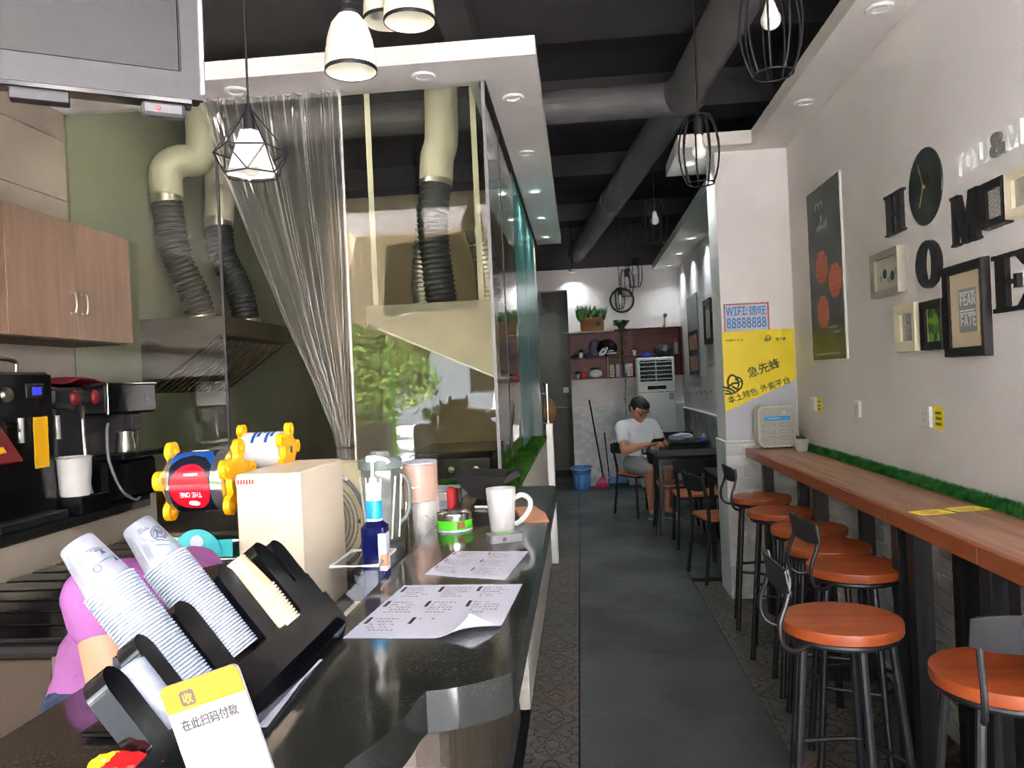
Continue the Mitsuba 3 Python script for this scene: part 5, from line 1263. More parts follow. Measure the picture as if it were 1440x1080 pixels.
menu('menu_sheet', 'glossy laminated menu with red headings between the white sheet and the grey box', [(-.355, 2.114), (-.155, 2.088), (-.188, 1.797), (-.388, 1.867)], GT + .0016, 'ink_red', 0, 2, (2, 3))

# small things on the granite
k = thing('ashtray_tin', 'round chrome tin with a bright green band on the granite counter', 'tin')
part(k, 'body', lathe([(0, 0), (.052, 0), (.054, .003), (.054, .050), (.052, .054), (.044, .056), (.040, .052), (.038, .030), (0, .028)], 44, -.405, 2.44, GT + .0005), 'chrome')
part(k, 'band', lathe([(.0540, .007), (.0552, .008), (.0552, .034), (.0540, .035)], 44, -.405, 2.44, GT), 'green_tin'); part(k, 'foot_ring', lathe([(.054, 0), (.0555, .001), (.0555, .006), (.054, .007)], 44, -.405, 2.44, GT), 'paper_white')
part(k, 'emblem', xf(mv(extrude(sbox(-.012, -.010, .012, .010), .001), z=0), basis((-.378, 2.3915, GT + .022), (.87, .49, 0), (0, 0, 1))), 'sack_brown')
part(k, 'notches', cat([box(-.405 + .047 * math.cos(a) - .006, -.405 + .047 * math.cos(a) + .006, 2.44 + .047 * math.sin(a) - .006, 2.44 + .047 * math.sin(a) + .006, GT + .042, GT + .0575) for a in np.linspace(.3, 2 * PI, 7)]), 'dark_steel', kind='stuff')
k = thing('mug', 'tall white ceramic mug with a large handle on the granite counter', 'mug')
part(k, 'body', lathe([(0, 0), (.034, 0), (.036, .003), (.0455, .128), (.0445, .131), (.0425, .129), (.0345, .010), (0, .008)], 48, -.252, 2.39, GT + .0005), 'white_ceramic', smooth=50)
part(k, 'handle', sweep(cspline([(-.210, 2.395, GT + .100), (-.190, 2.395, GT + .108), (-.170, 2.395, GT + .098), (-.164, 2.395, GT + .078), (-.175, 2.395, GT + .052), (-.198, 2.395, GT + .028), (-.214, 2.395, GT + .020)], 8), .0062, 10, ellip=1.3), 'white_ceramic', smooth=50)
k = thing('power_bank', 'grey rounded box with a green strip in front of the white mug', 'power bank')
M = trans(-.232, 2.245, GT + .0005) @ rotz(24)
part(k, 'body', xf(mv(extrude(rrect(.10, .062, .012), .022)), M), 'grey_plastic', smooth=30); part(k, 'strip', xf(mv(extrude(rrect(.055, .022, .004), .0012), .004, .012, .022), M), 'green_tin', smooth=False); part(k, 'port', xf(lathe([(0, 0), (.006, 0), (.006, .001), (0, .001)], 16), M @ basis((-.01, -.0315, .011), (1, 0, 0), (0, 0, 1))), 'mid_plastic')
k = thing('kraft_pouch', 'flat brown paper pouch behind the mug handle', 'pouch')
M = trans(-.185, 2.66, GT + .0005) @ rotz(8)
part(k, 'pouch', xf(hull([(-.045, .16, 0), (.030, .16, 0), (-.045, .16, .003), (.030, .16, .003), (-.035, -.14, 0), (.050, -.15, 0), (-.03, -.13, .006), (.045, -.14, .006), (-.02, 0, .018), (.03, 0, .018), (-.04, -.06, .016), (.045, -.06, .016)]), M), 'kraft')
part(k, 'sealed_edge', xf(box(-.046, .031, .145, .165, 0, .004, .001), M), 'rose_beige')
solo('pen', cat(rod((-.395, 2.84, GT + .006), (-.345, 2.83, GT + .006), .005), rod((-.345, 2.83, GT + .006), (-.335, 2.828, GT + .006), .005, .001)), 'white_plastic', 'short white pen left of the mug near the far end', 'pen')
k = thing('lid_cup', 'small pale tub with a green label behind the white mug', 'tub')
part(k, 'tub', lathe([(0, 0), (.036, 0), (.042, .04), (.045, .044), (.045, .05), (0, .052)], 32, -.30, 2.95, GT + .0005), 'frosted_plastic'); part(k, 'label', lathe([(0, .0522), (.028, .0522), (.028, .0532), (0, .0532)], 28, -.30, 2.95, GT), 'green_tin')
k = thing('black_tray', 'black angular tray with flared ends at the far end of the counter', 'tray')
part(k, 'tray', cat(hull([(-.43, 3.02, GT + .012), (-.33, 3.02, GT + .012), (-.43, 3.26, GT + .012), (-.33, 3.26, GT + .012), (-.50, 3.0, GT + .10), (-.30, 3.0, GT + .09), (-.50, 3.28, GT + .10), (-.30, 3.28, GT + .09), (-.46, 3.14, GT + .10)])), 'black_matte')
part(k, 'wing', hull([(-.33, 3.05, GT + .045), (-.33, 3.22, GT + .045), (-.33, 3.05, GT + .07), (-.33, 3.22, GT + .07), (-.245, 3.08, GT + .085), (-.245, 3.2, GT + .085), (-.255, 3.08, GT + .105), (-.255, 3.2, GT + .105)]), 'black_matte')
part(k, 'foot', box(-.41, -.35, 3.06, 3.2, GT + .0005, GT + .013), 'black_plastic')

# behind the granite: fan, blender, dispenser, soap
k = thing('box_fan', 'cream box fan with a grey grille behind the cream sealing machine', 'fan')
M = trans(-.765, 2.40, WT + .001) @ rotz(-28)
part(k, 'body', xf(box(-.16, .16, -.02, .08, .0, .33, .02), M), 'fan_cream')
part(k, 'guard', xf(cat([sweep([(r * math.cos(a), -.030 + .02 * (r / .13) ** 2 - .004, .155 + r * math.sin(a)) for a in np.linspace(0, 2 * PI, 40, endpoint=False)], .0022, 5, closed=True) for r in np.linspace(.03, .135, 9)]), M), 'grey_plastic', kind='stuff')
part(k, 'guard_rim', xf(sweep([(.142 * math.cos(a), -.022, .155 + .142 * math.sin(a)) for a in np.linspace(0, 2 * PI, 48, endpoint=False)], .007, 8, closed=True), M), 'grey_plastic')
for q in range(5):
    a = 2 * PI * q / 5
    part(k, 'blade', xf(hull([(.02 * math.cos(a), -.016, .155 + .02 * math.sin(a)), (.12 * math.cos(a - .35), -.012, .155 + .12 * math.sin(a - .35)), (.12 * math.cos(a + .3), -.018, .155 + .12 * math.sin(a + .3)), (.02 * math.cos(a), -.014, .156 + .02 * math.sin(a)), (.12 * math.cos(a), -.021, .155 + .12 * math.sin(a))]), M), 'mid_plastic')
part(k, 'hub', xf(lathe([(0, 0), (.026, 0), (.022, .012), (0, .014)], 20), M @ basis((0, -.022, .155), (1, 0, 0), (0, 0, 1))), 'fan_cream')
part(k, 'dial', xf(lathe([(0, 0), (.018, 0), (.015, .012), (0, .013)], 20), M @ basis((-.10, -.02, .305), (1, 0, 0), (0, 0, 1))), 'fan_cream'); part(k, 'lever', xf(rod((.02, -.03, .288), (.09, -.04, .286), .006), M), 'white_plastic')
k = thing('blender', 'countertop blender with a clear ribbed jar and grey green lid', 'blender')
bx, by = -.588, 2.27
part(k, 'base', lathe([(0, 0), (.085, 0), (.088, .006), (.086, .03), (.066, .065), (.050, .10), (.048, .105), (0, .105)], 36, bx, by, WT + .0005), 'mid_plastic'); part(k, 'foot', lathe([(.088, .0), (.094, .002), (.094, .028), (.0865, .03)], 36, bx, by, WT + .0005), 'black_plastic')
jar = lathe([(.040, .0), (.046, .01), (.058, .21), (.060, .215)], 8, bx, by, WT + .108)
part(k, 'jar', xf(jar, trans(0, 0, 0)), 'jar_film', 'clear ribbed jar', smooth=False)
part(k, 'ribs', cat([rod((bx + .047 * math.cos(a), by + .047 * math.sin(a), WT + .12), (bx + .0595 * math.cos(a + .25), by + .0595 * math.sin(a + .25), WT + .30), .0035, n=6) for a in np.linspace(0, 2 * PI, 8, endpoint=False)]), 'frosted_plastic', kind='stuff')
mat('lid_green', (108, 122, 116), .4)
part(k, 'lid', lathe([(0, .012), (.058, .012), (.063, .0), (.064, .022), (.056, .030), (.030, .032), (.026, .048), (0, .050)], 36, bx, by, WT + .322), 'lid_green'); part(k, 'handle', sweep(cspline([(bx + .045, by + .03, WT + .30), (bx + .07, by + .045, WT + .27), (bx + .068, by + .045, WT + .19), (bx + .042, by + .03, WT + .15)], 6), .007, 8), 'lid_green')
k = thing('water_dispenser', 'small rose beige and white drink dispenser behind the blender', 'dispenser')
dx, dy = -.545, 2.63
ov = affinity.scale(Point(0, 0).buffer(1, quad_segs=16), .056, .085)
part(k, 'head', mv(extrude(ov, .12), dx, dy, WT + .175), 'rose_beige', 'rose beige upper housing', smooth=40); part(k, 'lid', mv(extrude(affinity.scale(ov, .99, .99), .006), dx, dy, WT + .296), 'paper_white', smooth=40)
part(k, 'tank', mv(extrude(affinity.scale(ov, .78, .9), .174), dx + .012, dy + .005, WT + .0005), 'white_plastic', smooth=40); part(k, 'knob', xf(lathe([(0, 0), (.013, 0), (.011, .01), (0, .011)], 20), basis((dx + .025, dy - .072, WT + .12), (1, 0, 0), (0, 0, 1))), 'white_plastic')
part(k, 'pipe', rod((dx - .042, dy - .05, WT), (dx - .042, dy - .05, WT + .176), .007), 'chrome'); part(k, 'badge', xf(extrude(rrect(.028, .006, .002), .0008), basis((dx, dy - .0852, WT + .225), (1, 0, 0), (0, 0, 1))), 'white_plastic')
k = thing('soap_bottle', 'dark blue pump bottle with a light blue neck label beside the blender', 'pump bottle')
sx, sy = -.512, 1.90
part(k, 'body', mv(extrude(rrect(.062, .046, .010), .205), sx, sy, .958), 'soap_blue', smooth=30); part(k, 'shoulder', hull([(sx + a * .030, sy + b * .022, 1.163) for a in (-1, 1) for b in (-1, 1)] + [(sx + .016 * math.cos(t), sy + .016 * math.sin(t), 1.180) for t in np.linspace(0, 6, 14)]), 'soap_blue')
part(k, 'label', box(sx + .012, sx + .0325, sy - .0245, sy + .010, 1.06, 1.15, .001), 'paper_white'); part(k, 'label_print', box(sx + .016, sx + .0330, sy - .0252, sy - .005, 1.072, 1.10, .001), 'kraft')
part(k, 'neck', lathe([(0, 0), (.019, 0), (.019, .062), (.015, .072), (0, .073)], 28, sx, sy, 1.178), 'frosted_plastic'); part(k, 'neck_label', lathe([(.0192, .006), (.0200, .007), (.0200, .049), (.0192, .05)], 28, sx, sy, 1.178), 'label_blue')
part(k, 'pump', cat(lathe([(0, 0), (.018, 0), (.018, .02), (.010, .026), (.009, .034), (.004, .04), (.004, .075), (0, .076)], 24, sx, sy, 1.246), sweep(cspline([(sx - .012, sy, 1.328), (sx + .012, sy - .002, 1.329), (sx + .036, sy - .006, 1.325), (sx + .044, sy - .008, 1.317)], 5), .0055, 8), box(sx - .014, sx + .012, sy - .007, sy + .007, 1.320, 1.336, .003)), 'white_plastic', 'white pump head', kind='stuff')
k = thing('acrylic_tray', 'clear plastic tray holding the blue pump bottle at the edge of the granite', 'tray')
part(k, 'walls', cat([trimesh.Trimesh([(a, b, WT + .003), (c, d, WT + .003), (c, d, 1.085), (a, b, 1.085)], [[0, 1, 2], [0, 2, 3]], process=False) for a, b, c, d in ((-.60, 1.82, -.473 - .015, 1.82), (-.488, 1.82, -.488 + .0, 2.0), (-.488, 2.0, -.60, 2.0), (-.60, 2.0, -.60, 1.82))]), 'clear_glass', smooth=False, kind='stuff')
part(k, 'rim', sweep([(-.60, 1.82, 1.086), (-.488, 1.82, 1.086), (-.488, 2.0, 1.086), (-.60, 2.0, 1.086)], .004, 6, closed=True), 'frosted_plastic'); part(k, 'bottom', box(-.598, -.490, 1.822, 1.998, WT + .0005, WT + .010), 'frosted_plastic')
k = thing('spice_jars', 'small red and grey containers behind the drink dispenser', 'containers')
for i, (x, m) in enumerate(((-.50, 'red_ink'), (-.515, 'keypad_red'), (-.53, 'mid_plastic'))):
    part(k, 'container', box(x - .010 + .02 * i, x + .016 + .02 * i, 2.92 + .05 * i, 2.96 + .05 * i, WT + .0005, WT + .17 - .01 * i, .004), m)
for i, (x, y, w_, h_) in enumerate(((-.60, 3.25, .16, .12), (-.56, 3.0, .10, .09))):
    q = thing('food_container', ['white plastic food container by the kitchen glass', 'pale blue white container behind the green tin'][i], 'container')
    part(q, 'tub', box(x - w_ / 2, x + w_ / 2, y - .07, y + .07, WT + .0005, WT + h_, .008), 'white_plastic'); part(q, 'lid', box(x - w_ / 2 - .006, x + w_ / 2 + .006, y - .076, y + .076, WT + h_, WT + h_ + .012, .004), 'paper_white')

# ------------------------------------------------------------------ sealing machine and its film rolls
k = thing('sealing_machine', 'tall cream coloured cup sealing machine on the work counter', 'machine')
part(k, 'housing', box(-.812, -.657, 1.80, 2.13, WT + .0005, 1.312, .004), 'cream_box')
part(k, 'base', box(-1.05, -.662, 1.79, 2.14, WT - .0, WT + .03, .003), 'dark_steel')
part(k, 'frame', box(-1.045, -.814, 1.86, 2.12, WT + .03, 1.17, .004), 'steel')
part(k, 'top_plate', box(-1.05, -.814, 1.80, 2.12, 1.17, 1.182, .002), 'dark_steel'); part(k, 'guide_bar', rod((-1.05, 1.815, 1.155), (-.814, 1.815, 1.155), .007), 'chrome'); part(k, 'guide_bar', rod((-1.05, 1.80, 1.115), (-.814, 1.80, 1.115), .006), 'steel')
part(k, 'film_web', box(-.985, -.83, 1.806, 1.810, 1.0, 1.16), 'cup_teal', 'teal printed film')
part(k, 'film_disc', xf(mv(extrude(Point(0, 0).buffer(.058).intersection(sbox(-1, 0, 1, 1)), .002)), basis((-.91, 1.797, 1.130), (1, 0, 0), (0, 0, 1))), 'cup_teal'); part(k, 'disc_emblem', xf(cat(extrude(Point(0, .028).buffer(.016), .001), mv(extrude(Point(0, .028).buffer(.0145).difference(Point(0, .028).buffer(.011)), .0006), z=.001)), basis((-.91, 1.7945, 1.130), (1, 0, 0), (0, 0, 1))), 'paper_white')
part(k, 'label', xf(extrude(sbox(0, 0, .048, .018), .0006), basis((-.811, 1.7995, 1.285), (1, 0, 0), (0, 0, 1))), 'rose_beige', smooth=False)
part(k, 'lettering', xf(mv(cat([extrude(sbox(.004 + .007 * i, .004, .008 + .007 * i, .014), .0004) for i in range(6)]), z=.0006), basis((-.811, 1.7995, 1.285), (1, 0, 0), (0, 0, 1))), 'red_ink', smooth=False)
part(k, 'roll_bracket', cat(box(-.83, -.814, 1.85, 2.1, 1.18, 1.30), box(-1.05, -1.035, 1.85, 2.1, 1.18, 1.27)), 'dark_steel', kind='stuff')

def on_roll(poly, c, r, x0, a0, h=.0006):
    """A flat print (x along the roll, y around it) wrapped on a roll whose axis is x."""
    m = extrude(poly, h)
    m = m.subdivide_to_size(.012) if len(m.vertices) < 5000 else m
    v = np.array(m.vertices)
    a = a0 + v[:, 1] / r; rr_ = r + v[:, 2]
    return trimesh.Trimesh(np.stack([x0 + v[:, 0], c[1] - rr_ * np.cos(a), c[2] + rr_ * np.sin(a)], 1), m.faces, process=False)
def wheel(x, cy, cz, r, n, a0):
    P_ = Point(0, 0).buffer(r * .55)
    for i in range(n):
        a = a0 + 2 * PI * i / n
        q = Point(r * .78 * math.cos(a), r * .78 * math.sin(a))
        P_ = P_.union(q.buffer(r * .24)).union(LineString([(0, 0), (q.x, q.y)]).buffer(r * .17))
    for i in range(n):
        a = a0 + 2 * PI * i / n
        P_ = P_.difference(Point(r * .80 * math.cos(a), r * .80 * math.sin(a)).buffer(r * .095))
    P_ = P_.difference(Point(0, 0).buffer(r * .16))
    return xf(mv(extrude(P_, .016), z=-.008), basis((x, cy, cz), (0, 1, 0), (0, 0, 1), (1, 0, 0)))
mat('film_black', (22, 26, 36), .18, spec=.6); mat('film_red', (204, 24, 44), .2); mat('film_blue', (30, 78, 150), .2); mat('film_silver', (190, 194, 200), .12, .9)
k = thing('film_roll', 'film roll printed black, red and blue between two yellow wheels', 'film roll')
rc, r_ = (0, 1.905, 1.290), .074
part(k, 'film', sweep([(-1.005, rc[1], rc[2]), (-.862, rc[1], rc[2])], [r_, r_], 48), 'film_silver')
part(k, 'printed_band', cat(on_roll(sbox(.012, -.10, .115, .22), rc, r_, -1.005, 0)), 'film_black', smooth=30)
part(k, 'print_blue', on_roll(Polygon([(.012, .045), (.03, .07), (.06, .082), (.095, .07), (.115, .045), (.115, .075), (.10, .10), (.03, .10), (.012, .08)]), rc, r_ + .0006, -1.005, 0), 'film_blue', smooth=30)
part(k, 'print_red', on_roll(affinity.scale(Point(.064, -.012).buffer(1, quad_segs=16), .050, .062), rc, r_ + .0007, -1.005, 0), 'film_red', smooth=30)
tx = latin('THE ONE', .013, .0005, True)
v = np.array(tx.vertices); tw_ = v[:, 0].max()
v2 = np.stack([.093 - v[:, 0] * .055 / tw_, -.020 - v[:, 1], v[:, 2]], 1)
a_ = v2[:, 1] / (r_ + .0016); rq = r_ + .0016 + v2[:, 2]
part(k, 'lettering', trimesh.Trimesh(np.stack([-1.005 + v2[:, 0], rc[1] - rq * np.cos(a_), rc[2] + rq * np.sin(a_)], 1), tx.faces, process=False), 'paper_white', smooth=False)
part(k, 'emblem', cat(on_roll(affinity.scale(Point(.068, -.052).buffer(1), .014, .009), rc, r_ + .0016, -1.005, 0), on_roll(sbox(.045, .105, .085, .118), rc, r_ + .0008, -1.005, 0), on_roll(sbox(.05, .02, .085, .026), rc, r_ + .0016, -1.005, 0)), 'print_pale', smooth=30)
for x, a0 in ((-1.012, .5), (-.852, .2)): part(k, 'wheel', wheel(x, rc[1], rc[2], .098, 5, a0), 'yellow_wheel', 'yellow lobed plastic wheel')
part(k, 'axle', rod((-1.05, rc[1], rc[2]), (-.815, rc[1], rc[2]), .012), 'chrome')
k = thing('film_roll', 'clear film roll with blue print behind the printed one', 'film roll')
rc2 = (0, 2.085, 1.345)
part(k, 'film', sweep([(-.905, rc2[1], rc2[2]), (-.80, rc2[1], rc2[2])], [.050, .050], 36), 'frosted_plastic'); part(k, 'print', cat([on_roll(sbox(.03 + .012 * i, -.01 + .02 * (i % 3), .038 + .012 * i, .05 + .01 * (i % 2)), rc2, .0502, -.905, .7) for i in range(5)]), 'film_blue', smooth=30)
for x, a0 in ((-.912, .5), (-.790, .1)): part(k, 'wheel', wheel(x, rc2[1], rc2[2], .072, 5, a0), 'yellow_wheel', 'yellow lobed plastic wheel')
part(k, 'axle', rod((-.92, rc2[1], rc2[2]), (-.78, rc2[1], rc2[2]), .009), 'chrome'); part(k, 'stand', box(-.87, -.84, 2.07, 2.10, 1.18, 1.30), 'dark_steel')

# ------------------------------------------------------------------ black cup rack, cups, lids
AX = V(-.60, 0, .80)                      # the stacks lean away from the aisle
NRM = V(.80, 0, .60)
O = V(-.505, 0, 1.105)
def rack_shape():
    P_ = sbox(.72, -.058, 1.46, .008)     # x: along the row (world y), y: up the slope
    for yc, L in ((1.415, .136), (1.355, .146), (1.205, .140), (1.052, .122), (.908, .112), (.800, .100)):
        P_ = P_.union(LineString([(yc, 0), (yc, L - .02)]).buffer(.0245))
    return P_.union(sbox(1.355, 0, 1.446, .055))
RK = rack_shape().buffer(.004).buffer(-.004)
k = thing('cup_rack', 'glossy black leaning cup rack with rounded dividers on the counter corner', 'cup rack')
MR = basis(O + NRM * -.004, (0, 1, 0), AX, None)
MR = np.eye(4); MR[:3, 0], MR[:3, 1], MR[:3, 2], MR[:3, 3] = V(0, 1, 0), AX, np.cross(V(0, 1, 0), AX), O
zsign = 1 if (MR[:3, 2] @ NRM) > 0 else -1
pl_ = extrude(RK, .028).subdivide_to_size(.05)
pl_ = xf(mv(pl_, z=-.008 if zsign > 0 else -.020), MR)
pv = np.array(pl_.vertices); pv[:, 0] += .20 * np.maximum(0, 1.0 - pv[:, 1]); pv[:, 2] += .09 * np.maximum(0, 1.0 - pv[:, 1])
part(k, 'divider_plate', trimesh.Trimesh(pv, pl_.faces, process=False), 'black_acrylic', smooth=False)
part(k, 'front_block', hull([(x, y, z) for y, q in ((.72, 0), (1.43, 0), (1.475, .02)) for x, z in ((-.450 - q, GT + .005), (-.447 - q, GT + .022), (-.468 - q, GT + .036), (-.54, GT + .005), (-.54, GT + .05))]), 'black_acrylic', smooth=False)
part(k, 'base_plate', box(-.68, -.52, 1.0, 1.44, GT + .004, GT + .012, .002), 'black_acrylic'); part(k, 'back_support', cat(box(-.63, -.615, 1.0, 1.42, GT + .012, GT + .11)), 'black_acrylic')
for yc in (1.415, 1.355, 1.205, 1.05): part(k, 'strut', bar(V(-.62, yc, GT + .012), O + AX * .07 - NRM * .012 + V(0, yc, 0), .006, .03, up=(0, 1, 0)), 'black_acrylic')

SC, SP_ = .72, .88
sc = lambda pts, q: [(r * q, z * q) for r, z in pts]
cup_full = lathe(sc([(.0, .102), (.028, .102), (.0315, .098), (.0430, .010), (.0440, .004)], SC), 40)
cup_short = lathe(sc([(.0405, .030), (.0430, .010), (.0440, .004)], SC), 36)
cup_rim = lathe(sc([(.0438, .0044), (.0470, .0042), (.0484, .0028), (.0484, .0012), (.0470, 0), (.0438, .0002), (.0438, .0044)], SC), 36)
paper_full = lathe(sc([(.0, .076), (.022, .076), (.0235, .078), (.0255, .080), (.0262, .079), (.0345, .004)], SP_), 40)
paper_short = lathe(sc([(.0320, .026), (.0345, .004)], SP_), 36)
paper_rim = lathe(sc([(.0340, .0046), (.0366, .0046), (.0380, .0032), (.0380, .0012), (.0366, 0), (.0340, 0), (.0340, .0046)], SP_), 36)
def axis_frame(o):
    M = np.eye(4); M[:3, 0], M[:3, 1], M[:3, 2], M[:3, 3] = NRM, np.cross(AX, NRM), AX, o
    return M
def curved(poly, r0, r1, z0, z1, a0, h=.0004):
    """Print on a cone: x around (metres), y along the axis."""
    m = extrude(poly, h); m = m.subdivide_to_size(.006)
    v = np.array(m.vertices)
    rr_ = r0 + (r1 - r0) * (v[:, 1] - z0) / (z1 - z0) + .0004 + v[:, 2]
    a = a0 + v[:, 0] / np.maximum(rr_, 1e-4)
    return trimesh.Trimesh(np.stack([rr_ * np.cos(a), rr_ * np.sin(a), v[:, 1]], 1), m.faces, process=False)
def stack(o, n, pitch, full, short, m, name, lab, toplab, group, r0, r1, H, prints):
    ds, df = mikit.ply(short, m, smooth=50), mikit.ply(full, m, smooth=40)
    dr_ = mikit.ply(cup_rim if m == 'cup_film' else paper_rim, 'rim_white' if m == 'cup_film' else 'paper_rim_white', smooth=50)
    for i in range(n):
        last = i == n - 1
        q = thing(name, toplab if last else lab, 'cup', group)
        M = axis_frame(o + AX * pitch * i)
        scene[q + '__body'] = {**(df if last else ds), 'to_world': T(M)}
        scene[q + '__rim'] = {**dr_, 'to_world': T(M)}
        if last and prints is not None:
            part(q, 'print', xf(prints, M @ np.diag([SC if m == 'cup_film' else SP_] * 3 + [1.0])), 'ink_brown' if m != 'cup_film' else 'print_navy', smooth=False)
mat('rim_white', (176, 186, 200), .15, spec=.7); mat('paper_rim_white', (222, 206, 186), .4)
mat('print_navy', (66, 72, 96), .5); mat('paper_cup', (222, 188, 142), .45)
logo = lambda c, s: unary_union([Point(c, .055).buffer(.017 * s).difference(Point(c, .055).buffer(.0155 * s)), Point(c, .055).buffer(.012 * s).difference(Point(c, .055).buffer(.011 * s))] + [LineString(cspline([(c - .009 + .003 * j, .049 + .005 * j), (c - .004, .056 + .004 * j), (c + .003, .050 + .004 * j), (c + .008, .058)], 4)).buffer(.0008) for j in range(3)])
prA = curved(logo(0, 1).union(unary_union([sbox(-.030, .074 + .004 * i, -.008 - .006 * i, .0755 + .004 * i) for i in range(3)])), .0430, .0315, .010, .098, -.35)
prB = curved(unary_union([sbox(-.022 + .006 * i, .070 - .004 * i, -.006 + .008 * i, .0716 - .004 * i) for i in range(3)] + [Polygon([(-.004, .052), (.006, .052), (.001, .066)]), sbox(-.018, .040, .018, .0415), Polygon([(.010, .030), (.020, .030), (.016, .038), (.012, .038)]), Point(-.026, .034).buffer(.007).difference(Point(-.026, .034).buffer(.0055))]), .0430, .0315, .010, .098, -.30)
lift = NRM * .006
stack(O + V(0, 1.128, 0) + AX * .018 - NRM * .002, 36, .0049, cup_full, cup_short, 'cup_film', 'plastic_cup', 'clear plastic cup nested in the tilted stack with the round emblem', 'topmost clear cup with a round emblem on the right tilted stack', 'clear cups in the right tilted stack', 0, 0, 0, prA)
stack(O + V(0, .985, 0) + AX * .014, 37, .0049, cup_full, cup_short, 'cup_film', 'plastic_cup', 'clear plastic cup nested in the left tilted stack over the purple shirt', 'topmost clear cup with small dark prints on the left tilted stack', 'clear cups in the left tilted stack', 0, 0, 0, prB)
prK = curved(unary_union([Point(.0, .066).buffer(.004), sbox(-.003, .058, .003, .060)]), .0345, .0262, .006, .079, 1.1)
stack(O + V(0, 1.283, 0) + AX * .004, 12, .0062, paper_full, paper_short, 'paper_cup', 'paper_cup', 'cream paper cup nested in the short tilted stack', 'topmost cream paper cup of the short tilted stack', 'paper cups in the rack', 0, 0, 0, prK)
lid = lathe([(r * .54, z) for r, z in [(0, .006), (.034, .006), (.040, .003), (.043, .003), (.044, .0), (.043, -.002), (.041, -.001), (.039, .001), (.033, .004), (0, .004)]], 32)
dl = mikit.ply(lid, 'cup_white', smooth=40)
for i in range(30):
    q = thing('cup_cover', 'white cup cover nested in the leaning column of lids', 'cup cover', 'white covers in the rack')
    scene[q] = {**dl, 'to_world': T(axis_frame(O + V(.030, .857, .018) + AX * (-.020 + .0036 * i) + NRM * .002))}

# payment stand, papers and the bag in front of the rack
k = thing('payment_sign', 'white and yellow payment sign tilted in front of the cup rack', 'sign')
c_ = V(-.385, .78, 1.165)
yy = V(-.22, .10, .97); yy /= np.linalg.norm(yy)
xx = V(.945, .10, .315); xx = xx - yy * (xx @ yy); xx /= np.linalg.norm(xx)
xx = V(.955, 0, .297); yy = V(-.297, 0, .955)
MS = np.eye(4); MS[:3, 0], MS[:3, 1], MS[:3, 2], MS[:3, 3] = xx, yy, V(0, -1, 0), c_
pw, ph_ = .0867, .138
oy = -.0165
part(k, 'plate', xf(mv(extrude(rrect(pw, ph_, .007), .004), 0, oy, -.002), MS), 'sign_white', smooth=False)
yellow_top = rrect(pw, ph_, .007).intersection(sbox(-1, ph_ / 2 - .0285, 1, 1))
part(k, 'yellow_header', xf(mv(extrude(yellow_top, .0005), 0, oy, .002), MS), 'sign_yellow', smooth=False)
part(k, 'badge', xf(mv(extrude(rrect(.0155, .0155, .003), .0004), -.0170, oy + .0520, .0025), MS), 'ink_brown', smooth=False); part(k, 'badge_character', xf(mv(cjk('收', .0105, .0004), -.0227, oy + .0463, .0029), MS), 'yellow', smooth=False, kind='stuff')
mat('header_ink', (206, 164, 24), .5)
part(k, 'header_lettering', xf(cat(mv(cjk('收钱', .011, .0004), -.006, oy + .0515, .0025), mv(cat([extrude(sbox(.004 * i, 0, .0028 + .004 * i, .003), .0004) for i in range(6)]), -.005, oy + .044, .0025)), MS), 'header_ink', smooth=False, kind='stuff')
part(k, 'lettering', xf(mv(fitted(cjk('在此扫码付款', .0125, .0004, 1.6), 0, 0, .0625, .0115), -.033, oy + .0198, .002), MS), 'ink_dark', smooth=False)
part(k, 'payment_marks', xf(cat(mv(extrude(rrect(.006, .006, .001), .0004), .018, oy - .060, .002), mv(extrude(rrect(.006, .006, .001), .0004), .009, oy - .060, .002)), MS), 'red_ink', smooth=False, kind='stuff')
part(k, 'foot', hull([(-.40, .775, GT + .0005), (-.355, .775, GT + .0005), (-.40, .815, GT + .0005), (-.355, .815, GT + .0005), (-.39, .7835, 1.11), (-.36, .7835, 1.11), (-.39, .788, 1.11), (-.36, .788, 1.11)]), 'frosted_plastic')
for i in range(5):
    solo('paper_sheet', xf(box(-.10, .10, -.13, .13, 0, .0007), trans(-.553 + .002 * i, 1.17 - .004 * i, GT + .0003 + .0008 * i) @ rotz(-2 + 1.4 * i)), 'paper_white', 'white paper sheet in the thin pile under the cup rack', 'paper', 'paper sheets under the rack', smooth=False)
k = thing('snack_pouch', 'shiny yellow and red crumpled bag at the bottom left behind the payment sign', 'bag')
mb = crumple((-.478, .765, GT + .0005), (.052, .034, .046), 15, .26, 2.4)
cb = np.array(mb.triangles_center)
left = cb[:, 0] < -.472 + .02 * np.sin(cb[:, 2] * 60)
mat('bag_yellow', (250, 196, 22), .2, spec=.6); mat('bag_red', (222, 28, 30), .2, spec=.6)
part(k, 'yellow_side', mb.submesh([np.nonzero(left)[0]], append=True), 'bag_yellow', smooth=20); part(k, 'red_side', mb.submesh([np.nonzero(~left)[0]], append=True), 'bag_red', smooth=20)

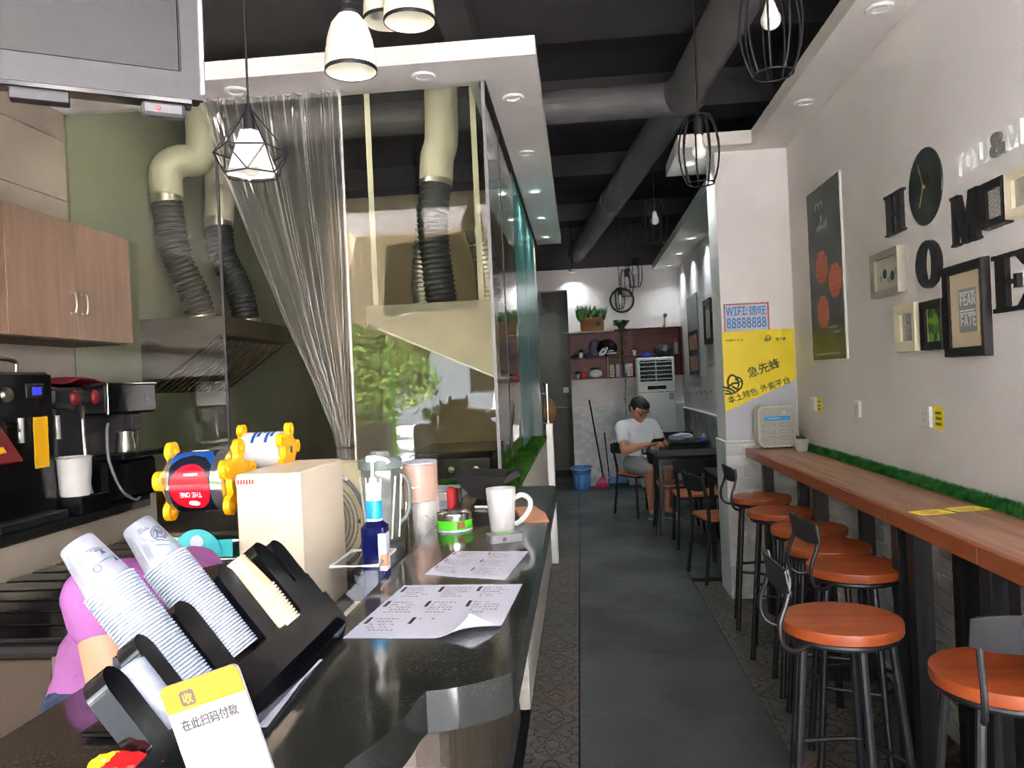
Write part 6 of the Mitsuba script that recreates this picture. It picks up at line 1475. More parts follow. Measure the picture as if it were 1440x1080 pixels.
# ------------------------------------------------------------------ people
def head_mesh(c, F, U, s=1.0):
    """(skin, hair) of a head: centre c, facing F, crown along U."""
    F = F / np.linalg.norm(F); U = U - F * (U @ F); U /= np.linalg.norm(U); L = np.cross(U, F)
    P_ = lambda l, f, u: c + s * (L * l + F * f + U * u)
    S = lambda p, r: Manifold.sphere(r * s, 24).translate([float(a) for a in p])
    skull = Manifold.batch_hull([S(P_(0, -.015, .035), .082), S(P_(0, .02, .03), .076), S(P_(.0, -.03, .0), .070)])
    jaw = Manifold.batch_hull([S(P_(.038, .03, -.035), .034), S(P_(-.038, .03, -.035), .034), S(P_(0, .062, -.082), .022), S(P_(.045, .0, .0), .036), S(P_(-.045, .0, .0), .036), S(P_(0, .05, .02), .046)])
    nose = Manifold.batch_hull([S(P_(0, .094, .012), .009), S(P_(0, .112, -.022), .011), S(P_(.012, .098, -.026), .009), S(P_(-.012, .098, -.026), .009)])
    lips = Manifold.batch_hull([S(P_(.018, .084, -.056), .008), S(P_(-.018, .084, -.056), .008), S(P_(0, .092, -.056), .009)])
    ears = [Manifold.batch_hull([S(P_(.078 * q, -.008, .005), .012), S(P_(.084 * q, -.018, .024), .010), S(P_(.076 * q, -.006, -.022), .009)]) for q in (1, -1)]
    brow = Manifold.batch_hull([S(P_(.034, .083, .028), .011), S(P_(-.034, .083, .028), .011)])
    return [skull, jaw, nose, lips, brow, *ears], P_, L, F, U
def hand_bones(w, pdir, up, tgt, curl=.5, r=.0085, mirror=1):
    """Palm and five fingers as manifolds, from the wrist w towards pdir."""
    pdir = pdir / np.linalg.norm(pdir); up = up - pdir * (up @ pdir); up /= np.linalg.norm(up); sd = np.cross(pdir, up) * mirror
    S = lambda p, r_: Manifold.sphere(r_, 14).translate([float(a) for a in p])
    out = [Manifold.batch_hull([S(w, .026), S(w + pdir * .085 + sd * .030, .013), S(w + pdir * .088 - sd * .030, .013), S(w + pdir * .02 + sd * .02, .018)])]
    for i, L in enumerate((.062, .072, .068, .052)):
        b = w + pdir * .088 + sd * (.030 - .020 * i)
        d1 = pdir * math.cos(curl) - up * math.sin(curl); d2 = pdir * math.cos(curl * 2.2) - up * math.sin(curl * 2.2)
        m_ = b + d1 * L * .55; e = m_ + d2 * L * .5
        out += [Manifold.batch_hull([S(b, r), S(m_, r * .95)]), Manifold.batch_hull([S(m_, r * .95), S(e, r * .8)])]
    b = w + pdir * .03 + sd * .028
    m_ = b + (pdir * .7 + sd * .6 - up * .3) * .038; e = m_ + (pdir * .9 + sd * .1 - up * .4) * .028
    out += [Manifold.batch_hull([S(b, .013), S(m_, .0095)]), Manifold.batch_hull([S(m_, .0095), S(e, .008)])]
    return out
def body(ms, length=.012, it=8):
    M = Manifold.batch_boolean(ms, __import__('manifold3d').OpType.Add).refine_to_length(length)
    q = M.to_mesh(); m = trimesh.Trimesh(q.vert_properties[:, :3], q.tri_verts, process=True)
    trimesh.smoothing.filter_taubin(m, iterations=it)
    return m
def chain(J, *names, grow=0.0):
    S = [Manifold.sphere(J[n][1] + grow, 20).translate([float(a) for a in J[n][0]]) for n in names]
    return Manifold.batch_hull(S)

def person(key_label, J, head, group=None, shirt='tee_white', trousers='shorts_grey', long_legs=False, shoe='shoe_green', skin='skin', hands=None, sleeve=.55):
    k = thing('person', key_label, 'person')
    hm, P_, L, F, U = head_mesh(*head)
    AXS = (L, F, U)
    ms = hm + [chain(J, 'neck', 'headbase'), chain(J, 'pelvis', 'waist'), chain(J, 'waist', 'chestL', 'chestR', 'chest'), chain(J, 'chestL', 'chestR', 'neck', 'shL', 'shR')]
    for s in 'LR':
        ms += [chain(J, 'sh' + s, 'chest' + s), chain(J, 'sh' + s, 'el' + s), chain(J, 'el' + s, 'wr' + s), chain(J, 'pelvis', 'hip' + s), chain(J, 'hip' + s, 'kn' + s), chain(J, 'kn' + s, 'calf' + s), chain(J, 'calf' + s, 'an' + s), chain(J, 'an' + s, 'toe' + s)]
    for h in hands: ms += hand_bones(*h)
    part(k, 'body', body(ms), skin, smooth=True)
    def mid(a, b, t): 
        (p, r0), (q, r1) = J[a], J[b]
        return (np.asarray(p) * (1 - t) + np.asarray(q) * t, r0 * (1 - t) + r1 * t)
    K = dict(J)
    for s in 'LR':
        K['sl' + s] = mid('sh' + s, 'el' + s, sleeve); K['hem' + s] = mid('hip' + s, 'kn' + s, .92)
    K['collar'] = (np.asarray(J['neck'][0]) - V(0, 0, .012), J['neck'][1] * .95)
    K['low'] = (np.asarray(J['pelvis'][0]) + V(0, 0, -.01), J['pelvis'][1])
    g = .014
    st = [chain(K, 'low', 'waist', grow=g), chain(K, 'waist', 'chestL', 'chestR', 'chest', grow=g), chain(K, 'chestL', 'chestR', 'shL', 'shR', 'collar', grow=g)]
    for s in 'LR':
        K['sx' + s] = (K['sl' + s][0], K['sl' + s][1] * .97 - .004)
        st += [chain(K, 'sh' + s, 'sx' + s, grow=g + .002), chain(K, 'sh' + s, 'chest' + s, grow=g)]
    cut = [Manifold.sphere(J['neck'][1] + .008, 24).translate([float(a) for a in np.asarray(J['neck'][0]) + (np.asarray(J['headbase'][0]) - np.asarray(J['neck'][0])) * .55])]
    for s in 'LR':   # sleeves end in a clean cut
        d = np.asarray(J['el' + s][0]) - np.asarray(J['sh' + s][0]); d = d / np.linalg.norm(d)
        b = Manifold.cube([.3, .3, .3], True).translate([0, 0, .15])
        a1, a2, a3 = frame(d); R_ = np.stack([a1, a2, a3], 1)
        b = b.transform(np.c_[R_, np.asarray(K['sl' + s][0], float) + d * .035])
        st_arm = chain(K, 'sh' + s, 'sx' + s, grow=g + .002)
    sh = Manifold.batch_boolean(st, __import__('manifold3d').OpType.Add)
    sh = sh - cut[0]
    M = sh.refine_to_length(.014); q = M.to_mesh(); m = trimesh.Trimesh(q.vert_properties[:, :3], q.tri_verts, process=True); trimesh.smoothing.filter_taubin(m, iterations=6)
    v = np.array(m.vertices); nrm = m.vertex_normals
    wr = (meshkit.fbm(v * V(9, 9, 16), 3, 4) - .5) * .016
    m = trimesh.Trimesh(v + nrm * wr[:, None], m.faces, process=False)
    part(k, 'shirt', m, shirt, smooth=True)
    tr = [chain(K, 'pelvis', 'hipL', 'hipR', grow=.012)]
    for s in 'LR':
        tr += [chain(K, 'hip' + s, 'kn' + s if long_legs else 'hem' + s, grow=.016)]
        if long_legs: tr += [chain(K, 'kn' + s, 'calf' + s, grow=.014), chain(K, 'calf' + s, 'an' + s, grow=.016)]
    part(k, 'trousers', body(tr, .016, 5), trousers, smooth=True)
    for s in 'LR':
        a, t_ = np.asarray(J['an' + s][0]), np.asarray(J['toe' + s][0])
        S = lambda p, r: Manifold.sphere(r, 16).translate([float(x) for x in p])
        d = (t_ - a) * V(1, 1, 0); d /= np.linalg.norm(d)
        hb = V(*(a * V(1, 1, 0)), ) + V(0, 0, .034) - d * .035
        sh_ = Manifold.batch_hull([S(hb, .033), S(t_ * V(1, 1, 0) + V(0, 0, .030), .030), S(a + V(0, 0, -.02), .042)])
        part(k, 'shoe', body([sh_], .014, 4), shoe, smooth=True)
        part(k, 'shoe_sole', hull([p for c0 in (hb * V(1, 1, 0), t_ * V(1, 1, 0)) for z in (0, .012) for p in [c0 + V(.038 * math.cos(a_), .038 * math.sin(a_), z) for a_ in np.linspace(0, 2 * PI, 12)]]), 'paper_white')
    # hair: a cap over the skull
    S = lambda p, r: Manifold.sphere(r, 28).translate([float(a) for a in p])
    hair = Manifold.batch_hull([S(P_(0, -.022, .042), .096), S(P_(0, .024, .042), .089), S(P_(0, -.044, .0), .086)])
    sc = head[3]
    ob = lambda l0, l1, f0, f1, u0, u1: Manifold.cube([float((l1 - l0) * sc), float((f1 - f0) * sc), float((u1 - u0) * sc)]).transform(np.c_[np.stack(AXS, 1), P_(l0, f0, u0)])
    hair = hair - ob(-.2, .2, .040, .3, -.3, .052) - ob(-.2, .2, -.012, .3, -.3, -.004) - ob(-.2, .2, -.2, .3, -.4, -.055)
    q = hair.refine_to_length(.012).to_mesh(); m = trimesh.Trimesh(q.vert_properties[:, :3], q.tri_verts, process=True); trimesh.smoothing.filter_taubin(m, iterations=3)
    v = np.array(m.vertices); v = v + m.vertex_normals * ((meshkit.fbm(v * 70, 2, 3) - .5) * .012)[:, None]
    part(k, 'hair', trimesh.Trimesh(v, m.faces, process=False), 'hair_black', smooth=True)
    for q in (1, -1):
        part(k, 'eye', ellipsoid(P_(.032 * q, .083, .010), (.010, .010, .006), 2), 'paper_white'); part(k, 'pupil', ellipsoid(P_(.032 * q, .0915, .008), (.005, .005, .005), 2), 'hair_black')
        part(k, 'eyebrow', rod(P_(.016 * q, .095, .034), P_(.050 * q, .085, .034), .0045), 'hair_black')
    part(k, 'mouth', rod(P_(.018, .094, -.056), P_(-.018, .094, -.056), .003), 'cloth_red')
    return k, P_

# the seated man
f2, l2 = V(.49, -.87, 0), V(.87, .49, 0)
og = V(.60, 8.73, 0)
Q = lambda l, f, u: og + l2 * l + f2 * f + V(0, 0, u)
J = {'pelvis': (Q(0, -.02, .585), .125), 'waist': (Q(0, .02, .70), .145), 'chest': (Q(0, -.01, .86), .125), 'chestL': (Q(.09, -.01, .87), .105), 'chestR': (Q(-.09, -.01, .87), .105), 'neck': (Q(0, .0, 1.0), .058), 'headbase': (Q(0, .035, 1.07), .055),
     'shL': (Q(.185, -.01, .945), .068), 'shR': (Q(-.185, -.01, .945), .068), 'elL': (Q(.255, .13, .725), .048), 'elR': (Q(-.255, .13, .725), .048), 'wrL': (Q(.085, .315, .775), .031), 'wrR': (Q(-.085, .315, .775), .031),
     'hipL': (Q(.095, .02, .555), .095), 'hipR': (Q(-.095, .02, .555), .095), 'knL': (Q(.13, .40, .515), .066), 'knR': (Q(-.13, .40, .515), .066), 'calfL': (Q(.11, .375, .34), .058), 'calfR': (Q(-.11, .375, .34), .058), 'anL': (Q(.09, .36, .085), .040), 'anR': (Q(-.09, .36, .085), .040), 'toeL': (Q(.105, .52, .035), .03), 'toeR': (Q(-.105, .52, .035), .03)}
hd_ = V(*(f2 * .86)) + V(0, 0, -.42)
kp, P_ = person('man in a white shirt sitting at the rear table looking at his phone', J, (Q(0, .055, 1.135), hd_, V(0, 0, 1.0), 1.12), hands=[(Q(.075, .325, .778), f2 * .6 - l2 * .75 + V(0, 0, .15), V(0, 0, 1), None, .45, .0085, 1), (Q(-.075, .325, .778), f2 * .6 + l2 * .75 + V(0, 0, .15), V(0, 0, 1), None, .45, .0085, -1)])
# glasses, the shirt's print
for q in (1, -1):
    part(kp, 'glasses_rim', sweep([P_(.033 * q + .024 * math.cos(a), .104 - .006 * abs(math.cos(a)), .006 + .017 * math.sin(a)) for a in np.linspace(0, 2 * PI, 20, endpoint=False)], .003, 6, closed=True), 'black_plastic')
    part(kp, 'glasses_temple', rod(P_(.056 * q, .098, .010), P_(.083 * q, -.01, .016), .003), 'black_plastic')
part(kp, 'glasses_bridge', rod(P_(.010, .106, .012), P_(-.010, .106, .012), .003), 'black_plastic')
mp = np.eye(4); mp[:3, 0], mp[:3, 1], mp[:3, 2], mp[:3, 3] = l2, V(0, 0, 1), f2, Q(-.01, .180, .685)
part(kp, 'shirt_print', xf(cat([extrude(P2, .006) for P2 in (LineString(cspline([(-.055, .03), (-.06, .0), (-.03, -.015), (.03, .01)], 5)).buffer(.009), sbox(-.05, .035, -.025, .055), Point(.0, .045).buffer(.013), sbox(.02, .035, .045, .055))]), mp), 'film_black', kind='stuff', smooth=False)
k = thing('mobile_phone', 'dark mobile phone held in both hands by the seated man', 'phone')
mph = np.eye(4); mph[:3, 0] = l2; mph[:3, 1] = f2 * .75 + V(0, 0, .66); mph[:3, 2] = np.cross(mph[:3, 0], mph[:3, 1]); mph[:3, 3] = Q(0, .375, .815)
part(k, 'body', xf(mv(extrude(rrect(.145, .072, .008), .009), z=-.0045), mph), 'black_plastic', smooth=False); part(k, 'screen', xf(mv(extrude(rrect(.135, .064, .004), .0006), z=.0046), mph), 'black_gloss', smooth=False)

# the person in purple bending behind the counter
J = {'pelvis': (V(-1.105, 1.68, .835), .088), 'waist': (V(-1.060, 1.67, .94), .082), 'chest': (V(-.985, 1.66, 1.05), .078), 'chestL': (V(-.965, 1.73, 1.06), .072), 'chestR': (V(-.955, 1.585, 1.06), .070), 'neck': (V(-.875, 1.65, 1.105), .046), 'headbase': (V(-.835, 1.645, 1.08), .048),
     'shR': (V(-.950, 1.47, 1.115), .050), 'shL': (V(-.915, 1.78, 1.08), .055), 'elR': (V(-.868, 1.40, .88), .042), 'elL': (V(-.84, 1.80, .88), .040), 'wrR': (V(-.70, 1.50, .80), .027), 'wrL': (V(-.72, 1.70, .80), .027),
     'hipR': (V(-1.09, 1.61, .80), .080), 'hipL': (V(-1.09, 1.755, .80), .080), 'knR': (V(-1.03, 1.60, .46), .062), 'knL': (V(-1.08, 1.79, .46), .062), 'calfR': (V(-1.08, 1.60, .30), .055), 'calfL': (V(-1.12, 1.79, .30), .055), 'anR': (V(-1.13, 1.60, .085), .038), 'anL': (V(-1.16, 1.79, .085), .038), 'toeR': (V(-.99, 1.59, .035), .03), 'toeL': (V(-1.03, 1.80, .035), .03)}
J = {q: (EYE + .94 * (p - EYE), r * .94) for q, (p, r) in J.items()}
for q in ('anR', 'anL', 'toeR', 'toeL'): J[q][0][2] -= .088
person('person in a purple shirt and blue jeans bending behind the counter', J, (EYE + .94 * (V(-.785, 1.64, 1.005) - EYE), V(.40, -.02, -.91), V(.91, 0, .40), .87), shirt='tee_purple', trousers='denim', long_legs=True, shoe='black_plastic', skin='skin_arm', sleeve=.16,
       hands=[(EYE + .94 * (V(-.697, 1.50, .798) - EYE), V(1, .15, -.2), V(0, 0, 1), None, .4, .0085, 1), (EYE + .94 * (V(-.715, 1.69, .798) - EYE), V(1, -.25, -.2), V(0, 0, 1), None, .4, .0085, -1)])

# ------------------------------------------------------------------ lamps
CZ = 3.35
def ceiling_cup(k, x, y, z=CZ):
    part(k, 'ceiling_cup', lathe([(0, -.03), (.02, -.03), (.045, -.006), (.048, 0), (0, 0)], 24, x, y, z), 'black_metal')
def bulb_profile(h, r): return [(0, -h)] + [(r * math.sin(t), -h + r - r * math.cos(t)) for t in np.linspace(.15, 2.2, 12)] + [(.014, -.012), (.014, 0), (0, 0)]
# diamond wire lamp
k = thing('wire_pendant_lamp', 'black diamond wire pendant lamp with a white inner shade', 'pendant lamp')
lx_, ly_ = -.985, 2.40
part(k, 'cord', rod((lx_ - .0, ly_, 2.40), (lx_, ly_, CZ), .0035, n=6), 'black_matte'); ceiling_cup(k, lx_, ly_)
part(k, 'socket', lathe([(0, 2.40), (.008, 2.40), (.012, 2.375), (.018, 2.355), (.018, 2.305), (0, 2.305)][::-1], 20, lx_, ly_), 'black_matte')
apex = [V(lx_ + .012 * math.cos(a), ly_ + .012 * math.sin(a), 2.375) for a in np.arange(6) * PI / 3 + .25]
wide = [V(lx_ + .112 * math.cos(a), ly_ + .112 * math.sin(a), 2.248) for a in np.arange(6) * PI / 3 + .25]
low = [V(lx_ + .085 * math.cos(a), ly_ + .085 * math.sin(a), 2.176) for a in np.arange(6) * PI / 3 + .25 + PI / 6]
for i in range(6):
    j = (i + 1) % 6
    part(k, 'wire', rod(apex[i], wide[i], .0022, n=6), 'black_metal'); part(k, 'wire', rod(wide[i], wide[j], .0022, n=6), 'black_metal'); part(k, 'wire', rod(wide[i], low[i], .0022, n=6), 'black_metal'); part(k, 'wire', rod(wide[j], low[i], .0022, n=6), 'black_metal'); part(k, 'wire', rod(low[i], low[j], .0022, n=6), 'black_metal')
part(k, 'shade', lathe([(.022, 2.314), (.034, 2.312), (.082, 2.184), (.079, 2.183), (.032, 2.306), (.022, 2.308)], 6, lx_, ly_), 'lamp_white', 'white faceted inner shade', smooth=False)
part(k, 'bulb', lathe([(r, 2.27 + z) for r, z in bulb_profile(.095, .030)], 24, lx_, ly_), 'milk_glass')
# milk glass pendants
for i, (x, y, z) in enumerate(((-.655, 2.40, 2.472), (-.470, 2.42, 2.618), (-.575, 2.58, 2.70))):
    k = thing('glass_pendant_lamp', ['milk glass bell pendant lamp hanging lowest of the cluster', 'milk glass bell pendant lamp cut by the top edge on the right of the cluster', 'milk glass pendant lamp mostly hidden behind the other two'][i], 'pendant lamp', 'milk glass pendant lamps')
    prof = [(.079, 0), (.079, .010), (.077, .05), (.069, .10), (.055, .145), (.034, .172), (.026, .176)]
    inner = [(.024, .170), (.052, .140), (.066, .097), (.074, .048), (.0765, .008), (.0765, 0)]
    part(k, 'shade', lathe(prof + inner + [(.079, 0)], 44, x, y, z), 'milk_glass', 'cream glass bell'); part(k, 'rim', lathe([(.0795, -.001), (.0800, .008), (.0792, .010), (.0770, .006), (.0770, -.001), (.0795, -.001)], 44, x, y, z), 'black_metal', 'dark rim band')
    part(k, 'holder', lathe([(0, .172), (.030, .172), (.034, .18), (.032, .19), (.024, .20), (.022, .235), (0, .24)], 28, x, y, z), 'black_matte'); part(k, 'rod', rod((x, y, z + .23), (x, y, CZ), .006), 'black_matte'); ceiling_cup(k, x, y)
    part(k, 'bulb', lathe([(r, z + .14 + q) for r, q in bulb_profile(.10, .030)], 20, x, y), 'lamp_white')
# barrel cages
def cage(x, y, z, r, h, ctop, label):
    k = thing('cage_pendant_lamp', label, 'pendant lamp', 'black cage pendant lamps')
    zt, zb = z + h / 2, z - h / 2
    part(k, 'cord', rod((x, y, zt - .02), (x, y, ctop), .004, n=6), 'black_matte'); ceiling_cup(k, x, y, ctop)
    for zz, rr_ in ((zt, r * .62), (zb, r * .66)):
        part(k, 'ring', sweep([(x + rr_ * math.cos(a), y + rr_ * math.sin(a), zz) for a in np.linspace(0, 2 * PI, 28, endpoint=False)], .0035, 6, closed=True), 'black_metal')
    for i in range(9):
        a = 2 * PI * i / 9 + .2
        c, s = math.cos(a), math.sin(a)
        part(k, 'rib', sweep([(x + q * c, y + q * s, zt - h * t_) for t_, q in zip(np.linspace(0, 1, 9), [r * (.62 + .38 * math.sin(PI * t_) ** .8 + .04 * t_) for t_ in np.linspace(0, 1, 9)])], .0040, 6), 'black_metal')
    part(k, 'top_spokes', cat([rod((x, y, zt), (x + r * .62 * math.cos(a), y + r * .62 * math.sin(a), zt), .003, n=5) for a in np.linspace(0, 2 * PI, 3, endpoint=False)]), 'black_metal', kind='stuff')
    part(k, 'socket', lathe([(0, 0), (.022, 0), (.024, .06), (.016, .085), (0, .09)], 20, x, y, zt - .085), 'black_matte')
    part(k, 'bulb', lathe([(q, zt - .085 + w_) for q, w_ in bulb_profile(.115, .036)], 24, x, y), 'lamp_white', 'white bulb')
cage(.745, 2.95, 2.745, .108, .36, CZ, 'black barrel cage pendant lamp at the top edge nearest the camera')
cage(.624, 3.90, 2.570, .0953, .32, CZ, 'black barrel cage pendant lamp in front of the pillar soffit')
cage(.692, 6.80, 2.790, .106, .35, 3.6, 'black barrel cage pendant lamp over the aisle between the pillar and the duct')
cage(.765, 10.30, 2.82, .098, .36, 3.6, 'highest small cage lamp of the three before the back wall')
cage(.635, 10.00, 2.66, .088, .33, 3.6, 'middle small cage lamp of the three before the back wall')
cage(.525, 9.65, 2.44, .062, .25, 3.6, 'lowest small cage lamp of the three, in front of the wheel')

# ------------------------------------------------------------------ hanging television at the top left
k = thing('television', 'large dark television hanging from the ceiling at the upper left', 'television')
d_ = V(-.30, -.185, 0); d_ /= np.linalg.norm(d_)
nf = V(-d_[1], d_[0], 0) * 1.0
nf = nf if nf @ V(0, -1, 0) > 0 else -nf
up_ = V(0, 0, 1.0) + nf * .10; up_ /= np.linalg.norm(up_)
nf = np.cross(-d_, up_) if (np.cross(-d_, up_) @ nf) > 0 else -np.cross(-d_, up_)
c0 = V(-.742, 1.575, 2.10)
MT = np.eye(4); MT[:3, 0], MT[:3, 1], MT[:3, 2], MT[:3, 3] = d_, up_, nf, c0
if np.linalg.det(MT[:3, :3]) < 0: MT[:3, 2] *= -1
tf = 1 if MT[:3, 2] @ nf > 0 else -1
def tvb(x0, x1, y0, y1, a, b, be=.002):
    z0, z1 = sorted((a * tf, b * tf)); return xf(box(x0, x1, y0, y1, z0, z1, be), MT)
mat('tv_screen', (22, 21, 21), .25, spec=.24)
part(k, 'casing', tvb(.0, .98, 0, .58, -.05, -.002, .006), 'black_plastic')
part(k, 'screen', tvb(.042, .94, .055, .54, -.006, .001), 'tv_screen', 'grey reflecting screen')
part(k, 'bezel', xf(mv(extrude(sbox(0, 0, .98, .58).difference(sbox(.040, .052, .942, .542)), .014), z=0 if tf > 0 else -.014), MT), 'black_plastic', smooth=False)
part(k, 'side_trim', tvb(-.004, .006, .01, .57, -.03, .016), 'grey_plastic')
part(k, 'bottom_trim', tvb(.02, .96, -.010, .002, -.045, .012), 'black_gloss')
part(k, 'connector', tvb(.24, .34, -.030, -.008, -.04, .0), 'black_plastic')
part(k, 'sensor_pod', tvb(.035, .115, -.036, -.008, -.03, .008, .006), 'mid_plastic', 'small grey sensor box')
led = mikit.ply(xf(ellipsoid((.085, -.022, .009 * tf), (.005, .005, .003), 2), MT), 'red_ink'); led['emitter'] = glow((1.0, .05, .05), .05); scene[k + '__status_light'] = led
part(k, 'mount_pole', rod(c0 + d_ * .5 + up_ * .3 - nf * .09, V(*(c0 + d_ * .5 - nf * .09)[:2], CZ), .02), 'black_metal'); part(k, 'mount_arm', bar(c0 + d_ * .5 + up_ * .3 - nf * .10, c0 + d_ * .5 + up_ * .3 - nf * .045, .2, .12), 'black_metal')

k = thing('tube_lamp', 'slim white tube lamp above the kitchen doorway behind the soffit', 'lamp')
part(k, 'housing', box(-2.3, -.6, 4.02, 4.10, 3.15, 3.19, .004), 'trim_white')
d = mikit.ply(box(-2.28, -.62, 4.035, 4.085, 3.135, 3.149, .004), 'lamp_white'); d['emitter'] = glow((1.0, .93, .80), KITCHEN); scene[k + '__tube'] = d

# ------------------------------------------------------------------ the street outside (seen in the glass)
def tree(x, y, h, r, seed, label, n=6500):
    k = thing('street_tree', label, 'tree', 'trees across the street')
    rr = random.Random(seed); g_ = np.random.default_rng(seed)
    part(k, 'trunk', sweep(cspline([(x, y, -.03), (x + .05, y, .6), (x - .06, y + .05, 1.3), (x + .05, y, h * .75)], 6), np.linspace(.13, .05, 19), 10), 'bark')
    for i in range(6):
        a = rr.uniform(0, 6.28)
        part(k, 'branch', sweep(cspline([(x, y, 1.1 + .2 * i), (x + r * .35 * math.cos(a), y + r * .35 * math.sin(a), 1.5 + .25 * i), (x + r * .8 * math.cos(a), y + r * .8 * math.sin(a), 1.8 + .25 * i)], 5), np.linspace(.04, .012, 11), 6), 'bark')
    cs = np.array([(x + r * .65 * math.cos(a) * q, y + r * .65 * math.sin(a) * q, h * (.42 + .5 * rr.random())) for a, q in [(rr.uniform(0, 6.28), rr.uniform(.2, 1.1)) for _ in range(16)]])
    ci = g_.integers(0, 16, n)
    d = g_.normal(size=(n, 3)); d /= np.linalg.norm(d, axis=1, keepdims=True)
    p = cs[ci] + d * (r * .42 * g_.uniform(.55, 1.0, n) ** .5)[:, None] * [1, 1, .75]
    a = g_.normal(size=(n, 3)) + d * .6 + [0, 0, -.5]; a /= np.linalg.norm(a, axis=1, keepdims=True)
    b = np.cross(a, g_.normal(size=(n, 3))); b /= np.linalg.norm(b, axis=1, keepdims=True)
    L = g_.uniform(.10, .18, n)[:, None]
    v = np.stack([p, p + a * L * .5 + b * L * .28, p + a * L, p + a * L * .5 - b * L * .28], 1).reshape(-1, 3)
    q = np.arange(n)[:, None] * 4
    f = np.vstack([q + [0, 1, 2], q + [0, 2, 3]])
    part(k, 'foliage', trimesh.Trimesh(v, f, process=False), 'tree_leaf', kind='stuff', smooth=False)
for i, (x, y, h, r) in enumerate(((-4.6, -8.9, 3.6, 1.6), (-1.0, -12.5, 4.2, 1.7), (-8.6, -9.0, 4.4, 1.9), (-2.2, -16.5, 4.4, 1.9), (-5.6, -13.5, 4.2, 1.8))):
    tree(x, y, h, r, 40 + i, ['leafy street tree nearest the shop front', 'leafy street tree behind the white car', 'leafy street tree at the far left of the street', 'leafy street tree in front of the grey building', 'leafy street tree at the right of the street'][i])
matte('awning_canvas', (176, 160, 128))
k = thing('canvas_awning', 'beige canvas awning panel hanging in front of the shop', 'awning')
aw = [(-3.3, 2.62), (-2.75, 2.30), (-.75, 1.45), (-.55, 1.42), (-.55, 4.2), (-3.3, 4.2)]
part(k, 'canvas', xf(extrude(Polygon(aw), .02), basis((0, -2.40, 0), (1, 0, 0), (0, 0, 1))), 'awning_canvas', smooth=False)
part(k, 'post', rod((-.50, -2.41, -.02), (-.50, -2.41, 4.25), .03), 'grey_plastic'); part(k, 'post', rod((-3.35, -2.41, -.02), (-3.35, -2.41, 4.25), .03), 'grey_plastic'); part(k, 'top_rail', rod((-3.36, -2.41, 4.23), (-.49, -2.41, 4.23), .025), 'grey_plastic')
mat('car_paint', (150, 152, 156), .3, spec=.6)
k = thing('parked_car', 'white car parked on the street, mirrored in the kitchen glass', 'car')
side = Polygon([(-2.1, .30), (-2.1, .75), (-1.95, .88), (-1.35, .96), (-.75, 1.42), (.75, 1.45), (1.45, .98), (2.0, .92), (2.12, .70), (2.12, .30), (1.75, .28), (1.65, .52), (1.35, .62), (1.05, .52), (.95, .28), (-.95, .28), (-1.05, .52), (-1.35, .62), (-1.65, .52), (-1.75, .28)])
MC = basis((-1.55, -7.6, -.02), (0, 1, 0), (0, 0, 1))
part(k, 'body', xf(extrude(side, 1.65), MC), 'car_paint', smooth=False)
part(k, 'window', xf(mv(extrude(Polygon([(-1.2, .98), (-.70, 1.36), (-.05, 1.38), (-.05, .98)]), 1.67), z=-.01), MC), 'black_gloss', smooth=False); part(k, 'window', xf(mv(extrude(Polygon([(.05, .98), (.05, 1.38), (.70, 1.38), (1.28, .98)]), 1.67), z=-.01), MC), 'black_gloss', smooth=False)
for x in (-1.35, 1.35):
    for z in (-.0, 1.45):
        part(k, 'wheel', xf(mv(lathe([(0, 0), (.20, 0), (.31, .02), (.31, .18), (.20, .20), (0, .20)], 28), x, .31, z), MC), 'black_matte')
for i, (x, y, w_) in enumerate(((-1.9, -3.6, .9), (-.75, -4.0, .7), (-3.3, -4.2, .8))):
    k = thing('street_planter', ['dark planter box nearest the shop front', 'dark planter box in front of the car', 'dark planter box at the left of the pavement'][i], 'planter', 'dark planters on the pavement')
    part(k, 'trough', box(x - w_ / 2, x + w_ / 2, y - .25, y + .25, -.02, .95, .02), 'black_matte'); part(k, 'foliage', leaves(260, w_ * .42, .12, 60 + i, (.10, .2), .8, (x, y, .98), .9), 'leaf', kind='stuff', smooth=False)
matte('facade_pale', (214, 208, 200))
k = thing('street_hedge', 'tall clipped green hedge along the far side of the pavement', 'hedge')
g_ = np.random.default_rng(77); n_ = 16000
p = np.stack([g_.uniform(-7.5, -3.35, n_), -6.35 + g_.choice([-.3, .3], n_) * g_.uniform(.8, 1.05, n_), g_.uniform(.05, 2.0, n_)], 1)
a = g_.normal(size=(n_, 3)); a /= np.linalg.norm(a, axis=1, keepdims=True); b = np.cross(a, g_.normal(size=(n_, 3))); b /= np.linalg.norm(b, axis=1, keepdims=True)
L = g_.uniform(.07, .13, n_)[:, None]
v = np.stack([p, p + a * L * .5 + b * L * .3, p + a * L, p + a * L * .5 - b * L * .3], 1).reshape(-1, 3); q = np.arange(n_)[:, None] * 4
part(k, 'core', box(-7.5, -3.35, -6.6, -6.1, -.02, 1.95), 'turf_green'); part(k, 'foliage', trimesh.Trimesh(v, np.vstack([q + [0, 1, 2], q + [0, 2, 3]]), process=False), 'tree_leaf', kind='stuff', smooth=False)
k = thing('far_building', 'grey building across the street', 'building')
matte('facade_dark', (92, 98, 100)); part(k, 'wall', box(-18, -.5, -24, -23, -.02, 9), 'facade_dark'); part(k, 'wall', box(-.5, 18, -24, -23, -.02, 9), 'facade_pale')
for i in range(9):
    for j in range(2): part(k, 'window', box(-15 + 3.6 * i, -13 + 3.6 * i, -23.0, -22.95, 1.2 + 3.6 * j, 3.2 + 3.6 * j), 'black_gloss')

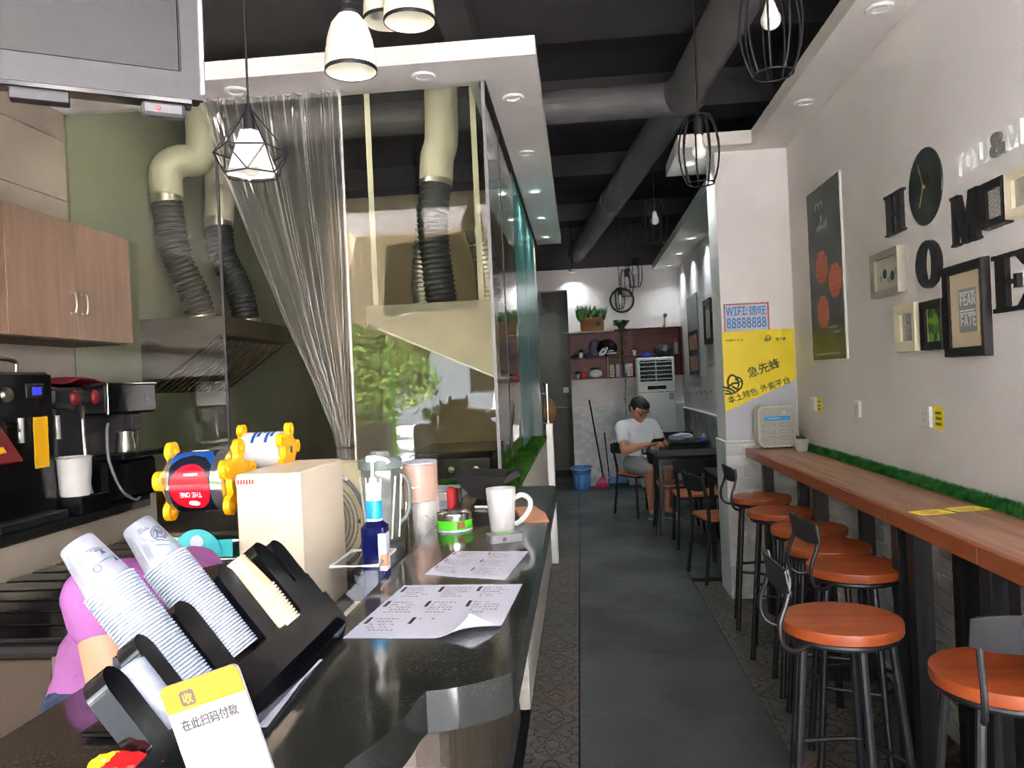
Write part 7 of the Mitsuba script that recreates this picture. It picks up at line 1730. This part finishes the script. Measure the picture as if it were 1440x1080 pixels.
# downlights
def downlight(x, y, z, lit, label, group):
    k = thing('downlight', label, 'ceiling light', group)
    part(k, 'ring', lathe([(.030, -.002), (.034, -.010), (.050, -.012), (.056, -.006), (.057, .001)], 28, x, y, z), 'trim_white')
    disc = lathe([(0, -.004), (.031, -.004)], 24, x, y, z)
    if lit:
        d = mikit.ply(trimesh.Trimesh(disc.vertices, disc.faces[:, ::-1], process=False) if disc.face_normals[0][2] > 0 else disc, 'lamp_white')
        d['emitter'] = glow((.92, .98, 1.0), LAMP * 2.5)
        scene[k + '__lamp'] = d
        scene[k.replace('downlight', 'spot')] = {'type': 'spot', 'to_world': T().look_at(origin=[x, y, z - .013], target=[x, y, 0], up=[0, 1, 0]), 'cutoff_angle': 62., 'beam_width': 22.,
            'intensity': {'type': 'rgb', 'value': [.86 * LAMP, .97 * LAMP, 1.0 * LAMP]}}
    else:
        part(k, 'lens', lathe([(0, -.012), (.018, -.008), (.031, -.003)], 24, x, y, z), 'lamp_white')
    return k
for i, (x, y) in enumerate([(-1.571, 3.69), (-.663, 3.69)]):
    downlight(x, y, 2.95, 0, ['unlit recessed downlight above the wire diamond lamp', 'unlit recessed downlight between the milk glass lamps and the soffit corner'][i], 'downlights in the left soffit')
for i, y in enumerate([4.06, 5.06, 6.09, 7.09, 8.05]):
    downlight(-.272, y, 2.95, i >= 2, ['unlit recessed downlight nearest the kitchen glass corner', 'second unlit downlight along the left soffit', 'lit downlight nearest the unlit ones on the left soffit', 'middle lit downlight on the left soffit', 'lit downlight at the far end of the left soffit'][i], 'downlights in the left soffit')
for i, (x, y) in enumerate([(1.281, 3.36), (1.285, 4.47), (1.255, 8.66), (1.255, 9.70), (1.255, 10.70), (.82, 5.59)]):
    downlight(x, y, 2.95, i >= 2, ['unlit downlight in the right soffit at the top edge of the photo', 'unlit downlight in the right soffit above the waffle poster', 'lit downlight of the right soffit closest to the pillar', 'middle of the three lit downlights along the rear right soffit', 'lit downlight at the far end of the right soffit by the back wall', 'lit downlight in the soffit jog beside the pillar'][i], 'downlights in the right soffit')

k = downlight(-.03, 10.93, 2.96, True, 'lit downlight at the top of the back wall beside the grey recess', 'rear lamps')
part(k, 'can', lathe([(0, 2.995), (.052, 2.995), (.052, 2.961), (.046, 2.961)], 24, -.03, 10.93), 'trim_white'); part(k, 'stem', rod((-.03, 10.93, 2.99), (-.03, 10.93, 3.6), .006), 'black_matte')
k = downlight(-.55, 11.75, 2.96, True, 'lit downlight above the grey recess behind the doorway head', 'rear lamps')
part(k, 'can', lathe([(0, 2.995), (.052, 2.995), (.052, 2.961), (.046, 2.961)], 24, -.55, 11.75), 'trim_white'); part(k, 'stem', rod((-.55, 11.75, 2.99), (-.55, 11.75, 3.6), .006), 'black_matte')
